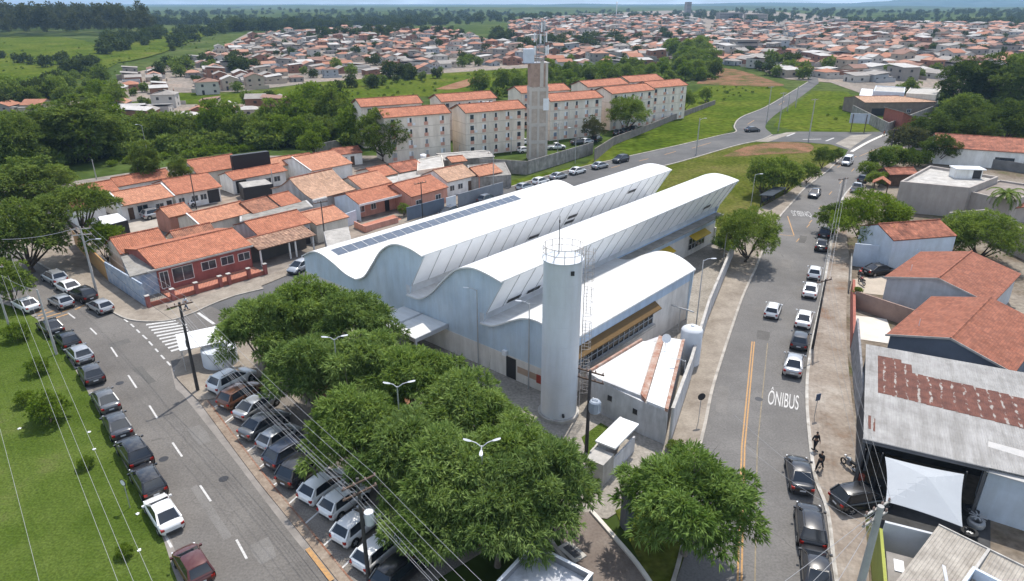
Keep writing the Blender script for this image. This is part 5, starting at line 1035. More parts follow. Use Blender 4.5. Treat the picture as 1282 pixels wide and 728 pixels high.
leaf_lite = Mleaf('leaf_light', (.085, .145, .016), (.21, .29, .05), .4)
leaf_bush = Mleaf('leaf_bush', (.055, .095, .02), (.12, .17, .04), .6)
leaf_grey = Mleaf('leaf_grey', (.075, .085, .045), (.14, .145, .075), .6)
leaf_far = Mleaf('leaf_far', (.040, .064, .024), (.108, .138, .050), .12, .25)
leaf_pine = Mleaf('leaf_eucalypt', (.050, .062, .028), (.105, .118, .055), .15, .25)
KINDS = {
 'spread': dict(crown=dict(R_=5.2, Hc=5.4, base=2.9, lobes=52, per=80, k=6, length=.56, width=.105, droop=.22, lobe_r=.235, flat=.50, low=-.25, dome=.8, rag=.25), leaf=leaf_sib, trunk=.24, limbs=10),
 'dense': dict(crown=dict(R_=5.2, Hc=7.4, base=1.6, lobes=54, per=64, k=5, length=.5, width=.15, droop=.12, lobe_r=.26, flat=.7, low=-.6), leaf=leaf_dark, trunk=.32, limbs=8),
 'round': dict(crown=dict(R_=3.0, Hc=4.8, base=1.0, lobes=36, per=52, k=5, length=.36, width=.11, droop=.12, lobe_r=.28, flat=.75, low=-.6), leaf=leaf_mid, trunk=.14, limbs=6),
 'light': dict(crown=dict(R_=4.6, Hc=6.0, base=1.3, lobes=56, per=64, k=6, length=.42, width=.075, droop=.16, lobe_r=.24, flat=.65, low=-.5), leaf=leaf_lite, trunk=.2, limbs=8),
 'umbrella': dict(crown=dict(R_=4.6, Hc=3.6, base=5.0, lobes=46, per=70, k=5, length=.4, width=.12, droop=.1, lobe_r=.24, flat=.5, low=-.15), leaf=leaf_dark, trunk=.3, limbs=9),
 'bush': dict(crown=dict(R_=1.6, Hc=2.1, base=.1, lobes=22, per=40, k=5, length=.26, width=.09, droop=.05, lobe_r=.32, flat=.8, low=-.4), leaf=leaf_bush, trunk=.05, limbs=4),
 'tall': dict(crown=dict(R_=4.2, Hc=12.5, base=1.2, lobes=64, per=56, k=5, length=.55, width=.16, droop=.14, lobe_r=.28, flat=.9, low=-.7, rag=.22), leaf=leaf_dark, trunk=.32, limbs=9),
 'wood': dict(crown=dict(R_=4.2, Hc=7.6, base=.6, lobes=40, per=30, k=4, length=.72, width=.27, droop=.1, lobe_r=.28, flat=.8, low=-.75, rag=.2), leaf=leaf_mid, trunk=.2, limbs=5),
 'far': dict(crown=dict(R_=4.4, Hc=7.0, base=.3, lobes=26, per=14, k=3, length=1.25, width=.6, droop=.05, lobe_r=.32, flat=.85, low=-.8, rag=.2), leaf=leaf_far, trunk=.25, limbs=3),
 'eucalypt': dict(crown=dict(R_=3.4, Hc=11.0, base=5.5, lobes=24, per=13, k=3, length=1.3, width=.5, droop=.1, lobe_r=.34, flat=1., low=-.8, rag=.25), leaf=leaf_pine, trunk=.22, limbs=5, fork=.8),
}
PROTO = {}
def plant(kind, pos, sc, label, name='tree', cat='tree', group=None, var=0, leaf=None, rz=None):
    key = (kind, var, leaf.name if leaf else None)
    rz = random.uniform(0, 6.28) if rz is None else rz; pos = (pos[0], pos[1], pos[2] if len(pos) > 2 else 0.)
    if key not in PROTO:
        t = thing(name, label, cat, pos, rz, group, sc); base = (kind, var, None)
        if leaf and base in PROTO:
            cr0, tk0 = CH[PROTO[base].name]; me = cr0.data.copy(); me.materials[0] = leaf; tm = tk0.data
        else:
            me, mb = tree_proto(kind, 100 + 17 * var + sum(map(ord, kind))); tm = None
            if leaf: me.materials[0] = leaf
        c = bpy.data.objects.new('crown', me); COL.objects.link(c); c.parent = t
        if tm: k = bpy.data.objects.new('trunk', tm); COL.objects.link(k); k.parent = t
        else: k = mb.build('trunk', barkl if kind in ('spread', 'eucalypt') else bark, t, 60)
        PROTO[key] = t; CH[t.name] = [c, k]; CH[c.name] = []; CH[k.name] = []
        return t
    return dup(PROTO[key], pos, rz, label, group, sc)
def at_crown(px, py, z): p = G(px, py, z); return (p.x, p.y, 0)
# the row of big feathery trees along the parking bays
for i, (px, py, rad, z, lab) in enumerate([
    (322, 396, 4.5, 6.7, 'feathery green tree nearest the street kiosk at the far end of the parking row'),
    (382, 372, 4.9, 7.1, 'broad feathery tree behind the kiosk tree reaching the blue grey school wall'),
    (438, 392, 4.9, 6.8, 'feathery tree just left of the entrance canopy'),
    (385, 445, 4.6, 6.2, 'feathery tree over the silver and grey parked sedans'),
    (462, 442, 4.8, 6.7, 'feathery tree in the middle of the row in front of the entrance canopy'),
    (445, 520, 4.6, 6.2, 'feathery tree over the black parked cars with a street lamp in its top'),
    (522, 462, 4.7, 6.6, 'feathery tree below the right corner of the entrance canopy'),
    (505, 545, 4.5, 6.3, 'feathery tree left of the three armed lamp'),
    (585, 500, 4.7, 6.4, 'feathery tree with its edge touching the yard at the school door'),
    (575, 580, 4.9, 6.4, 'feathery tree carrying the three armed street lamp in its crown'),
    (640, 560, 4.4, 6.3, 'feathery tree left of the water tower foot'),
    (682, 592, 4.6, 6.2, 'feathery tree beside the driveway and the gate shelter'),
    (622, 622, 4.2, 5.8, 'low hanging feathery tree above the guard house'),
    (545, 622, 3.8, 5.4, 'feathery tree overhanging the white hatchbacks at the lower end of the bays')]):
    plant('spread', at_crown(px, py, z), (rad / 5.2, rad / 5.2, z / 6.3 * .98), lab, 'feathery_tree', 'tree', 'feathery trees shading the parking bays', i % 3, [None, leaf_sib2, leaf_sib3][(i * 2 + i // 3) % 3], rz=i * 1.7)
plant('spread', at_crown(866, 612, 5.6), (1.0, 1.0, .95), 'lush green tree standing alone between driveway and bus street at the bottom', 'street_tree', 'tree', None, 3, Mleaf('leaf_fresh', (.072, .134, .026), (.215, .31, .09), .45))
plant('light', at_crown(938, 290, 4.8), (1.15, 1.15, 1.15), 'green street tree at the end of the school wall casting shade on the road', 'street_tree', 'tree', None, 0, leaf_mid)
plant('light', at_crown(1088, 278, 4.8), (1.35, 1.3, 1.3), 'bright light green tree on the pavement above the parked black cars', 'street_tree', 'tree', None, 1)
plant('round', at_crown(1046, 272, 3.0), 1.0, 'small dark green tree tucked left of the bright light green tree', 'tree', 'tree', None, 0, leaf_dark)
plant('light', at_crown(1235, 292, 4.4), (1.45, 1.2, 1.05), 'wide bushy tree over the mossy old roof at the right edge', 'bushy_tree', 'tree', None, 2, leaf_mid)
plant('round', at_crown(1190, 300, 3), 1.2, 'round bush like tree on the left flank of the wide bushy tree', 'bushy_tree', 'tree', None, 1)
for px, py, s, lab, lf in [(957, 226, 1.35, 'leafy tree behind the bus shelter, left of its neighbours', leaf_mid), (985, 224, 1.2, 'leafy tree right behind the bus shelter roof', leaf_mid), (971, 218, 1.2, 'leafy tree between the two trees at the bus shelter', leaf_lite), (1012, 212, .85, 'slim tree on the pavement verge before the white van', leaf_mid), (1033, 194, .9, 'dark round tree on the verge level with the white van', leaf_dark), (1049, 187, .6, 'small shrub tree at the corner of crossing and bus street', leaf_bush)]:
    plant('round', at_crown(px, py, 3.2), s, lab, 'verge_tree', 'tree', None, random.randint(0, 1), lf)
for i, (px, py, s) in enumerate([(1088, 218, .9), (1102, 208, 1.1), (1118, 204, 1.2), (1136, 206, 1.1), (1098, 228, .8), (1152, 203, .9), (1110, 196, .8)]):
    plant('bush', at_crown(px, py, 1), s * 1.75, ['hedge bush next to the white car at the kerb', 'hedge bush topped with bright leaves above the pavilion', 'broad hedge bush in the middle of the corner garden', 'right hand hedge bush of the corner garden', 'low hedge bush beside the gate pavilion', 'hedge bush against the dark grey yard wall', 'hedge bush nearest the dark street pole'][i], 'hedge_bush', 'bush', 'bushes of the corner garden', i % 2, leaf_bush if i % 2 else leaf_mid)
plant('bush', at_crown(1135, 178, 2.5), (3.2, 2.6, 2.8), 'greyish purple bush at the bend below the big right hand trees', 'bush', 'bush', None, 0, leaf_grey)
for i, (px, py, r, k, lab) in enumerate([(1165, 160, 6, 'dense', 'drooping tree at the left end of the big right hand grove'), (1205, 150, 8, 'dense', 'dark tree in the heart of the right hand grove'), (1235, 112, 9, 'tall', 'tallest spreading tree of the right hand grove'), (1205, 112, 7.5, 'tall', 'left hand crown on the ridge of the right hand grove'), (1272, 118, 8, 'tall', 'grove tree cut by the right edge of the view'), (1262, 160, 8, 'dense', 'lower grove tree above the long white house'), (1222, 165, 6, 'dense', 'grove tree just above the red tiled roof'), (1280, 92, 7, 'tall', 'hindmost grove tree at the right edge'), (1180, 178, 4.5, 'dense', 'low leafy tree at the corner of the dark yard wall')]):
    b = 4.2 if k == 'tall' else 5.2; z = 8 if k == 'tall' else 5
    plant(k, at_crown(px, py, z), (r / b, r / b, 1.45 if k == 'tall' else r / b * .85), lab, 'grove_tree', 'tree', 'trees of the right hand grove', i % 2, [leaf_grove, leaf_dark, leaf_grove][i % 3])
# left side
for i, (px, py, r, k, lab) in enumerate([(28, 225, 6.6, 'tall', 'big dark tree at the left edge above the avenue'), (26, 290, 6.0, 'dense', 'dark domed tree on the left overhanging the avenue'), (98, 268, 5.6, 'umbrella', 'flat topped umbrella tree with visible forked trunk beside the avenue'), (128, 300, 3.4, 'round', 'light green tree leaning on the garage right of the umbrella tree'), (105, 165, 8.0, 'tall', 'huge dark tree rising behind the beige sheet roof'), (60, 165, 7.0, 'tall', 'dark tree left of the huge tree behind the beige roof'), (20, 175, 7.0, 'dense', 'bushy dark tree at the far left above the edge tree'), (180, 196, 3.6, 'tall', 'ragged thin tree standing in the meadow behind the orange roofs'), (222, 200, 2.2, 'tall', 'narrow ivy covered trunk in the meadow'), (8, 350, 3.4, 'round', 'tree overhanging the grass corner by the white sedan at the left edge'), (70, 222, 3.4, 'dense', 'small tree rising behind the beige roof edge')]):
    b = {'tall': 4.2, 'umbrella': 4.6, 'round': 3.0, 'dense': 5.2}[k]; z = {'tall': 7, 'umbrella': 6.6, 'round': 3.2, 'dense': 5.2}[k]
    plant(k, at_crown(px, py, z * r / b if k not in ('umbrella', 'tall') else z), (r / b, r / b, {0: .85, 4: 1.22, 5: 1.0, 7: .75, 8: .62}[i]) if k == 'tall' else r / b, lab, 'tree', 'tree', None, (i + 1) % 2, {3: leaf_lite, 9: leaf_mid, 10: leaf_mid}.get(i))
for i, (px, py, s) in enumerate([(46, 462, .75), (62, 520, 1.2), (108, 578, .45), (155, 688, .4), (30, 500, .6), (22, 420, .9)]):
    plant('bush', at_crown(px, py, .6), s, ['rounded shrub on the lawn left of the silver hatchback', 'largest rounded shrub on the lawn beside the parked row', 'tiny shrub on the lawn under the wires', 'smallest shrub near the bottom of the lawn', 'low shrub on the lawn just above the largest one', 'shrub at the upper left corner of the lawn'][i], 'lawn_shrub', 'shrub', 'shrubs on the lawn', i % 2, leaf_lite)
# trees at the apartments and along the back of the block
for i, (px, py, s, k, lab) in enumerate([(478, 166, 1.3, 'dense', 'large dark tree in front of the leftmost apartments'), (512, 164, 1.05, 'dense', 'dark tree right of the large one before the leftmost apartments'), (549, 180, .75, 'round', 'slim dark tree standing between the first two apartment blocks'), (786, 139, 1.45, 'light', 'big round green tree in front of the middle apartments'), (742, 160, 1.2, 'round', 'smaller grey green tree by the apartment car park'), (860, 124, 1.3, 'round', 'dark tree at the right end of the apartments'), (884, 118, 1.0, 'round', 'bushy tree where the field wall ends'), (822, 140, .6, 'round', 'tiny tree near the right hand apartment fence'), (390, 178, 1.2, 'round', 'round light tree behind the black panel block'), (505, 262, .42, 'round', 'clipped shrub tree in the yard of the peach house')]):
    z = {'dense': 5.2, 'round': 3.2, 'light': 4.4}[k] * s
    plant(k, at_crown(px, py, z), s, lab, 'garden_tree', 'tree', None, i % 2, {0: None, 3: leaf_mid, 4: leaf_grey, 8: leaf_lite}.get(i))
for i, (px, py, s, lab) in enumerate([(515, 425, .55, 'thin conifer shrub beside the entrance canopy'), (512, 442, .4, 'small shrub against the school end wall'), (846, 560, .5, 'small bush at the foot of the pavement sign'), (868, 300, .8, 'bushes under the yellow school awning'), (905, 310, .8, 'bush at the far end of the school wall')]):
    plant('bush', at_crown(px, py, .5), s, lab, 'shrub', 'shrub', None, i % 2, leaf_mid)
# palms
def palm(pos, h, fr, label, fl=2.6, leaf=leaf_mid):
    t = thing('palm_tree', label, 'palm', (pos[0], pos[1], 0)); mb = MB(); mb.tube([(0, 0, 0), (.1, .05, h * .5), (0, 0, h)], [.2, .15, .13], 8); mb.build('trunk', barkl, t, 60)
    for i in range(fr):
        a = i * 2.4; el = .9 - 1.3 * (i / fr); pts = []; p = Vector((0, 0, h))
        for j in range(7):
            pts.append(p.copy()); e = el - j * .3; p = p + Vector((math.cos(a) * math.cos(e), math.sin(a) * math.cos(e), math.sin(e))) * fl / 6
        mb = MB()
        for j in range(6):
            d = (pts[j + 1] - pts[j]).normalized(); s = Vector((-math.sin(a), math.cos(a), 0)); 
            for q in range(5):
                c = pts[j].lerp(pts[j + 1], q / 5)
                for sg in (-1, 1):
                    tip = c + s * sg * .72 * (1 - j / 9) + d * .3 - Vector((0, 0, .25)); mb.add([c, c + d * .14, tip], [(0, 1, 2)])
        mb.tube(pts, [.03] * 6 + [.01], 4); mb.build('frond', leaf, t)
    return t
palm(G(1250, 282), 5.5, 20, 'dark feather palm in front of the tall brown grey wall', 3.4, leaf_dark)
palm(G(1139, 262), 4.2, 13, 'small yellow green palm against the blank grey house', 1.7, leaf_lite)
palm(G(1128, 272), 1.2, 11, 'low dark palm at the foot of the blank grey house', 2.4, leaf_dark)
palm(G(1163, 134), 5, 11, 'slim palm by the lane at the hilltop property', 2.2)
plant('round', at_crown(1138, 118, 4), 1.7, 'dark tree in the courtyard of the sprawling hilltop house', 'tree', 'tree', None, 0, leaf_dark)
# the band of woodland behind the block
random.seed(21)
def inpoly(x, y, P):
    c = False; j = len(P) - 1
    for i in range(len(P)):
        if (P[i][1] > y) != (P[j][1] > y) and x < (P[j][0] - P[i][0]) * (y - P[i][1]) / (P[j][1] - P[i][1]) + P[i][0]: c = not c
        j = i
    return c
def scatter(P, n, sep, tries=60, clump=0.):
    out = []; xs = [p[0] for p in P]; ys = [p[1] for p in P]
    for _ in range(n * tries):
        if len(out) >= n: break
        x, y = random.uniform(min(xs), max(xs)), random.uniform(min(ys), max(ys))
        if not inpoly(x, y, P): continue
        g = G(x, y)
        if clump and math.sin(g.x * 6.1 / clump + .7) * math.sin(g.y * 5.3 / clump + 1.9) + .6 * math.sin((g.x + g.y) * 9.7 / clump) < -.05: continue
        if all((g.x - q.x) ** 2 + (g.y - q.y) ** 2 > sep * sep for q in out): out.append(g)
    return out
WOODS = [([(150, 184), (250, 178), (380, 186), (450, 182), (446, 174), (330, 172), (150, 172)], 44, 4.5, .92, 'woodland tree in the belt behind the orange roofs', 'wood'),
         ([(-40, 225), (50, 215), (60, 200), (150, 196), (150, 174), (-40, 176)], 30, 5.5, 1.0, 'woodland tree in the dark grove at the far left', 'wood'),
         ([(-40, 135), (80, 134), (150, 138), (150, 128), (-40, 126)], 22, 6, .9, 'tree in the line below the left hand valley roofs', 'wood'),
         ([(690, 112), (830, 104), (900, 100), (890, 86), (700, 92)], 40, 7, .85, 'tree in the bushy belt behind the apartments', 'wood'),
         ([(610, 125), (660, 117), (720, 100), (700, 98), (600, 118)], 9, 7, 1.0, 'bush tree on the slope behind the brick tower', 'wood'),
         ([(330, 176), (440, 172), (450, 150), (400, 150)], 8, 6, 1.2, 'woodland tree left of the apartments', 'wood'),
         ([(860, 95), (895, 92), (885, 60), (830, 66)], 22, 9, 1.2, 'tree in the green wedge above the apartments', 'wood')]
for P, n, sep, s, lab, k in WOODS:
    for i, g in enumerate(scatter(P, n, sep)):
        f = s * random.uniform(.75, 1.25); plant(k, g, (f, f, f * random.uniform(.85, 1.2)), lab, 'woodland_tree', 'tree', lab.replace('tree in', 'trees in').replace('tree left', 'trees left').replace('tree on', 'trees on'), i % 3, [None, leaf_dark, leaf_lite][(i * 7) % 3] if i % 4 else None)

# low scrub under and between the woods, nobody could count it
def scrub(name, rings, dens, s0, s1, mat, seed):
    rng = np.random.default_rng(seed); B = [crown(np.random.default_rng(seed * 9 + q), R_=1.6, Hc=1.9, base=-.1, lobes=10, per=14, k=3, length=.7, width=.32, droop=.05, lobe_r=.4, flat=.8)[0] for q in range(4)]; out = []
    for P, n in rings:
        for g_ in scatter(P, n, dens, 12):
            f = random.uniform(s0, s1); a = random.uniform(0, 6.28); V_ = B[random.randrange(4)]; ca, sa = math.cos(a) * f, math.sin(a) * f; out.append(np.stack([g_.x + V_[:, 0] * ca - V_[:, 1] * sa, g_.y + V_[:, 0] * sa + V_[:, 1] * ca, V_[:, 2] * f * random.uniform(.7, 1.2)], 1))
    o = bpy.data.objects.new(name, quads_mesh(name, np.concatenate(out), mat)); COL.objects.link(o); o['kind'] = 'stuff'; return o
scrub('undergrowth', [([(150, 200), (300, 186), (450, 186), (450, 172), (150, 168), (-40, 172), (-40, 225), (60, 215)], 220), ([(610, 126), (700, 100), (880, 84), (900, 100), (830, 106), (700, 114)], 120), ([(1150, 185), (1290, 175), (1290, 120), (1180, 120)], 60)], 2.2, 1.0, 2.2, leaf_dark, 3)
scrub('meadow_scrub', [([(320, 130), (440, 104), (560, 92), (700, 92), (690, 112), (540, 122), (400, 146)], 90), ([(140, 206), (300, 194), (330, 186), (300, 178), (150, 184)], 0), ([(0, 112), (150, 96), (190, 70), (0, 60)], 90), ([(140, 82), (300, 60), (280, 44), (180, 50)], 80), ([(870, 130), (930, 125), (970, 110), (880, 108)], 24), ([(1030, 150), (1060, 118), (1100, 158)], 8)], 3, .15, .55, leaf_mid, 4)
scrub('rough_meadow', [([(140, 208), (250, 196), (300, 192), (330, 186), (300, 178), (150, 184)], 130)], 1.6, .35, 1.0, leaf_lite, 6)
# ------------------------------------------------------------------ cars
def paint(name, col, metal=.0): 
    m = M(name, col, .32, 0, metal=metal, spec=.5, coat=.7); return m
PAINT = {'white': paint('paint_white', (.72, .72, .71)), 'silver': paint('paint_silver', (.40, .41, .42), .55), 'grey': paint('paint_grey', (.13, .135, .14), .4), 'dark grey': paint('paint_dark_grey', (.06, .063, .07), .3),
         'black': paint('paint_black', (.012, .012, .014)), 'red': paint('paint_dark_red', (.085, .018, .014), .2), 'brown': paint('paint_brown', (.13, .055, .03), .3), 'blue': paint('paint_dark_blue', (.02, .03, .055), .2)}
lampm = M('headlamp', (.75, .77, .78), .12, 0, spec=.8); tailm = M('tail_lamp', (.32, .018, .012), .2, 0); plate = M('number_plate', (.62, .63, .64), .5, 0); plast = M('bumper_plastic', (.035, .035, .037), .7, 0)
alloy = M('alloy', (.42, .43, .44), .35, 0, metal=.7)
#        L    W    zroof belt  rear bottom x, rear top, front top, front base, hood z, nose z, tail z
SHAPE = {'hatchback': (3.95, 1.72, 1.49, .94, -1.90, -1.36, .12, 1.14, .90, .66, .90), 'sedan': (4.5, 1.76, 1.46, .93, -1.72, -.88, .26, 1.28, .89, .64, .97), 'suv': (4.35, 1.80, 1.64, 1.03, -2.08, -1.58, .18, 1.16, 1.00, .76, 1.0),
         'pickup': (4.9, 1.80, 1.70, 1.05, -.55, -.35, .55, 1.35, 1.05, .82, 1.0), 'van': (4.7, 1.85, 2.05, 1.12, -2.30, -2.22, .95, 1.75, 1.08, .85, 1.1), 'wagon': (4.3, 1.70, 1.50, .93, -2.06, -1.66, .2, 1.14, .9, .66, .92)}
def car_proto(kind):
    L, W, zr, zb, xr0, xr1, xf1, xf0, zh, zn, zt = SHAPE[kind]; h = L / 2; w = W / 2
    t = thing(kind, kind, 'car', (0, 0, -50))
    st = [(-h, .62, .44, zt - .20), (-h + .04, .80, .32, zt - .10), (-h + .13, .90, .26, zt - .03), (-h + .28, .96, .24, zt), (xr0 + .1 if xr0 < -1.2 else -h + .5, .985, .22, zb), (-h * .45, 1.0, .21, zb), (0, 1.0, .21, zb - .01), (xf0 - .1, .995, .21, zb - .03), (xf0 + .12, .98, .21, zh), (h - .45, .95, .23, zh - (zh - zn) * .35), (h - .14, .86, .28, zn + .03), (h - .03, .76, .34, zn - .08), (h, .66, .42, zn - .2)]
    rings = []
    for x, f, z0, z1 in st:
        a = w * f; half = [(0, z0), (a * .82, z0), (a * .97, z0 + .14), (a, z0 + .32 * (z1 - z0) + .06), (a * .99, z0 + .72 * (z1 - z0)), (a * .94, z1 - .05), (a * .84, z1), (a * .45, z1 + .025), (0, z1 + .03)]
        rings.append([(x, y, z) for y, z in half] + [(x, -y, z) for y, z in half[-2:0:-1]])
    n = len(rings[0]); mb = MB(); vs = [v for r in rings for v in r]
    fs = [(i * n + k, (i + 1) * n + k, (i + 1) * n + (k + 1) % n, i * n + (k + 1) % n) for i in range(len(rings) - 1) for k in range(n)]
    fs = [f[::-1] for f in fs] + [tuple(range(n)), tuple(range(len(vs) - 1, len(vs) - n - 1, -1))]
    mb.add(vs, fs)
    bw, tw_ = w * .90, w * .69; zt_ = zr - .055; zb_ = zb - .03
    def cab(x0, x1, x2, x3, z0, z1, inset=0.):     # roof panel, slightly crowned, and pillars
        xs = [x1 - .03, x1 + .22, (x1 + x2) / 2, x2 - .2, x2 + .04]; ds = [-.05, .0, .03, .0, -.05]; vv = []
        for x, d in zip(xs, ds): vv += [(x, -tw_ - .03, z1 + d - .05), (x, -tw_ * .8, z1 + d), (x, 0, z1 + d + .025), (x, tw_ * .8, z1 + d), (x, tw_ + .03, z1 + d - .05)]
        m_ = len(vv); vv += [(x, y, z - .04) for x, y, z in vv]
        f_ = [(i * 5 + k, i * 5 + k + 1, (i + 1) * 5 + k + 1, (i + 1) * 5 + k) for i in range(4) for k in range(4)]; f_ = [q[::-1] for q in f_] + [tuple(m_ + j for j in q) for q in f_]
        f_ += [(i * 5, m_ + i * 5, m_ + (i + 1) * 5, (i + 1) * 5)[::-1] for i in range(4)] + [(i * 5 + 4, (i + 1) * 5 + 4, m_ + (i + 1) * 5 + 4, m_ + i * 5 + 4)[::-1] for i in range(4)] + [(k, k + 1, m_ + k + 1, m_ + k)[::-1] for k in range(4)] + [(20 + k, m_ + 20 + k, m_ + 21 + k, 21 + k)[::-1] for k in range(4)]
        mb.add(vv, f_)
        for s in (-1, 1):
            mb.beam((x0 + .02, s * bw * .985, z0), (x1 + .02, s * tw_ * 1.0, z1 - .04), .1, .13); mb.beam((x3 - .02, s * bw * .985, z0), (x2 - .02, s * tw_, z1 - .04), .06, .09)
    cab(xr0, xr1, xf1, xf0, zb, zr)
    rw = [(xr0, bw * .99, zb_), (xr0, -bw * .99, zb_), (xr1, -tw_ * 1.02, zt_ + .02), (xr1, tw_ * 1.02, zt_ + .02)]; mb.add(rw + [(x + .05, y, z - .01) for x, y, z in rw], [(0, 1, 2, 3), (7, 6, 5, 4), (0, 4, 5, 1), (1, 5, 6, 2), (2, 6, 7, 3), (3, 7, 4, 0)])
    if kind in ('hatchback', 'suv', 'wagon'):
        for s in (-1, 1): q = [(xr0 + .02, s * bw * 1.0, zb_), (xr0 + .42, s * bw * 1.0, zb_), (xr1 + .10, s * tw_ * 1.03, zt_ + .01), (xr1 - .02, s * tw_ * 1.03, zt_ + .01)]; mb.add(q + [(x, y - s * .04, z) for x, y, z in q], [(0, 1, 2, 3), (7, 6, 5, 4), (0, 4, 5, 1), (1, 5, 6, 2), (2, 6, 7, 3), (3, 7, 4, 0)] if s < 0 else [(3, 2, 1, 0), (4, 5, 6, 7), (1, 5, 4, 0), (2, 6, 5, 1), (3, 7, 6, 2), (0, 4, 7, 3)])
    body = mb.build('body', PAINT['white'], t, 48)
    def pane(name, q, mat=glass):
        m_ = MB(); c = sum((Vector(p) for p in q), Vector()) / 4; nrm = (Vector(q[1]) - Vector(q[0])).cross(Vector(q[2]) - Vector(q[0])).normalized()
        m_.add(list(q) + [tuple(Vector(p) - nrm * .02) for p in q], [(0, 1, 2, 3), (7, 6, 5, 4), (0, 4, 5, 1), (1, 5, 6, 2), (2, 6, 7, 3), (3, 7, 4, 0)]); return m_.build(name, mat, t)
    pane('windshield', [(xf0, -bw * .96, zb_), (xf0, bw * .96, zb_), (xf1, tw_ * .97, zt_), (xf1, -tw_ * .97, zt_)])
    q_ = .17 if xr0 < -1.8 else .06; dx_, dz_ = xr1 - xr0, zt_ + .02 - zb_; l_ = math.hypot(dx_, dz_); nx_, nz_2 = -dz_ / l_ * .018, dx_ / l_ * .018
    def rp_(t, y): return (xr0 + dx_ * t + nx_, y, zb_ + dz_ * t + nz_2)
    pane('rear_window', [rp_(q_, bw * .84), rp_(q_, -bw * .84), rp_(.92, -tw_ * .90), rp_(.92, tw_ * .90)])
    for s in (-1, 1):
        q = [(xr0 + .06, s * bw, zb_), (xf0 - .06, s * bw, zb_), (xf1 - .02, s * tw_, zt_), (xr1 + .05, s * tw_, zt_)]; pane('side_window', q if s < 0 else q[::-1])
        m_ = MB(); m_.box(-.05, -.05, -.06, .09, .12, .07, Matrix.Translation((xf0 - .22, s * (w + .07), zb + .05))); m_.build('mirror', PAINT['white'] if kind != 'van' else plast, t)
        T = Matrix.Translation((h - .21, s * w * .70, zn - .02)); m_ = MB(); m_.box(-.13, -.15, -.06, .09, .14, .035, T); m_.build('headlight', lampm, t)
        T = Matrix.Translation((-h + .12, s * w * .76, zt - .2)); m_ = MB(); m_.box(-.125, -.10, -.09, .14, .135, .09, T); m_.build('tail_light', tailm, t)
        for x in (-h + .80 if kind != 'pickup' else -h + 1.0, h - .78):
            wr = .31 if kind not in ('suv', 'pickup', 'van') else .35; m_ = MB(); T = Matrix.Translation((x, s * (w - .1), wr)) @ Matrix.Rotation(R(90), 4, 'X')
            n_ = 20; pr = [(wr * .62, -.11), (wr * .94, -.11), (wr, -.07), (wr, .07), (wr * .94, .11), (wr * .62, .11)]
            vs = [T @ Vector((r * math.cos(2 * math.pi * k / n_), r * math.sin(2 * math.pi * k / n_), z)) for r, z in pr for k in range(n_)]
            m_.add(vs, [(i * n_ + k, i * n_ + (k + 1) % n_, (i + 1) * n_ + (k + 1) % n_, (i + 1) * n_ + k) for i in range(5) for k in range(n_)] + [tuple(range(n_ - 1, -1, -1)), tuple(range(5 * n_, 6 * n_))])
            ar = wr + .07; T2 = Matrix.Translation((x, s * (w - .012), wr + .01)) @ Matrix.Rotation(R(90), 4, 'X'); vs = [T2 @ Vector((ar * math.cos(2 * math.pi * k / n_), ar * math.sin(2 * math.pi * k / n_), z)) for z in (-.015, .015) for k in range(n_)]
            m_.add(vs, [tuple(range(n_ - 1, -1, -1)), tuple(range(n_, 2 * n_))] + [(k, (k + 1) % n_, n_ + (k + 1) % n_, n_ + k) for k in range(n_)])
            wh = m_.build('wheel', black, t)
            m_ = MB(); T3 = Matrix.Translation((x, s * (w + .008), wr)) @ Matrix.Rotation(R(90), 4, 'X')
            for k in range(5):
                a = k * 2 * math.pi / 5; m_.beam(T3 @ Vector((0, 0, 0)), T3 @ Vector((wr * .6 * math.cos(a), wr * .6 * math.sin(a), 0)), .03, .09)
            vs = [T3 @ Vector((r * math.cos(2 * math.pi * k / n_), r * math.sin(2 * math.pi * k / n_), 0)) for r in (wr * .56, wr * .64) for k in range(n_)]; m_.add(vs, [(k, (k + 1) % n_, n_ + (k + 1) % n_, n_ + k) for k in range(n_)]); m_.build('rim', alloy, wh)
    m_ = MB(); m_.box(-h - .012, -.2, .55, -h + .03, .2, .67); m_.build('number_plate', plate, t)
    m_ = MB(); m_.box(h - .06, -w * .5, .3, h + .012, w * .5, zn - .22); m_.build('grille', plast, t)
    m_ = MB(); m_.box(-h - .008, -w * .6, .32, -h + .1, w * .6, .5); m_.build('rear_bumper', plast, t)
    if kind == 'pickup':
        m_ = MB(); m_.box(-h + .12, -w * .8, zb + .032, xr0 - .12, w * .8, zb + .05); m_.build('load_bed', plast, t)
    if kind in ('suv', 'wagon'):
        for s in (-1, 1): m_ = MB(); m_.tube([(xr1 + .2, s * tw_ * .92, zr + .05), (xf1 - .3, s * tw_ * .92, zr + .05)], .022, 5); m_.build('roof_rail', plast, t)
    if kind == 'van':
        for s in (-1, 1): m_ = MB(); q = [(xr0 + .1, s * (bw + .012), zb + .02), (-.35, s * (bw + .012), zb + .02), (-.35, s * (tw_ + .02), zt_ - .02), (xr1 + .1, s * (tw_ + .02), zt_ - .02)]; m_.add(q, [(0, 1, 2, 3) if s < 0 else (3, 2, 1, 0)]); m_.build('side_panel', PAINT['white'], t)
    index_children(t); return t
CARP, CARM = {}, {}
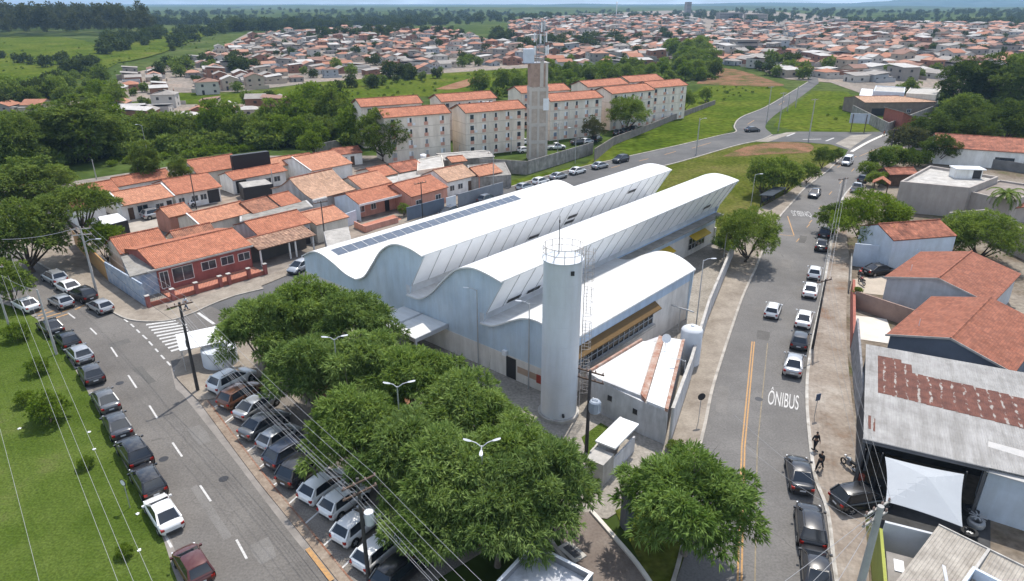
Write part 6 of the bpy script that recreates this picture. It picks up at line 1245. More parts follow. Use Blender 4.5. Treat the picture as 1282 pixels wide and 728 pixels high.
def car(kind, color, pos, rz, label, group=None):
    if kind not in CARP: CARP[kind] = car_proto(kind)
    src = CARP[kind]; t = thing({'suv': 'sport_utility_car', 'wagon': 'estate_car', 'van': 'delivery_van', 'pickup': 'pickup_truck'}.get(kind, kind + '_car' if kind != 'hatchback' else 'hatchback_car'), label, 'van' if kind == 'van' else 'pickup' if kind == 'pickup' else 'car', (pos[0], pos[1], .0 + (pos[2] if len(pos) > 2 else .01)), rz, group)
    def cp(o, par):
        c = o.copy(); COL.objects.link(c); c.parent = par
        if c.data and c.data.materials and c.data.materials[0] == PAINT['white'] and color != 'white':
            k = (c.data.name, color)
            if k not in CARM: CARM[k] = c.data.copy(); CARM[k].materials[0] = PAINT[color]
            c.data = CARM[k]
        for q in CH.get(o.name, ()): cp(q, c)
    for k in CH[src.name]: cp(k, t)
    q = random.uniform(1.0, 1.09); t.scale = (q * random.uniform(.97, 1.03), q, q * random.uniform(.97, 1.04)); return t
def cz(px, py, z=.65): p = G(px, py, z); return (p.x, p.y, .012)
# left kerb row, rears towards the camera
LRG = 'cars parked along the lawn kerb'
row = [(241, 706, 'hatchback', 'red', 'dark red hatchback lowest in the row along the lawn'), (204, 641, 'sedan', 'white', 'white sedan in the row along the lawn'), (185, 601, 'suv', 'black', 'black sport utility car right behind the white sedan'), (168, 566, 'suv', 'black', 'second black sport utility car up from the white sedan'), (147, 531, 'sedan', 'dark grey', 'dark grey sedan with black rear window between the black and the grey car'), (132, 500, 'sedan', 'grey', 'grey sedan just below the dark hatchback in the lawn row'), (114, 467, 'hatchback', 'dark grey', 'dark grey hatchback below the silver one in the lawn row'), (99.5, 443, 'hatchback', 'silver', 'silver hatchback between two dark cars along the lawn'), (84, 425, 'hatchback', 'black', 'black hatchback directly above the silver one along the lawn'), (63, 409, 'sedan', 'black', 'topmost black car of the lawn row beside the yellow hatching')]
P_ = [cz(a, b) for a, b, *_ in row]
for i, (a, b, k, c, lab) in enumerate(row):
    q0, q1 = P_[max(i - 1, 0)], P_[min(i + 1, len(P_) - 1)]; car(k, c, P_[i], ang(q0, q1) + random.uniform(-.06, .06), lab, LRG)
for a, b, k, c, h0, lab in [(125, 383, 'hatchback', 'silver', (118, 379, 134, 387), 'silver hatchback alone at the kerb by the corner of the red house'), (103, 369, 'suv', 'black', (95, 366, 112, 373), 'black car parked in the wall row above the silver hatchback'), (85, 359, 'sedan', 'white', (77, 355, 94, 364), 'white sedan between two parked cars along the painted wall'), (68, 348, 'suv', 'silver', (60, 344, 77, 353), 'silver sport utility car at the head of the row by the umbrella tree'), (76, 377, 'hatchback', 'silver', (68, 373, 85, 382), 'silver hatchback driving over the yellow hatching'), (32, 381, 'sedan', 'white', (24, 377, 42, 386), 'white sedan at the left edge of the yellow hatching'), (375, 334, 'hatchback', 'silver', (362, 340, 388, 327), 'silver car half hidden behind the low end of the solar roof')]:
    car(k, c, cz(a, b), ang(G(h0[2], h0[3]), G(h0[0], h0[1])), lab)
# parking bays, noses under the trees
BH = ang(G(357.5, 635), G(376, 618.5)) - .12
BAY = [(291, 476, 'suv', 'white', 'white sport utility car nearest the kiosk in the parking bays'), (303, 494, 'suv', 'brown', 'brown car between white and silver cars in the parking bays'), (322, 507, 'sedan', 'silver', 'silver sedan third from the kiosk in the parking bays'), (332, 530, 'sedan', 'grey', 'grey sedan fourth from the kiosk in the parking bays'), (350, 546, 'hatchback', 'silver', 'silver hatchback with its nose under the trees beside the blue black car'), (366, 565, 'suv', 'blue', 'blue black car in the middle of the parking bays'), (381, 586, 'suv', 'black', 'black boxy car left of the white hatchbacks'), (408, 607, 'hatchback', 'white', 'uppermost of the white hatchbacks in the parking bays'), (432, 625, 'hatchback', 'white', 'white hatchback in the middle of the three under the wires'), (449, 657, 'hatchback', 'white', 'lowest white hatchback right above the transformer pole'), (475, 688, 'hatchback', 'white', 'white car partly hidden behind the transformer pole'), (503, 712, 'suv', 'black', 'black car lowest in the parking bays at the bottom edge')]
for a, b, k, c, lab in BAY:
    p = cz(a, b); car(k, c, (p[0], p[1], .03), BH + random.uniform(-.08, .08), lab, 'cars in the parking bays')
# right street
def along(px, py, flip=False):
    p = G(px, py); best = min(range(len(ee) - 1), key=lambda i: (ee[i][0] - p.x) ** 2 + (ee[i][1] - p.y) ** 2); a = ang(ee[max(best - 2, 0)], ee[min(best + 3, len(ee) - 1)]); return a + (math.pi if flip else 0)
for a, b, k, c, fl, lab in [(1001, 592, 'sedan', 'black', 0, 'black sedan parked beside the two men in black'), (1014.5, 657, 'suv', 'black', 0, 'black boxy car second in the dark row at the bottom right'), (1022, 712, 'sedan', 'black', 0, 'black car cut by the bottom edge in the right hand row'), (994, 455, 'sedan', 'silver', 0, 'silver sedan above the bus lettering at the right kerb'), (1002, 425, 'hatchback', 'dark grey', 0, 'dark grey hatchback between a silver and a white car at the right kerb'), (1007, 398, 'sedan', 'white', 0, 'white sedan above the dark grey hatchback at the right kerb'), (1015, 362, 'sedan', 'white', 0, 'white sedan second from the top of the white cars at the right kerb'), (1020, 341, 'hatchback', 'white', 0, 'topmost white hatchback of the right kerb row'), (968, 387, 'wagon', 'white', 0, 'white estate car driving up the middle of the bus street'), (1029, 306, 'sedan', 'black', 0, 'black sedan parked under the bright light green tree'), (1032.5, 291, 'hatchback', 'black', 0, 'black hatchback in front of the black sedan under the tree'), (1020, 242, 'sedan', 'dark grey', 1, 'dark sedan driving down past the bus shelter'), (1073, 236, 'pickup', 'silver', 0, 'silver pickup parked beside the gate pavilion'), (1081, 224, 'suv', 'dark grey', 0, 'dark car parked between the silver pickup and the white car'), (1089, 213, 'sedan', 'white', 0, 'white car parked beside the hedge of the corner garden'), (1061, 203, 'van', 'white', 1, 'white delivery van driving down the bus street')]:
    car(k, c, cz(a, b), along(a, b, fl), lab)
car('suv', 'black', cz(1079, 624), ang(G(1050, 628), G(1090, 622)), 'black car parked across the pavement at the workshop gate')
car('sedan', 'black', cz(1101, 338), ang(G(1085, 340), G(1118, 336)), 'black sedan in the yard below the pale blue wall')
car('sedan', 'dark grey', cz(942, 162.5), ang(G(934, 163), G(951, 162)), 'dark car turning on the road fork beyond the school')
def along_n(px, py):
    n_ = gp(NE); p = G(px, py); best = min(range(len(n_) - 1), key=lambda i: (n_[i][0] - p.x) ** 2 + (n_[i][1] - p.y) ** 2); return ang(n_[max(best - 2, 0)], n_[min(best + 3, len(n_) - 1)])
for a, b, k, c, lab in [(657, 234, 'hatchback', 'silver', 'silver hatchback first in the row beside the grass verge'), (677, 227, 'hatchback', 'white', 'white hatchback second in the row beside the grass verge'), (699, 220.5, 'sedan', 'silver', 'silver sedan third in the row beside the grass verge'), (723, 214, 'sedan', 'white', 'white sedan fourth in the row beside the grass verge'), (751, 207.5, 'sedan', 'silver', 'silver sedan fifth in the row beside the grass verge'), (777, 200, 'suv', 'black', 'black sport utility car last in the row beside the grass verge'), (561, 265, 'hatchback', 'black', 'black hatchback by the dark grey street wall behind the solar roof'), (610, 249.5, 'suv', 'grey', 'grey sport utility car at the street bend before the tan roofed house')]:
    car(k, c, cz(a, b), along_n(a, b) + (math.pi if c == 'black' else 0), lab)
for a, b, k, c, h_, lab in [(696, 184, 'pickup', 'white', 10, 'white pickup standing at the foot of the telecom tower'), (725, 178, 'sedan', 'dark grey', 20, 'dark sedan first in the apartment car park'), (735, 177, 'hatchback', 'white', 40, 'white hatchback among dark cars in the apartment car park'), (747, 174, 'suv', 'black', 60, 'black boxy car in the apartment car park'), (773, 166, 'sedan', 'dark grey', 70, 'dark sedan under the big round apartment tree'), (783, 163.5, 'hatchback', 'dark grey', 70, 'dark hatchback under the big round apartment tree'), (793, 161, 'suv', 'black', 70, 'black car at the right end under the apartment tree'), (657, 178, 'hatchback', 'white', 30, 'white hatchback behind the telecom tower, upper one'), (657, 188, 'hatchback', 'white', 30, 'white hatchback behind the telecom tower, lower one'), (829, 146, 'sedan', 'silver', 30, 'silver sedan near the right hand apartments')]:
    car(k, c, cz(a, b), R(h_), lab)
car('suv', 'silver', cz(194.5, 268), R(50), 'silver van like car on the paved forecourt')
car('hatchback', 'white', cz(246, 252.5), R(52), 'white hatchback behind the curved cream wall')
for t in list(CARP.values()):
    def rm(o):
        for k in CH.get(o.name, ()): rm(k)
        bpy.data.objects.remove(o)
    rm(t)
# ------------------------------------------------------------------ poles, wires, lamps, signs
polec = M('pole_concrete', (.38, .37, .35), .9, .15, .8); poled = M('pole_dark', (.055, .05, .048), .85, .2); cerm = M('porcelain', (.30, .20, .16), .4, .1)
wirem = M('wire', (.33, .33, .34), .6, 0); wired = M('cable_black', (.025, .025, .027), .7, 0)
def pole(pos, h, label, az=0., mat=polec, arms=1, lamp=None, trafo=None, r=.16, name='utility_pole', cat='utility pole', lean=(0, 0), low=None):
    t = thing(name, label, cat, (pos[0], pos[1], 0), az); mb = MB(); top = Vector((lean[0], lean[1], h)); mb.tube([(0, 0, -.1), top * .5, top], [r, r * .82, r * .66], 10); mb.build('shaft', mat, t, 50)
    for k in range(arms):
        z = h - .25 - k * .75; c = top * (z / h); mb = MB(); mb.beam(c + Vector((-1.15, .14, 0)), c + Vector((1.15, .14, 0)), .1, .11); a = mb.build('crossarm', wood if mat == poled else conc, t)
        for x in (-1.05, -.4, .4, 1.05): mb = MB(); mb.lathe([(.035, 0), (.07, .06), (.04, .1), (.07, .15), (.03, .22), (0, .23)], 8, (c.x + x, .14, z + .05)); mb.build('insulator', cerm, a)
    if low: c = top * (low / h); mb = MB(); mb.box(c.x - .12, -.3, low - .35, c.x + .12, -.05, low + .35); mb.build('junction_box', conc, t)
    if lamp:
        lx, ly, lz = lamp; c = top * (lz / h); mb = MB(); mb.tube([c, c + Vector((lx * .5, ly * .5, .45)), c + Vector((lx, ly, .5))], [.04, .035, .03], 6); mb.build('lamp_arm', steel, t)
        d = Vector((lx, ly, 0)).normalized(); e = c + Vector((lx, ly, .5)); mb = MB(); mb.beam(e - d * .1, e + d * .55, .2, .12); mb.build('lamp_head', M('lamp_grey', (.45, .46, .47), .5, .1), t)
    if trafo:
        z = trafo; c = top * (z / h); mb = MB(); mb.lathe([(.42, -.55), (.47, -.5), (.47, .42), (.38, .52), (0, .54)], 18, (c.x + .55, 0, z)); tr = mb.build('transformer', M('transformer_grey', (.28, .32, .37), .5, .1), t, 40); 
        for k in (-.18, 0, .18): mb = MB(); mb.lathe([(.05, 0), (.08, .1), (.04, .16), (.07, .24), (0, .3)], 8, (c.x + .55 + k, 0, z + .48)); mb.build('bushing', whitem, tr)
        mb = MB()
        for k in range(10): a = k * .628; mb.box(-.01, -.03, -.35, .06, .03, .3, Matrix.Translation((c.x + .55, 0, z)) @ Matrix.Rotation(a, 4, 'Z') @ Matrix.Translation((.46, 0, 0)))
        mb.build('cooling_fin', MATS['transformer_grey'], tr)
    return t, Vector((pos[0], pos[1], 0)) + Matrix.Rotation(az, 3, 'Z') @ top
RD = ang(G(404, 719), G(222, 486))
pA, tA = pole(G(122, 370), 9.3, 'concrete utility pole at the painted wall beside the parked white sedan', RD + 1.2, polec, 2, (-1.6, .6, 7.2), low=3.6)
pB, tB = pole(G(248, 490), 9.6, 'dark utility pole at the corner pavement below the kiosk', RD + 1.57, poled, 1, r=.17, lean=(.1, .2), low=5.2)
pb = G(462, 728); pC, tC = pole(pb, hgt((462, 728), 600), 'dark utility pole with pale box in front of the lowest white hatchback', RD + 1.57, poled, 2, r=.15, lean=(0, -.1))
mb = MB(); hC = tC.z; mb.lathe([(.28, -.5), (.3, -.45), (.3, .45), (0, .5)], 16, (-.42, .1, hC * .62)); mb.build('transformer', M('pale_box', (.58, .6, .62), .5, .1), pC, 40)
pD, tD = pole(G(71, 444), 7.4, 'leaning grey pole on the lawn edge by the black parked car', .3, polec, 0, r=.14, lean=(-.3, .6))
pE, tE = pole(G(734, 566), 7.9, 'dark utility pole with grey transformer in front of the water tower', -.55, poled, 2, trafo=4.7, r=.17)
pF, tF = pole(G(1036, 352) + Vector((9.5, 20, 0)), 9.5, 'dark utility pole behind the bright light green tree on the right pavement', .5, poled, 1, r=.15)
pG, tG = pole(G(1017, 438), 8.3, 'dark utility pole beside the white parked sedans on the right pavement', .5, poled, 1, r=.15)
bz = 9.4; bp_ = G(1103, 634, bz); pH, tH = pole((bp_.x, bp_.y), bz, 'thick concrete utility pole with steel crossarms close to the camera at the bottom right', .55, polec, 2, r=.27, lamp=None)
for i, (b, ty, lab) in enumerate([((618, 246), 190, 'tall grey street pole where the side street bends'), ((530, 288), 228, 'thin dark pole in front of the peach house'), ((408, 310), 252, 'dark street pole at the veranda with striped tiles'), ((343, 240), 212, 'thin pole by the carport in the orange roofs'), ((246, 262), 217, 'dark pole in front of the arched windows'), ((201, 283), 262, 'short dark pole on the forecourt'), ((222, 245), 225, 'thin pole rising from the orange roof'), ((121, 225), 200, 'grey pole behind the orange roofs beside the huge tree'), ((640, 192), 165, 'grey pole in front of the second apartment pair'), ((576, 200), 182, 'short pole by the shed under the apartments'), ((698, 195), 155, 'thin pole in front of the middle apartments')]):
    h = max(3.5, hgt(b, ty)); pole(G(*b), h, lab, .7, poled if 'dark' in lab else polec, 1 if h > 6 else 0, r=.11)
for i, (b, ty, lab, a) in enumerate([((476 / 2.97 + 852, 520 / 2.97), 108, 'tall pale pole beside the junction on the meadow tip', 1), ((320 / 2.97 + 852, 455 / 2.97), 108, 'left hand pole of the pair along the upper road', 1), ((363 / 2.97 + 852, 487 / 2.97), 110, 'pole at the kerb of the road fork', 1), ((397 / 2.97 + 852, 415 / 2.97), 118, 'thin pole further up the road beyond the fork', 0), ((427 / 2.97 + 852, 400 / 2.97), 108, 'farthest thin pole of the upper road', 0), ((778 / 2.97 + 852, 570 / 2.97), 163, 'dark pole at the bend of the bus street below the grove', 1), ((58 / 2.97 + 852, 575 / 2.97), 148, 'slender lamp pole on the verge of the upper road', 0)]):
    h = max(6, min(11, hgt(b, ty))); pole(G(*b), h, lab, .4, poled if 'dark' in lab else polec, a, r=.16, lamp=(1.2, -.3, h - .6) if 'lamp' in lab else None)
def wire(a, b, sag, mat, label, grp, r=.009, n=16):
    mb = MB(); mid = (a + b) / 2; pts = [(a.lerp(b, i / n) - Vector((0, 0, 1)) * sag * 4 * (i / n) * (1 - i / n)) - Vector((mid.x, mid.y, 0)) for i in range(n + 1)]
    mb.tube(pts, r, 5); o = mb.build('overhead_wire', mat); o.location = (mid.x, mid.y, 0); tag(o, label, 'wire', grp); return o
def bundle(A, B, azA, azB, offs, sag, mat, label, grp, dz=0., r=.009):
    for i, x in enumerate(offs):
        a = A + Vector((math.cos(azA) * x, math.sin(azA) * x, dz)); b = B + Vector((math.cos(azB) * x, math.sin(azB) * x, dz)); wire(a, b, sag * (1 + .05 * i), mat, label, grp, r)
az = RD + 1.57
bundle(tA, tB, az, az, (-1, -.35, .35, 1), .5, wirem, 'pale overhead wire from the painted wall pole to the corner pole', 'wires over the avenue corner')
bundle(tB, tC, az, az, (-1, -.35, .35, 1), .55, wirem, 'pale overhead wire above the parked cars in the bays', 'wires over the parking bays', 0, .010)
bundle(tB, tC, az, az, (-.15, .05, .3), .7, wirem, 'lower pale cable above the parked cars in the bays', 'lower cables over the parking bays', -1.5, .010)
wire(tB - Vector((0, 0, 2.6)), tC - Vector((0, 0, 2.6)), .9, wired, 'thick black cable hanging lowest above the parking bays', None, .017)
tX = tC + (tC - tB).normalized() * 26
bundle(tC, tX, az, az, (-1, -.35, .35, 1), .4, wirem, 'pale overhead wire leaving the box pole over the bottom edge', 'wires at the bottom edge', 0, .010)
bundle(tC, tX, az, az, (-.15, .1), .5, wirem, 'lower pale cable leaving the box pole over the bottom edge', 'lower cables at the bottom edge', -1.5, .010)
wire(tA - Vector((0, 0, 2.4)), tB - Vector((0, 0, 2.6)), .8, wired, 'thick black cable between painted wall pole and corner pole', None, .017)
# the lines over the lawn
for i, (a, b, za, zb2) in enumerate([((2, 345), (152, 740), 9.5, 8.5), ((10, 345), (172, 740), 9.5, 8.5), ((15, 325), (196, 740), 9.5, 8.5), ((-10, 500), (52, 740), 8.5, 7.5)]):
    wire(G(*a, za), G(*b, zb2), .35, wirem, ['leftmost of the three close white wires over the lawn', 'middle of the three close white wires over the lawn', 'right hand one of the three close white wires over the lawn', 'single white wire at the far left of the lawn'][i], None, .010)
wire(tD, G(2, 345, 9.5), .3, wirem, 'wire from the leaning lawn pole to the left edge', None, .015)
lp0 = G(15, 420); pole(lp0, hgt((16, 416), 330), 'slim pale pole at the left edge above the lawn wires', .3, polec, 1, r=.12)
sw = G(2, 300, 9); wire(sw, tA, .4, wirem, 'grey wire running left from the painted wall pole to the domed tree', None, .03)
# right side wires
az = .5
bundle(tF, tG, az, az, (-.6, .0, .6), .5, wirem, 'pale cable between the two dark poles on the right pavement', 'cables along the right pavement', 0, .014)
bundle(tG, tH, az, az, (-.9, -.3, .3, .9), .6, M('wire_mid', (.16, .16, .16), .6, 0), 'grey wire above the right pavement towards the near pole', 'wires above the right pavement', 0, .010)
for i, q in enumerate([(880, 800, 6), (955, 790, 6.5), (1010, 790, 7)]):
    wire(tH - Vector((.2, 0, .4 + .3 * i)), G(q[0], q[1], q[2]), .2, wirem, ['pale wire crossing the street low down on the left', 'pale wire crossing the black cars in the middle', 'pale wire crossing the street nearest the big pole'][i], None, .014)
for i, q in enumerate([(920, 520), (935, 560)]):
    wire(tH - Vector((0, 0, 1.2 + .4 * i)), G(q[0], q[1], 6.0), .4, wirem, ['thin service wire from the near pole above the black sedan', 'second thin service wire from the near pole over the black cars'][i], None, .008)
# street lamps
def lamp_post(pos, h, label, arms=((1.0, 0),), name='street_lamp', thin=.075):
    t = thing(name, label, 'street lamp', (pos[0], pos[1], 0)); mb = MB(); mb.tube([(0, 0, 0), (0, 0, h * .5), (0, 0, h)], [thin, thin * .85, thin * .7], 8); mb.build('post', steel, t, 50)
    for x, y in arms:
        d = Vector((x, y, 0)); l = d.length; d.normalize(); mb = MB(); mb.tube([(0, 0, h - .1), d * l * .5 + Vector((0, 0, h + .12)), d * l + Vector((0, 0, h + .15))], .035, 6); mb.build('arm', steel, t)
        mb = MB(); e = d * l + Vector((0, 0, h + .14)); s = Vector((-d.y, d.x, 0)); vs = []
        for q, wd, zt in ((-.08, .06, .03), (.1, .11, .05), (.36, .12, .04), (.52, .06, .02)): vs += [e + d * q + s * wd, e + d * q + Vector((0, 0, zt + .04)), e + d * q - s * wd, e + d * q - Vector((0, 0, .05))]
        mb.add(vs, [(i * 4 + k, i * 4 + (k + 1) % 4, (i + 1) * 4 + (k + 1) % 4, (i + 1) * 4 + k) for i in range(3) for k in range(4)] + [(3, 2, 1, 0), (12, 13, 14, 15)]); mb.build('lamp_head', M('lamp_white', (.66, .67, .69), .4, .05), t, 50)
    return t
lamp_post(G(599, 458), 8.6, 'slim street lamp standing before the middle wave of the school wall', ((-.9, .2),))
lamp_post(G(661.6, 487), 9.2, 'slim street lamp at the school door left of the water tower', ((-.8, .2),))
P = G(603, 557, 8.7); lamp_post((P.x, P.y), 8.6, 'three armed white street lamp sticking out of the trees in the middle', ((-.75, .35), (.75, .4), (0, -.75)))
P = G(497, 482, 8.9); lamp_post((P.x, P.y), 8.75, 'double armed street lamp poking out above the trees below the canopy', ((-.6, .2), (.8, .4)))
P = G(418, 423, 8.9); lamp_post((P.x, P.y), 8.75, 'double armed street lamp in the tree tops over the silver sedans', ((-.6, .1), (.6, .3)))
lamp_post(G(870, 420), hgt((870, 420), 326), 'street lamp leaning over the pavement beside the street wall', ((.9, .1),))
lamp_post(G(905, 330), hgt((905, 330), 292), 'street lamp at the far end of the street wall', ((.8, 0),))
lamp_post(G(853, 500), hgt((853, 500), 452), 'short lamp with flat white head at the service building parapet', ((-.9, .1),))
lamp_post(G(940, 258), hgt((940, 258), 219), 'street lamp between the trees left of the bus shelter', ((.9, 0),))
lamp_post(G(186, 199), 8, 'grey curved street lamp in front of the overgrown meadow', ((-1.2, .3),))
lamp_post(G(492, 205), 8.5, 'street lamp in front of the leftmost apartment trees', ((-1.3, .3),))
lamp_post(G(720, 205), 8.2, 'street lamp by the grass verge beside the white sedan', ((-1.4, .3),))
for i, (b, t_) in enumerate([((659, 672), 622), ((607, 692), 655), ((499, 668), 638)]):
    p = G(*b); h = hgt(b, t_); g_ = thing('thin_post', ['pale thin post under the trees beside the guard house', 'thin grey post in the shade left of the guard house', 'thin cross topped post by the parking path'][i], 'post', (p.x, p.y, 0)); MB().tube([(0, 0, 0), (0, 0, max(h, 2.5))], .07, 8).build('shaft', steel, g_); mb = MB(); mb.beam((-.35, 0, max(h, 2.5)), (.35, 0, max(h, 2.5)), .06, .06); mb.build('cross_bar', steel, g_)
pt = G(784, 660); po = thing('entrance_pillar', 'dark grey square pillar between driveway and the lone bottom tree', 'pillar', (pt.x, pt.y, 0), .4); MB().box(-.35, -.35, 0, .35, .35, 3.6).build('shaft', M('pillar_grey', (.12, .125, .14), .85, .15), po); MB().box(-.42, -.42, 3.6, .42, .42, 3.75).build('cap', conc, po)
# signs
def sign(pos, h, label, face, rz, plate_fn):
    t = thing('road_sign', label, 'sign', (pos[0], pos[1], 0), rz); MB().tube([(0, 0, 0), (0, 0, h)], .035, 8).build('post', steel, t); plate_fn(t, h); return t
def disc(front, rimc, r=.3):
    def f(t, h):
        T = Matrix.Translation((0, -.05, h - .1)) @ Matrix.Rotation(R(90), 4, 'X'); n = 24
        for nm, rr, z, m_ in (('plate', r, 0, rimc), ('face', r * .78, .012, front)):
            vs = [T @ Vector((rr * math.cos(k * 2 * math.pi / n), rr * math.sin(k * 2 * math.pi / n), q)) for q in (z - .01, z + .01) for k in range(n)]
            MB().add(vs, [tuple(range(n - 1, -1, -1)), tuple(range(n, 2 * n))] + [(k, (k + 1) % n, n + (k + 1) % n, n + k) for k in range(n)]).build(nm, m_, t)
    return f
def panel(w, h2, m_, z0=0.):
    def f(t, h): MB().box(-w / 2, -.04, h - h2, w / 2, .0, h).build('plate', m_, t); MB().box(-w * .42, -.045, h - h2 * .9, w * .42, -.041, h - h2 * .1).build('face', m_ if m_ != dark else steel, t)
    return f
sign(G(163, 636), 2.45, 'round white and dark no parking sign on the lawn beside the black cars', None, -.4, disc(whitem, dark))
sign(G(874, 530), 2.9, 'round dark backed sign on the pavement left of the yellow line', None, .2, disc(dark, dark, .36))
sign(G(1019, 524), 2.6, 'small blue grey bus stop plate on a thin post at the right kerb', None, .35, panel(.5, .7, M('sign_blue', (.10, .14, .22), .5, .1)))
P = G(1073, 166); bb_ = thing('meadow_billboard', 'pale blank billboard standing on two posts in the meadow', 'billboard', (P.x, P.y, 0), -.35); MB().box(-2.6, -.1, 2.6, 2.6, .1, 5.4).build('board', M('board', (.42, .46, .50), .6, .1), bb_)
for x in (-1.8, 1.8): MB().box(x - .1, -.3, 0, x + .1, -.1, 5.2).build('post', wood, bb_)
bs = thing('bus_shelter', 'dark roofed bus shelter with tilted canopy on the tree lined pavement', 'bus shelter', G(966, 255), ang(G(953, 262), G(980, 246)))
MB().extr([(-1.2, 2.55), (1.2, 2.25), (1.2, 2.15), (-1.2, 2.45)], -4.0, 4.0).build('canopy', M('shelter_roof', (.05, .06, .075), .35, .2), bs)
for x in (-3.6, 0, 3.6): MB().box(x - .07, .75, 0, x + .07, .9, 2.3).build('post', dark, bs)
MB().box(-3.5, .85, .5, 3.5, .9, 1.9).build('back_panel', glassb, bs); MB().box(-3.0, .2, .42, 3.0, .65, .5).build('bench', wood, bs)
# motorbikes, drum, litter
def motorbike(pos, rz, label, col):
    t = thing('motorbike', label, 'motorbike', (pos[0], pos[1], .12), rz)
    for x in (-.62, .62):
        mb = MB(); n = 20; T = Matrix.Translation((x, 0, .3)) @ Matrix.Rotation(R(90), 4, 'X'); pr = [(.2, -.04), (.29, -.06), (.3, 0), (.29, .06), (.2, .04), (.2, -.04)]
        vs = [T @ Vector((r * math.cos(2 * math.pi * k / n), r * math.sin(2 * math.pi * k / n), z)) for r, z in pr for k in range(n)]
        mb.add(vs, [(i * n + k, i * n + (k + 1) % n, (i + 1) * n + (k + 1) % n, (i + 1) * n + k) for i in range(5) for k in range(n)]); mb.build('wheel', black, t, 50)
    mb = MB(); mb.tube([(-.1, 0, .72), (.1, 0, .86), (.38, 0, .8)], [.12, .17, .1], 10); mb.build('fuel_tank', col, t, 60)
    mb = MB(); mb.tube([(-.78, 0, .78), (-.5, 0, .76), (-.05, 0, .74)], [.08, .13, .12], 8); mb.build('saddle', black, t, 60)
    mb = MB(); mb.tube([(.62, 0, .3), (.42, 0, .95)], .04, 6); mb.tube([(-.62, 0, .3), (-.1, 0, .42), (.3, 0, .75)], .05, 6); mb.tube([(-.3, .15, .3), (-.85, .17, .36)], .05, 6); mb.build('frame', steel, t)
    mb = MB(); mb.tube([(.36, -.36, 1.02), (.44, 0, .96), (.36, .36, 1.02)], .022, 6); mb.build('handlebar', dark, t)
    mb = MB(); mb.box(-.15, -.12, .3, .25, .12, .65); mb.build('engine', M('engine', (.16, .16, .165), .5, .2), t); mb = MB(); mb.lathe([(.02, -.06), (.09, -.02), (.09, .04), (0, .05)], 10, (.55, 0, .9)); mb.build('headlight', lampm, t)
motorbike(G(1062, 588), 1.9, 'silver motorbike parked at the dark workshop wall', MATS['zinc'])
motorbike(G(1076, 348), 1.4, 'red and white motorbike in the beige yard beside the gate', redm)
motorbike(G(1078, 357), 1.6, 'second red motorbike nearer the wall in the beige yard', M('dark_red_metal', (.18, .03, .025), .4, .1))
P = G(1075, 607); dr = thing('round_drum', 'rust red round drum beside the car at the workshop gate', 'drum', (P.x, P.y, .12)); MB().lathe([(.26, 0), (.3, .04), (.3, .8), (.26, .86), (0, .88)], 18).build('body', M('drum_red', (.28, .07, .045), .6, .2), dr, 40); MB().lathe([(.301, .38), (.32, .4), (.301, .42)], 18).build('hoop', dark, dr)
P = G(1071, 384); fp = thing('flower_pot', 'potted plant on the red topped boundary wall', 'plant pot', (P.x, P.y, 0)); MB().lathe([(.3, 0), (.42, 1.9), (.36, 1.9), (0, 1.85)], 14).build('pot', whitem, fp, 40)
V_, _ = crown(np.random.default_rng(5), .5, .6, 1.9, 8, 20, 4, .25, .1); o = bpy.data.objects.new('foliage', quads_mesh('foliage', V_, leaf_mid)); COL.objects.link(o); o.parent = fp
# people
skin = M('skin', (.30, .16, .10), .6, .05, 2); hair_m = M('hair', (.015, .012, .01), .7, 0)
def skinned(name, joints, edges, mat, par, sub=1):
    me = bpy.data.meshes.new(name); me.from_pydata([j[:3] for j in joints], edges, []); o = bpy.data.objects.new('tmp', me); COL.objects.link(o)
    o.modifiers.new('s', 'SKIN'); sv = me.skin_vertices[0].data
    for i, j in enumerate(joints): sv[i].radius = (j[3], j[4] if len(j) > 4 else j[3])
    sv[0].use_root = True
    m_ = o.modifiers.new('u', 'SUBSURF'); m_.levels = m_.render_levels = sub; bpy.context.view_layer.update()
    r = bpy.data.meshes.new_from_object(o.evaluated_get(bpy.context.evaluated_depsgraph_get())); bpy.data.objects.remove(o); r.materials.clear(); r.materials.append(mat); r.name = name
    r.polygons.foreach_set('use_smooth', [True] * len(r.polygons)); q = bpy.data.objects.new(name, r); COL.objects.link(q); q.parent = par; return q
